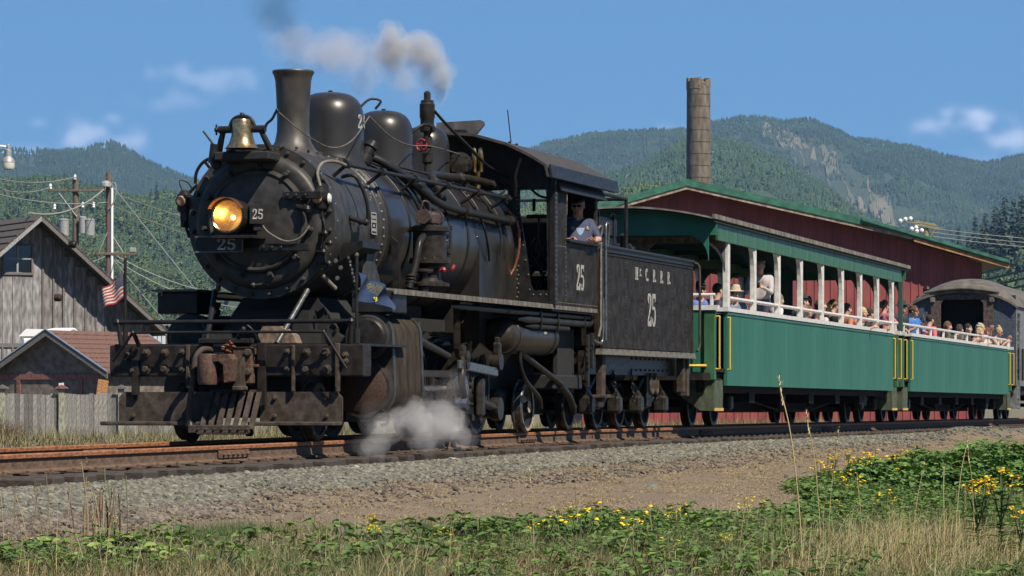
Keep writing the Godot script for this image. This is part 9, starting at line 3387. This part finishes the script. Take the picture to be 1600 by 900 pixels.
	var td := grass_tuft(31, 16, 0.16, Vector2(0.2, 0.55), 0.0035, [Color(0.4, 0.32, 0.18), Color(0.46, 0.38, 0.23), Color(0.3, 0.25, 0.12), Color(0.24, 0.24, 0.1)])
	fx = []
	for k in 620:
		var s := r.randfn(-10.0, 1.5) if k < 420 else r.randf_range(-18.0, -6.0)
		var t := r.randfn(9.3, 0.5) if k < 420 else r.randf_range(5.2, 9.8)
		if t > grass_edge(s) + 0.4:
			fx.append(Transform3D(Basis(Vector3.UP, r.randf() * TAU).scaled(Vector3.ONE * r.randf_range(0.5, 1.0)), ground_pos(t, s, -0.01)))
	many("tall_dry_grass", td, M.straw, fx, [])
	var weeds := grass_tuft(21, 30, 0.25, Vector2(0.3, 1.05), 0.012, [Color(0.15, 0.085, 0.07), Color(0.19, 0.12, 0.09), Color(0.11, 0.1, 0.05)])
	var wx := []
	for k in 60:
		var x: float = [-17.4, -16.5, -15.4][k % 3] + r.randfn(0, 0.35)
		wx.append(Transform3D(Basis(Vector3.UP, r.randf() * TAU).scaled(Vector3(1, r.randf_range(0.6, 1.2), 1)), Vector3(x, -1.0, -104.0 + r.randf_range(-1.5, 1.5))))
	many("red_weeds", weeds, M.straw, wx, [])
	var pale := grass_tuft(22, 26, 0.3, Vector2(0.15, 0.6), 0.012, [Color(0.22, 0.19, 0.1), Color(0.13, 0.15, 0.06), Color(0.26, 0.22, 0.13)])
	wx = []
	for k in 110:
		wx.append(Transform3D(Basis(Vector3.UP, r.randf() * TAU).scaled(Vector3(1, r.randf_range(0.5, 1.2), 1)), Vector3(r.randf_range(-18.5, -6.0), -1.1, -104.0 + r.randf_range(-2.5, 2.5))))
	many("fence_grass", pale, M.straw, wx, [])
	wx = []
	for k in 6500:
		var s := r.randf_range(-15.0, 80.0)
		var t := -2.7 - 26.0 * pow(r.randf(), 1.6)
		wx.append(Transform3D(Basis(Vector3.UP, r.randf() * TAU).scaled(Vector3.ONE * r.randf_range(0.3, 0.8)), ground_pos(t, s, -0.02)))
	many("far_side_grass", pale, M.straw, wx, [])
	tall_plants(r)
	litter()

func place(o: Node3D, s: float, t: float, turn: float, sc := 1.0) -> void:
	o.position = ground_pos(t, s, -0.02)
	o.rotation.y = turn
	o.scale = Vector3.ONE * sc

func tall_plants(r: RandomNumberGenerator) -> void:
	var proto := thing("ragwort_plant", "yellow ragwort", "plant", Vector3.ZERO)
	var mb := MB.new()
	mb.col = Color(0.11, 0.13, 0.05)
	var tips := []
	for k in 6:
		var a := TAU * k / 6.0 + 0.3
		var tip := Vector3(sin(a) * 0.1, 0.62 + 0.05 * (k % 3), cos(a) * 0.1)
		mb.tube(smooth([Vector3(0, 0.0, 0), Vector3(0.01, 0.3, 0), Vector3(sin(a) * 0.04, 0.46, cos(a) * 0.04), tip], 3), 0.006, 4, false)
		tips.append(tip)
	part("stem", mb, M.veg, proto)
	mb = MB.new()
	for k in 46:
		var a := r.randf() * TAU
		var y := r.randf_range(0.03, 0.58)
		leaf(mb, Vector3(0, y, 0), Vector3(sin(a), 0.4, cos(a)), Vector3.UP, 0.12, 0.03, Color(0.06, 0.125, 0.03), 5)
	part("leaves", mb, M.veg, proto)
	mb = MB.new()
	for p in tips:
		for k in 7:
			flower_head(mb, p + Vector3(r.randf_range(-0.045, 0.045), r.randf_range(-0.01, 0.025), r.randf_range(-0.045, 0.045)), 0.014, r)
	part("flower_heads", mb, M.straw, proto)
	var spots := [
		[-9.4, 9.75, 1.05, "tallest yellow ragwort with the most flowers at the right edge"], [-9.6, 9.6, 0.95, "yellow ragwort just left of the tallest one at the right edge"], [-6.3, 9.2, 0.8, "yellow ragwort in front of the bramble thicket"], [-9.8, 9.95, 0.7, "small yellow ragwort leaning at the lower right edge"],
		[5.0, 5.9, 0.55, "yellow ragwort at the dirt edge left of the bramble thicket"], [6.4, 6.5, 0.55, "short yellow ragwort touching the bramble thicket's left side"], [4.3, 6.2, 0.45, "low yellow flowers halfway along the edge of the dirt strip"], [7.0, 6.05, 0.5, "low yellow flowers nearest the white paper scrap"], [9.5, 5.3, 0.45, "leftmost low yellow flowers on the edge of the dirt"], [11.5, 5.9, 0.45, "yellow flowers beside the crumpled white bag"],
		[-13.4, 5.9, 0.33, "small yellow flowers low in the grass left of centre"], [-14.3, 6.2, 0.36, "bright cluster of small yellow flowers in the bottom grass"], [-15.0, 6.3, 0.3, "few yellow flowers at the bottom edge of the picture"], [-11.7, 5.35, 0.3, "single yellow flower clump standing on bare dirt"], [-13.8, 4.15, 0.3, "orange-yellow flowers among the dry stalks at the left"], [-12.2, 8.15, 0.36, "pale yellow flowers in the bottom grass right of centre"]]
	for i in spots.size():
		var e: Array = spots[i]
		var o: Node3D = proto
		if i > 0:
			o = proto.duplicate()
			o.name = numbered("ragwort_plant")
			add_child(o)
		tag(o, e[3], "plant", "yellow ragwort plants")
		place(o, e[0], e[1], r.randf() * TAU, e[2])
	var stalk := thing("grass_stalk", "tall dry grass stalk", "grass stalk", Vector3.ZERO)
	mb = MB.new()
	mb.col = Color(0.42, 0.33, 0.18)
	mb.tube(smooth([Vector3.ZERO, Vector3(-0.03, 0.5, 0), Vector3(-0.09, 1.0, 0.02), Vector3(-0.16, 1.3, 0.03)], 4), 0.0045, 4, false)
	part("stem", mb, M.straw, stalk)
	mb = MB.new()
	for k in 14:
		blade(mb, Vector3(-0.145 - 0.002 * k, 1.2 + 0.014 * k, 0.028), r.randf() * TAU, 0.06, 0.004, 0.5, Color(0.45, 0.37, 0.22), 2)
	part("seed_head", mb, M.straw, stalk)
	var st := [[-11.9, 8.65, 1.02, 0.0, "tallest bare grass stalk rising in front of the roofed coach"], [-11.4, 8.7, 0.85, 0.4, "grass stalk just right of the tallest one"], [-8.9, 8.3, 0.72, 2.0, "thin grass stalk in front of the near coach's wheels"], [-13.9, 7.2, 0.5, 1.0, "dry grass stalk standing alone near the bottom centre"], [-11.1, 9.3, 0.6, 2.6, "slanting grass stalk in the right foreground"], [-10.3, 9.5, 0.75, 3.4, "grass stalk before the bramble thicket"], [-11.1, 8.95, 0.5, 5.0, "shorter grass stalk in the right foreground tangle"], [-10.5, 9.7, 0.7, 0.7, "grass stalk beside the ragwort at the right"], [-10.8, 9.5, 0.6, 4.4, "dry stalk bending right near the right edge"], [-12.5, 8.3, 0.45, 2.9, "short grass stalk at the bottom right of centre"]]
	for i in st.size():
		var e: Array = st[i]
		var o: Node3D = stalk
		if i > 0:
			o = stalk.duplicate()
			o.name = numbered("grass_stalk")
			add_child(o)
		tag(o, e[4], "grass stalk", "tall dry grass stalks")
		place(o, e[0], e[1], e[3], e[2])
	for e in [[-7.5, 9.2, 0.6, "taller green flower spike with yellow buds before the brambles"], [-7.4, 9.27, 0.54, "shorter green flower spike beside the taller one"], [-7.7, 9.1, 0.45, "pale seed spike left of the green spikes"]]:
		var o := thing("flower_spike", e[3], "plant", Vector3.ZERO)
		mb = MB.new()
		mb.col = Color(0.12, 0.16, 0.06)
		mb.tube([Vector3.ZERO, Vector3(0.0, 1.0, 0.0)], [0.012, 0.007], 5)
		part("stem", mb, M.veg, o)
		mb = MB.new()
		for k in 60:
			mb.col = Color(0.4, 0.36, 0.08) if k % 6 == 0 else Color(0.16, 0.2, 0.07)
			var a := k * 2.4
			mb.sphere(Vector3(sin(a) * 0.018, 0.6 + 0.4 * k / 60.0, cos(a) * 0.018), 0.013, 4)
		part("buds", mb, M.straw, o)
		place(o, e[0], e[1], 0.0, e[2])
	var dock := thing("dead_stalks", "clump of dead brown weed stalks rising over the gravel at the left", "weed", Vector3.ZERO)
	for k in 26:
		mb = MB.new()
		var c0: Color = [Color(0.14, 0.085, 0.06), Color(0.2, 0.14, 0.09), Color(0.3, 0.25, 0.14), Color(0.16, 0.17, 0.08)][k % 4]
		mb.col = c0
		var a := r.randf() * TAU
		var h := r.randf_range(0.3, 0.78)
		var b := Vector3(r.randfn(0, 0.12), 0, r.randfn(0, 0.1))
		var tip := b + Vector3(sin(a) * 0.14 * h, h, cos(a) * 0.1)
		mb.tube(smooth([b, b.lerp(tip, 0.5) + Vector3(0.01, 0, 0), tip], 3), r.randf_range(0.004, 0.008), 5, false)
		for q in 8:
			if k % 3 == 0:
				mb.col = c0 * 1.2
				blade(mb, b.lerp(tip, 0.55 + 0.055 * q), r.randf() * TAU, 0.05, 0.006, 0.5, c0 * 1.1, 2)
		part("stalk", mb, M.straw, dock)
	place(dock, -13.9, 4.1, 0.0, 0.72)
	var dock2 := thing("dead_stalks", "sparser thin stalks with tiny seed heads left of the brown clump", "weed", Vector3.ZERO)
	for k in 18:
		mb = MB.new()
		mb.col = Color(0.36, 0.3, 0.18) if k % 2 else Color(0.22, 0.17, 0.11)
		var h := r.randf_range(0.35, 0.85)
		var b := Vector3(r.randfn(0, 0.4), 0, r.randfn(0, 0.2))
		var tip := b + Vector3(r.randf_range(-0.12, 0.12), h, 0.05)
		mb.tube(smooth([b, b.lerp(tip, 0.5) + Vector3(0.02, 0, 0), tip], 3), 0.0035, 4, false)
		for q in 6:
			mb.sphere(tip + Vector3(r.randf_range(-0.05, 0.05), r.randf_range(-0.08, 0.04), r.randf_range(-0.03, 0.03)), 0.006, 4)
		part("stalk", mb, M.straw, dock2)
	place(dock2, -14.9, 4.1, 0.0, 0.75)
	var bram := thing("bramble", "young bramble with large light green leaves at the bottom left", "bramble", Vector3.ZERO)
	for k in 34:
		mb = MB.new()
		var p := Vector3(r.randf_range(-0.6, 0.6), r.randf_range(0.06, 0.3), r.randf_range(-0.2, 0.22))
		mb.col = Color(0.16, 0.07, 0.05)
		mb.tube([Vector3(p.x * 0.8, -0.02, p.z * 0.6), p], 0.004, 4, false)
		var a := r.randf() * TAU
		var lc: Color = [Color(0.19, 0.27, 0.06), Color(0.15, 0.23, 0.05), Color(0.1, 0.18, 0.04), Color(0.23, 0.3, 0.09)][k % 4]
		for e in [-1.0, 0.0, 1.0]:
			leaf(mb, p, Vector3(sin(a + e), 0.15, cos(a + e)), Vector3(r.randf_range(-0.3, 0.3), 1, 0.5), r.randf_range(0.08, 0.12), 0.042, lc, 6)
		part("leaf", mb, M.veg, bram)
	place(bram, -16.0, 4.95, -TH, 0.7)
	var bram2: Node3D = bram.duplicate()
	bram2.name = numbered("bramble")
	add_child(bram2)
	tag(bram2, "second bramble with pale leaves at the bottom edge right of the first", "bramble", "")
	place(bram2, -16.1, 5.35, 1.2, 0.6)

func litter() -> void:
	var r := RandomNumberGenerator.new()
	r.seed = 5
	for e in [[9.0, 6.3, 0.34, "crumpled white plastic bag lying in the greenery, the largest scrap"], [7.0, 5.9, 0.13, "small white paper scrap at the edge of the greenery"], [6.2, 7.55, 0.2, "pale blue-white wrapper caught high in the bramble thicket"]]:
		var mb := MB.new()
		var pts := []
		for j in 6:
			for i in 8:
				pts.append(Vector3((i / 7.0 - 0.5) * 1.2 + r.randf_range(-0.06, 0.06), r.randf_range(0.0, 0.34) * (1.0 - absf(j / 5.0 - 0.5)), (j / 5.0 - 0.5) * 0.7 + r.randf_range(-0.06, 0.06)))
		for j in 5:
			for i in 7:
				mb.face([pts[j * 8 + i], pts[j * 8 + i + 1], pts[j * 8 + i + 9]])
				mb.face([pts[j * 8 + i], pts[j * 8 + i + 9], pts[j * 8 + i + 8]])
		for k in mb.n.size():
			if mb.n[k].y < 0: mb.n[k] = -mb.n[k]
		for k in range(0, mb.ix.size(), 3):
			var g := (mb.v[mb.ix[k + 1]] - mb.v[mb.ix[k]]).cross(mb.v[mb.ix[k + 2]] - mb.v[mb.ix[k]])
			if g.dot(mb.n[mb.ix[k]]) > 0:
				var q := mb.ix[k + 1]
				mb.ix[k + 1] = mb.ix[k + 2]; mb.ix[k + 2] = q
		var o := solo("litter", mb, M.porcelain, e[3], "litter")
		place(o, e[0], e[1], 0.3, e[2])
		o.position.y += 0.16 if e[2] < 0.3 else 0.24
		if e[3].begins_with("pale"): o.position.y += 0.28
	for e in [[-13.3, 4.64, 0.05, "single dark stone lying on the dirt among the grass at the left", Color(0.05, 0.055, 0.07)], [-1.0, 1.75, 0.07, "pale lump of rock on the ballast below the steam", Color(0.42, 0.36, 0.3)], [3.2, 1.6, 0.085, "light grey rock on the ballast right of the steam", Color(0.4, 0.38, 0.35)], [1.5, 4.44, 0.07, "flat grey-green stone on the dirt strip", Color(0.16, 0.2, 0.17)]]:
		var o := solo("rock", rock_mesh(int(e[2] * 1000)), mk("rock_%d" % int(e[2] * 1000), lin(e[4].r, e[4].g, e[4].b), 0.9, 0.0, T.mottle, Vector3.ONE * 6.0), e[3], "rock")
		place(o, e[0], e[1], r.randf() * TAU, e[2])
		o.position.y += e[2] * 0.4

func puff(o: Node3D, p: Vector3, size: Vector3, m: FogMaterial) -> void:
	var f := FogVolume.new()
	f.shape = RenderingServer.FOG_VOLUME_SHAPE_ELLIPSOID
	f.size = size
	f.material = m
	f.position = p
	var k := 0
	if o.has_meta("_n_puff"): k = o.get_meta("_n_puff")
	o.set_meta("_n_puff", k + 1)
	f.name = "puff" if k == 0 else "puff_%03d" % k
	f.set_meta("kind", "stuff")
	o.add_child(f, true)

func fog(called: String, c: Color, density: float) -> FogMaterial:
	var m := FogMaterial.new()
	m.resource_name = called
	m.albedo = c
	m.density = density
	return m

func cloud_of(called: String, label: String, cat: String, spots: Array, mats: Array, sd: int) -> void:
	var o := thing(called, label, cat)
	o.transform = Transform3D(Basis(Vector3.UP, -TH), ORG)
	o.set_meta("kind", "stuff")
	var r := RandomNumberGenerator.new()
	r.seed = sd
	for e in spots:
		var n := int(e[4] * 1.7)
		for k in n:
			var d := Vector3(r.randfn(), r.randfn(), r.randfn()).normalized() * sqrt(r.randf())
			var rr: float = e[3] * r.randf_range(0.22, 0.75)
			puff(o, L(e[0], e[1], e[2]) + d * e[3] * 0.72, Vector3(rr * 2.0 * r.randf_range(0.8, 1.25), rr * 2.0 * r.randf_range(0.8, 1.1), rr * 2.0), mats[k % mats.size()])

func build_steam() -> void:
	var faint := fog("steam_faint", Color(0.94, 0.93, 0.97), 0.1)
	var wisp := fog("steam_thin", Color(0.97, 0.97, 1.0), 0.24)
	var mid := fog("steam_mid", Color(0.98, 0.98, 1.0), 0.42)
	var thick := fog("steam_thick", Color(0.99, 0.99, 1.0), 0.8)
	cloud_of("valve_steam", "white steam blowing up from the valve on top of the boiler", "steam", [[0.14, 4.32, 7.35, 0.06, 6], [0.17, 4.44, 7.36, 0.1, 8], [0.22, 4.58, 7.38, 0.15, 10], [0.24, 4.74, 7.3, 0.21, 12], [0.18, 4.9, 7.0, 0.27, 14], [0.06, 5.02, 6.6, 0.3, 14], [-0.08, 5.1, 6.2, 0.28, 14], [-0.1, 5.24, 6.0, 0.18, 8], [-0.1, 4.86, 6.2, 0.28, 10]], [thick, mid, thick, mid], 1)
	cloud_of("drifting_steam", "thin steam drifting forward over the domes", "steam", [[-0.2, 4.85, 5.5, 0.34, 12], [-0.3, 4.84, 4.8, 0.36, 12], [-0.3, 4.8, 4.1, 0.34, 12], [-0.4, 4.76, 3.3, 0.3, 10], [0.0, 4.62, 6.3, 0.3, 8], [-0.3, 4.5, 5.6, 0.26, 6], [-0.4, 4.86, 2.7, 0.28, 6]], [wisp, faint, wisp], 2)
	var smk := fog("smoke", Color(0.14, 0.14, 0.16), 0.13)
	cloud_of("chimney_smoke", "faint dark smoke rising from the engine's smokestack", "smoke", [[0.0, 4.38, 1.98, 0.16, 5], [0.0, 4.5, 1.95, 0.2, 5], [-0.05, 4.75, 1.9, 0.28, 5], [-0.1, 5.05, 1.85, 0.36, 6], [0.0, 5.35, 1.9, 0.42, 6], [-0.1, 5.65, 1.8, 0.45, 5]], [smk], 3)
	cloud_of("cylinder_steam", "white steam rolling out from the cylinder cocks over the near rail", "steam", [[1.35, -0.05, 0.85, 0.2, 5], [1.35, 0.06, 1.05, 0.22, 6], [1.4, 0.2, 1.3, 0.2, 6], [1.4, 0.32, 1.75, 0.22, 8], [1.45, 0.24, 2.2, 0.26, 10], [1.45, 0.16, 2.75, 0.26, 10], [1.4, 0.24, 3.3, 0.26, 10], [1.4, 0.16, 3.85, 0.22, 8], [1.4, -0.02, 2.6, 0.22, 8], [1.4, 0.1, 4.3, 0.22, 6]], [mid, wisp, mid, wisp, thick], 4)
	cloud_of("leaking_steam", "thin wisps of steam hanging round the crosshead", "steam", [[1.3, 0.5, 4.2, 0.3, 5], [1.3, 0.45, 3.2, 0.3, 4], [1.35, 0.3, 0.9, 0.25, 4]], [faint], 5)

func _ready() -> void:
	rng.seed = 20
	make_materials()
	camera_and_light()
	build_ground()
	build_hills()
	build_track()
	build_red_shed()
	build_smokestack()
	build_barn()
	build_garage()
	build_fence()
	build_poles()
	build_locomotive()
	build_tender()
	build_coaches()
	build_flags()
	crew_and_passengers()
	build_ballast()
	build_plants()
	build_steam()
	name_the_setting()

func name_the_setting() -> void:
	var say := {
		"ground": ["gravel, dry dirt and soil falling away beside the railway line", "ground"],
		"far_hills": ["hazy ridge of forested hills on the right horizon", "hill"],
		"middle_hills": ["lower wooded hill in front of the far right ridge", "hill"],
		"near_hills": ["pale green slope just behind the engine cab", "hill"],
		"wooded_rise": ["dark wooded rise at the right edge", "hill"],
		"far_left_hills": ["bluish hills with a small peak behind the left poles", "hill"],
		"left_hills": ["green wooded hill on the left below the peak", "hill"],
		"left_lower_slope": ["leafy green slope behind the barn and poles", "hill"],
		"cleared_hillside": ["brown logged strip running down the right hillside", "clearing"],
		"far_hill_forest": ["conifer forest covering the far right ridge", "forest"],
		"middle_hill_forest": ["forest on the lower right hill", "forest"],
		"young_plantation": ["light green young trees on the slope behind the cab", "forest"],
		"dark_conifer_wood": ["dark wood at the right edge of the hills", "forest"],
		"far_left_forest": ["bluish conifer forest on the far left hills", "forest"],
		"left_hill_forest": ["mixed forest on the nearer left hill", "forest"],
		"leafy_slope": ["leafy trees on the low slope behind the poles", "forest"],
		"logging_debris": ["grey stumps and logs on the logged strip", "logs"],
		"ballast_gravel": ["crushed grey stone ballast beside the rails", "gravel"],
		"grass": ["green and dry grass tufts in the foreground", "grass"],
		"dry_grass": ["short dry straw on the dirt strip beside the ballast", "dry grass"],
		"ground_cover": ["low leafy weeds in the right foreground", "weeds"],
		"small_yellow_flowers": ["scattered small yellow flowers along the edge of the dirt strip", "flowers"],
		"tall_dry_grass": ["tall straw coloured grass in the right foreground", "dry grass"],
		"bramble_thicket": ["dense bramble thicket at the right edge", "brambles"],
		"red_weeds": ["reddish weeds at the foot of the grey fence", "weeds"],
		"fence_grass": ["pale grass along the foot of the grey fence", "grass"],
		"far_side_grass": ["grass on the far side of the track", "grass"]}
	for c in get_children():
		if c.has_meta("_n_puff") or not c.has_meta("kind") or c.has_meta("label"):
			continue
		var stem := String(c.name).rstrip("0123456789").rstrip("_")
		if say.has(stem):
			tag(c, say[stem][0], say[stem][1])
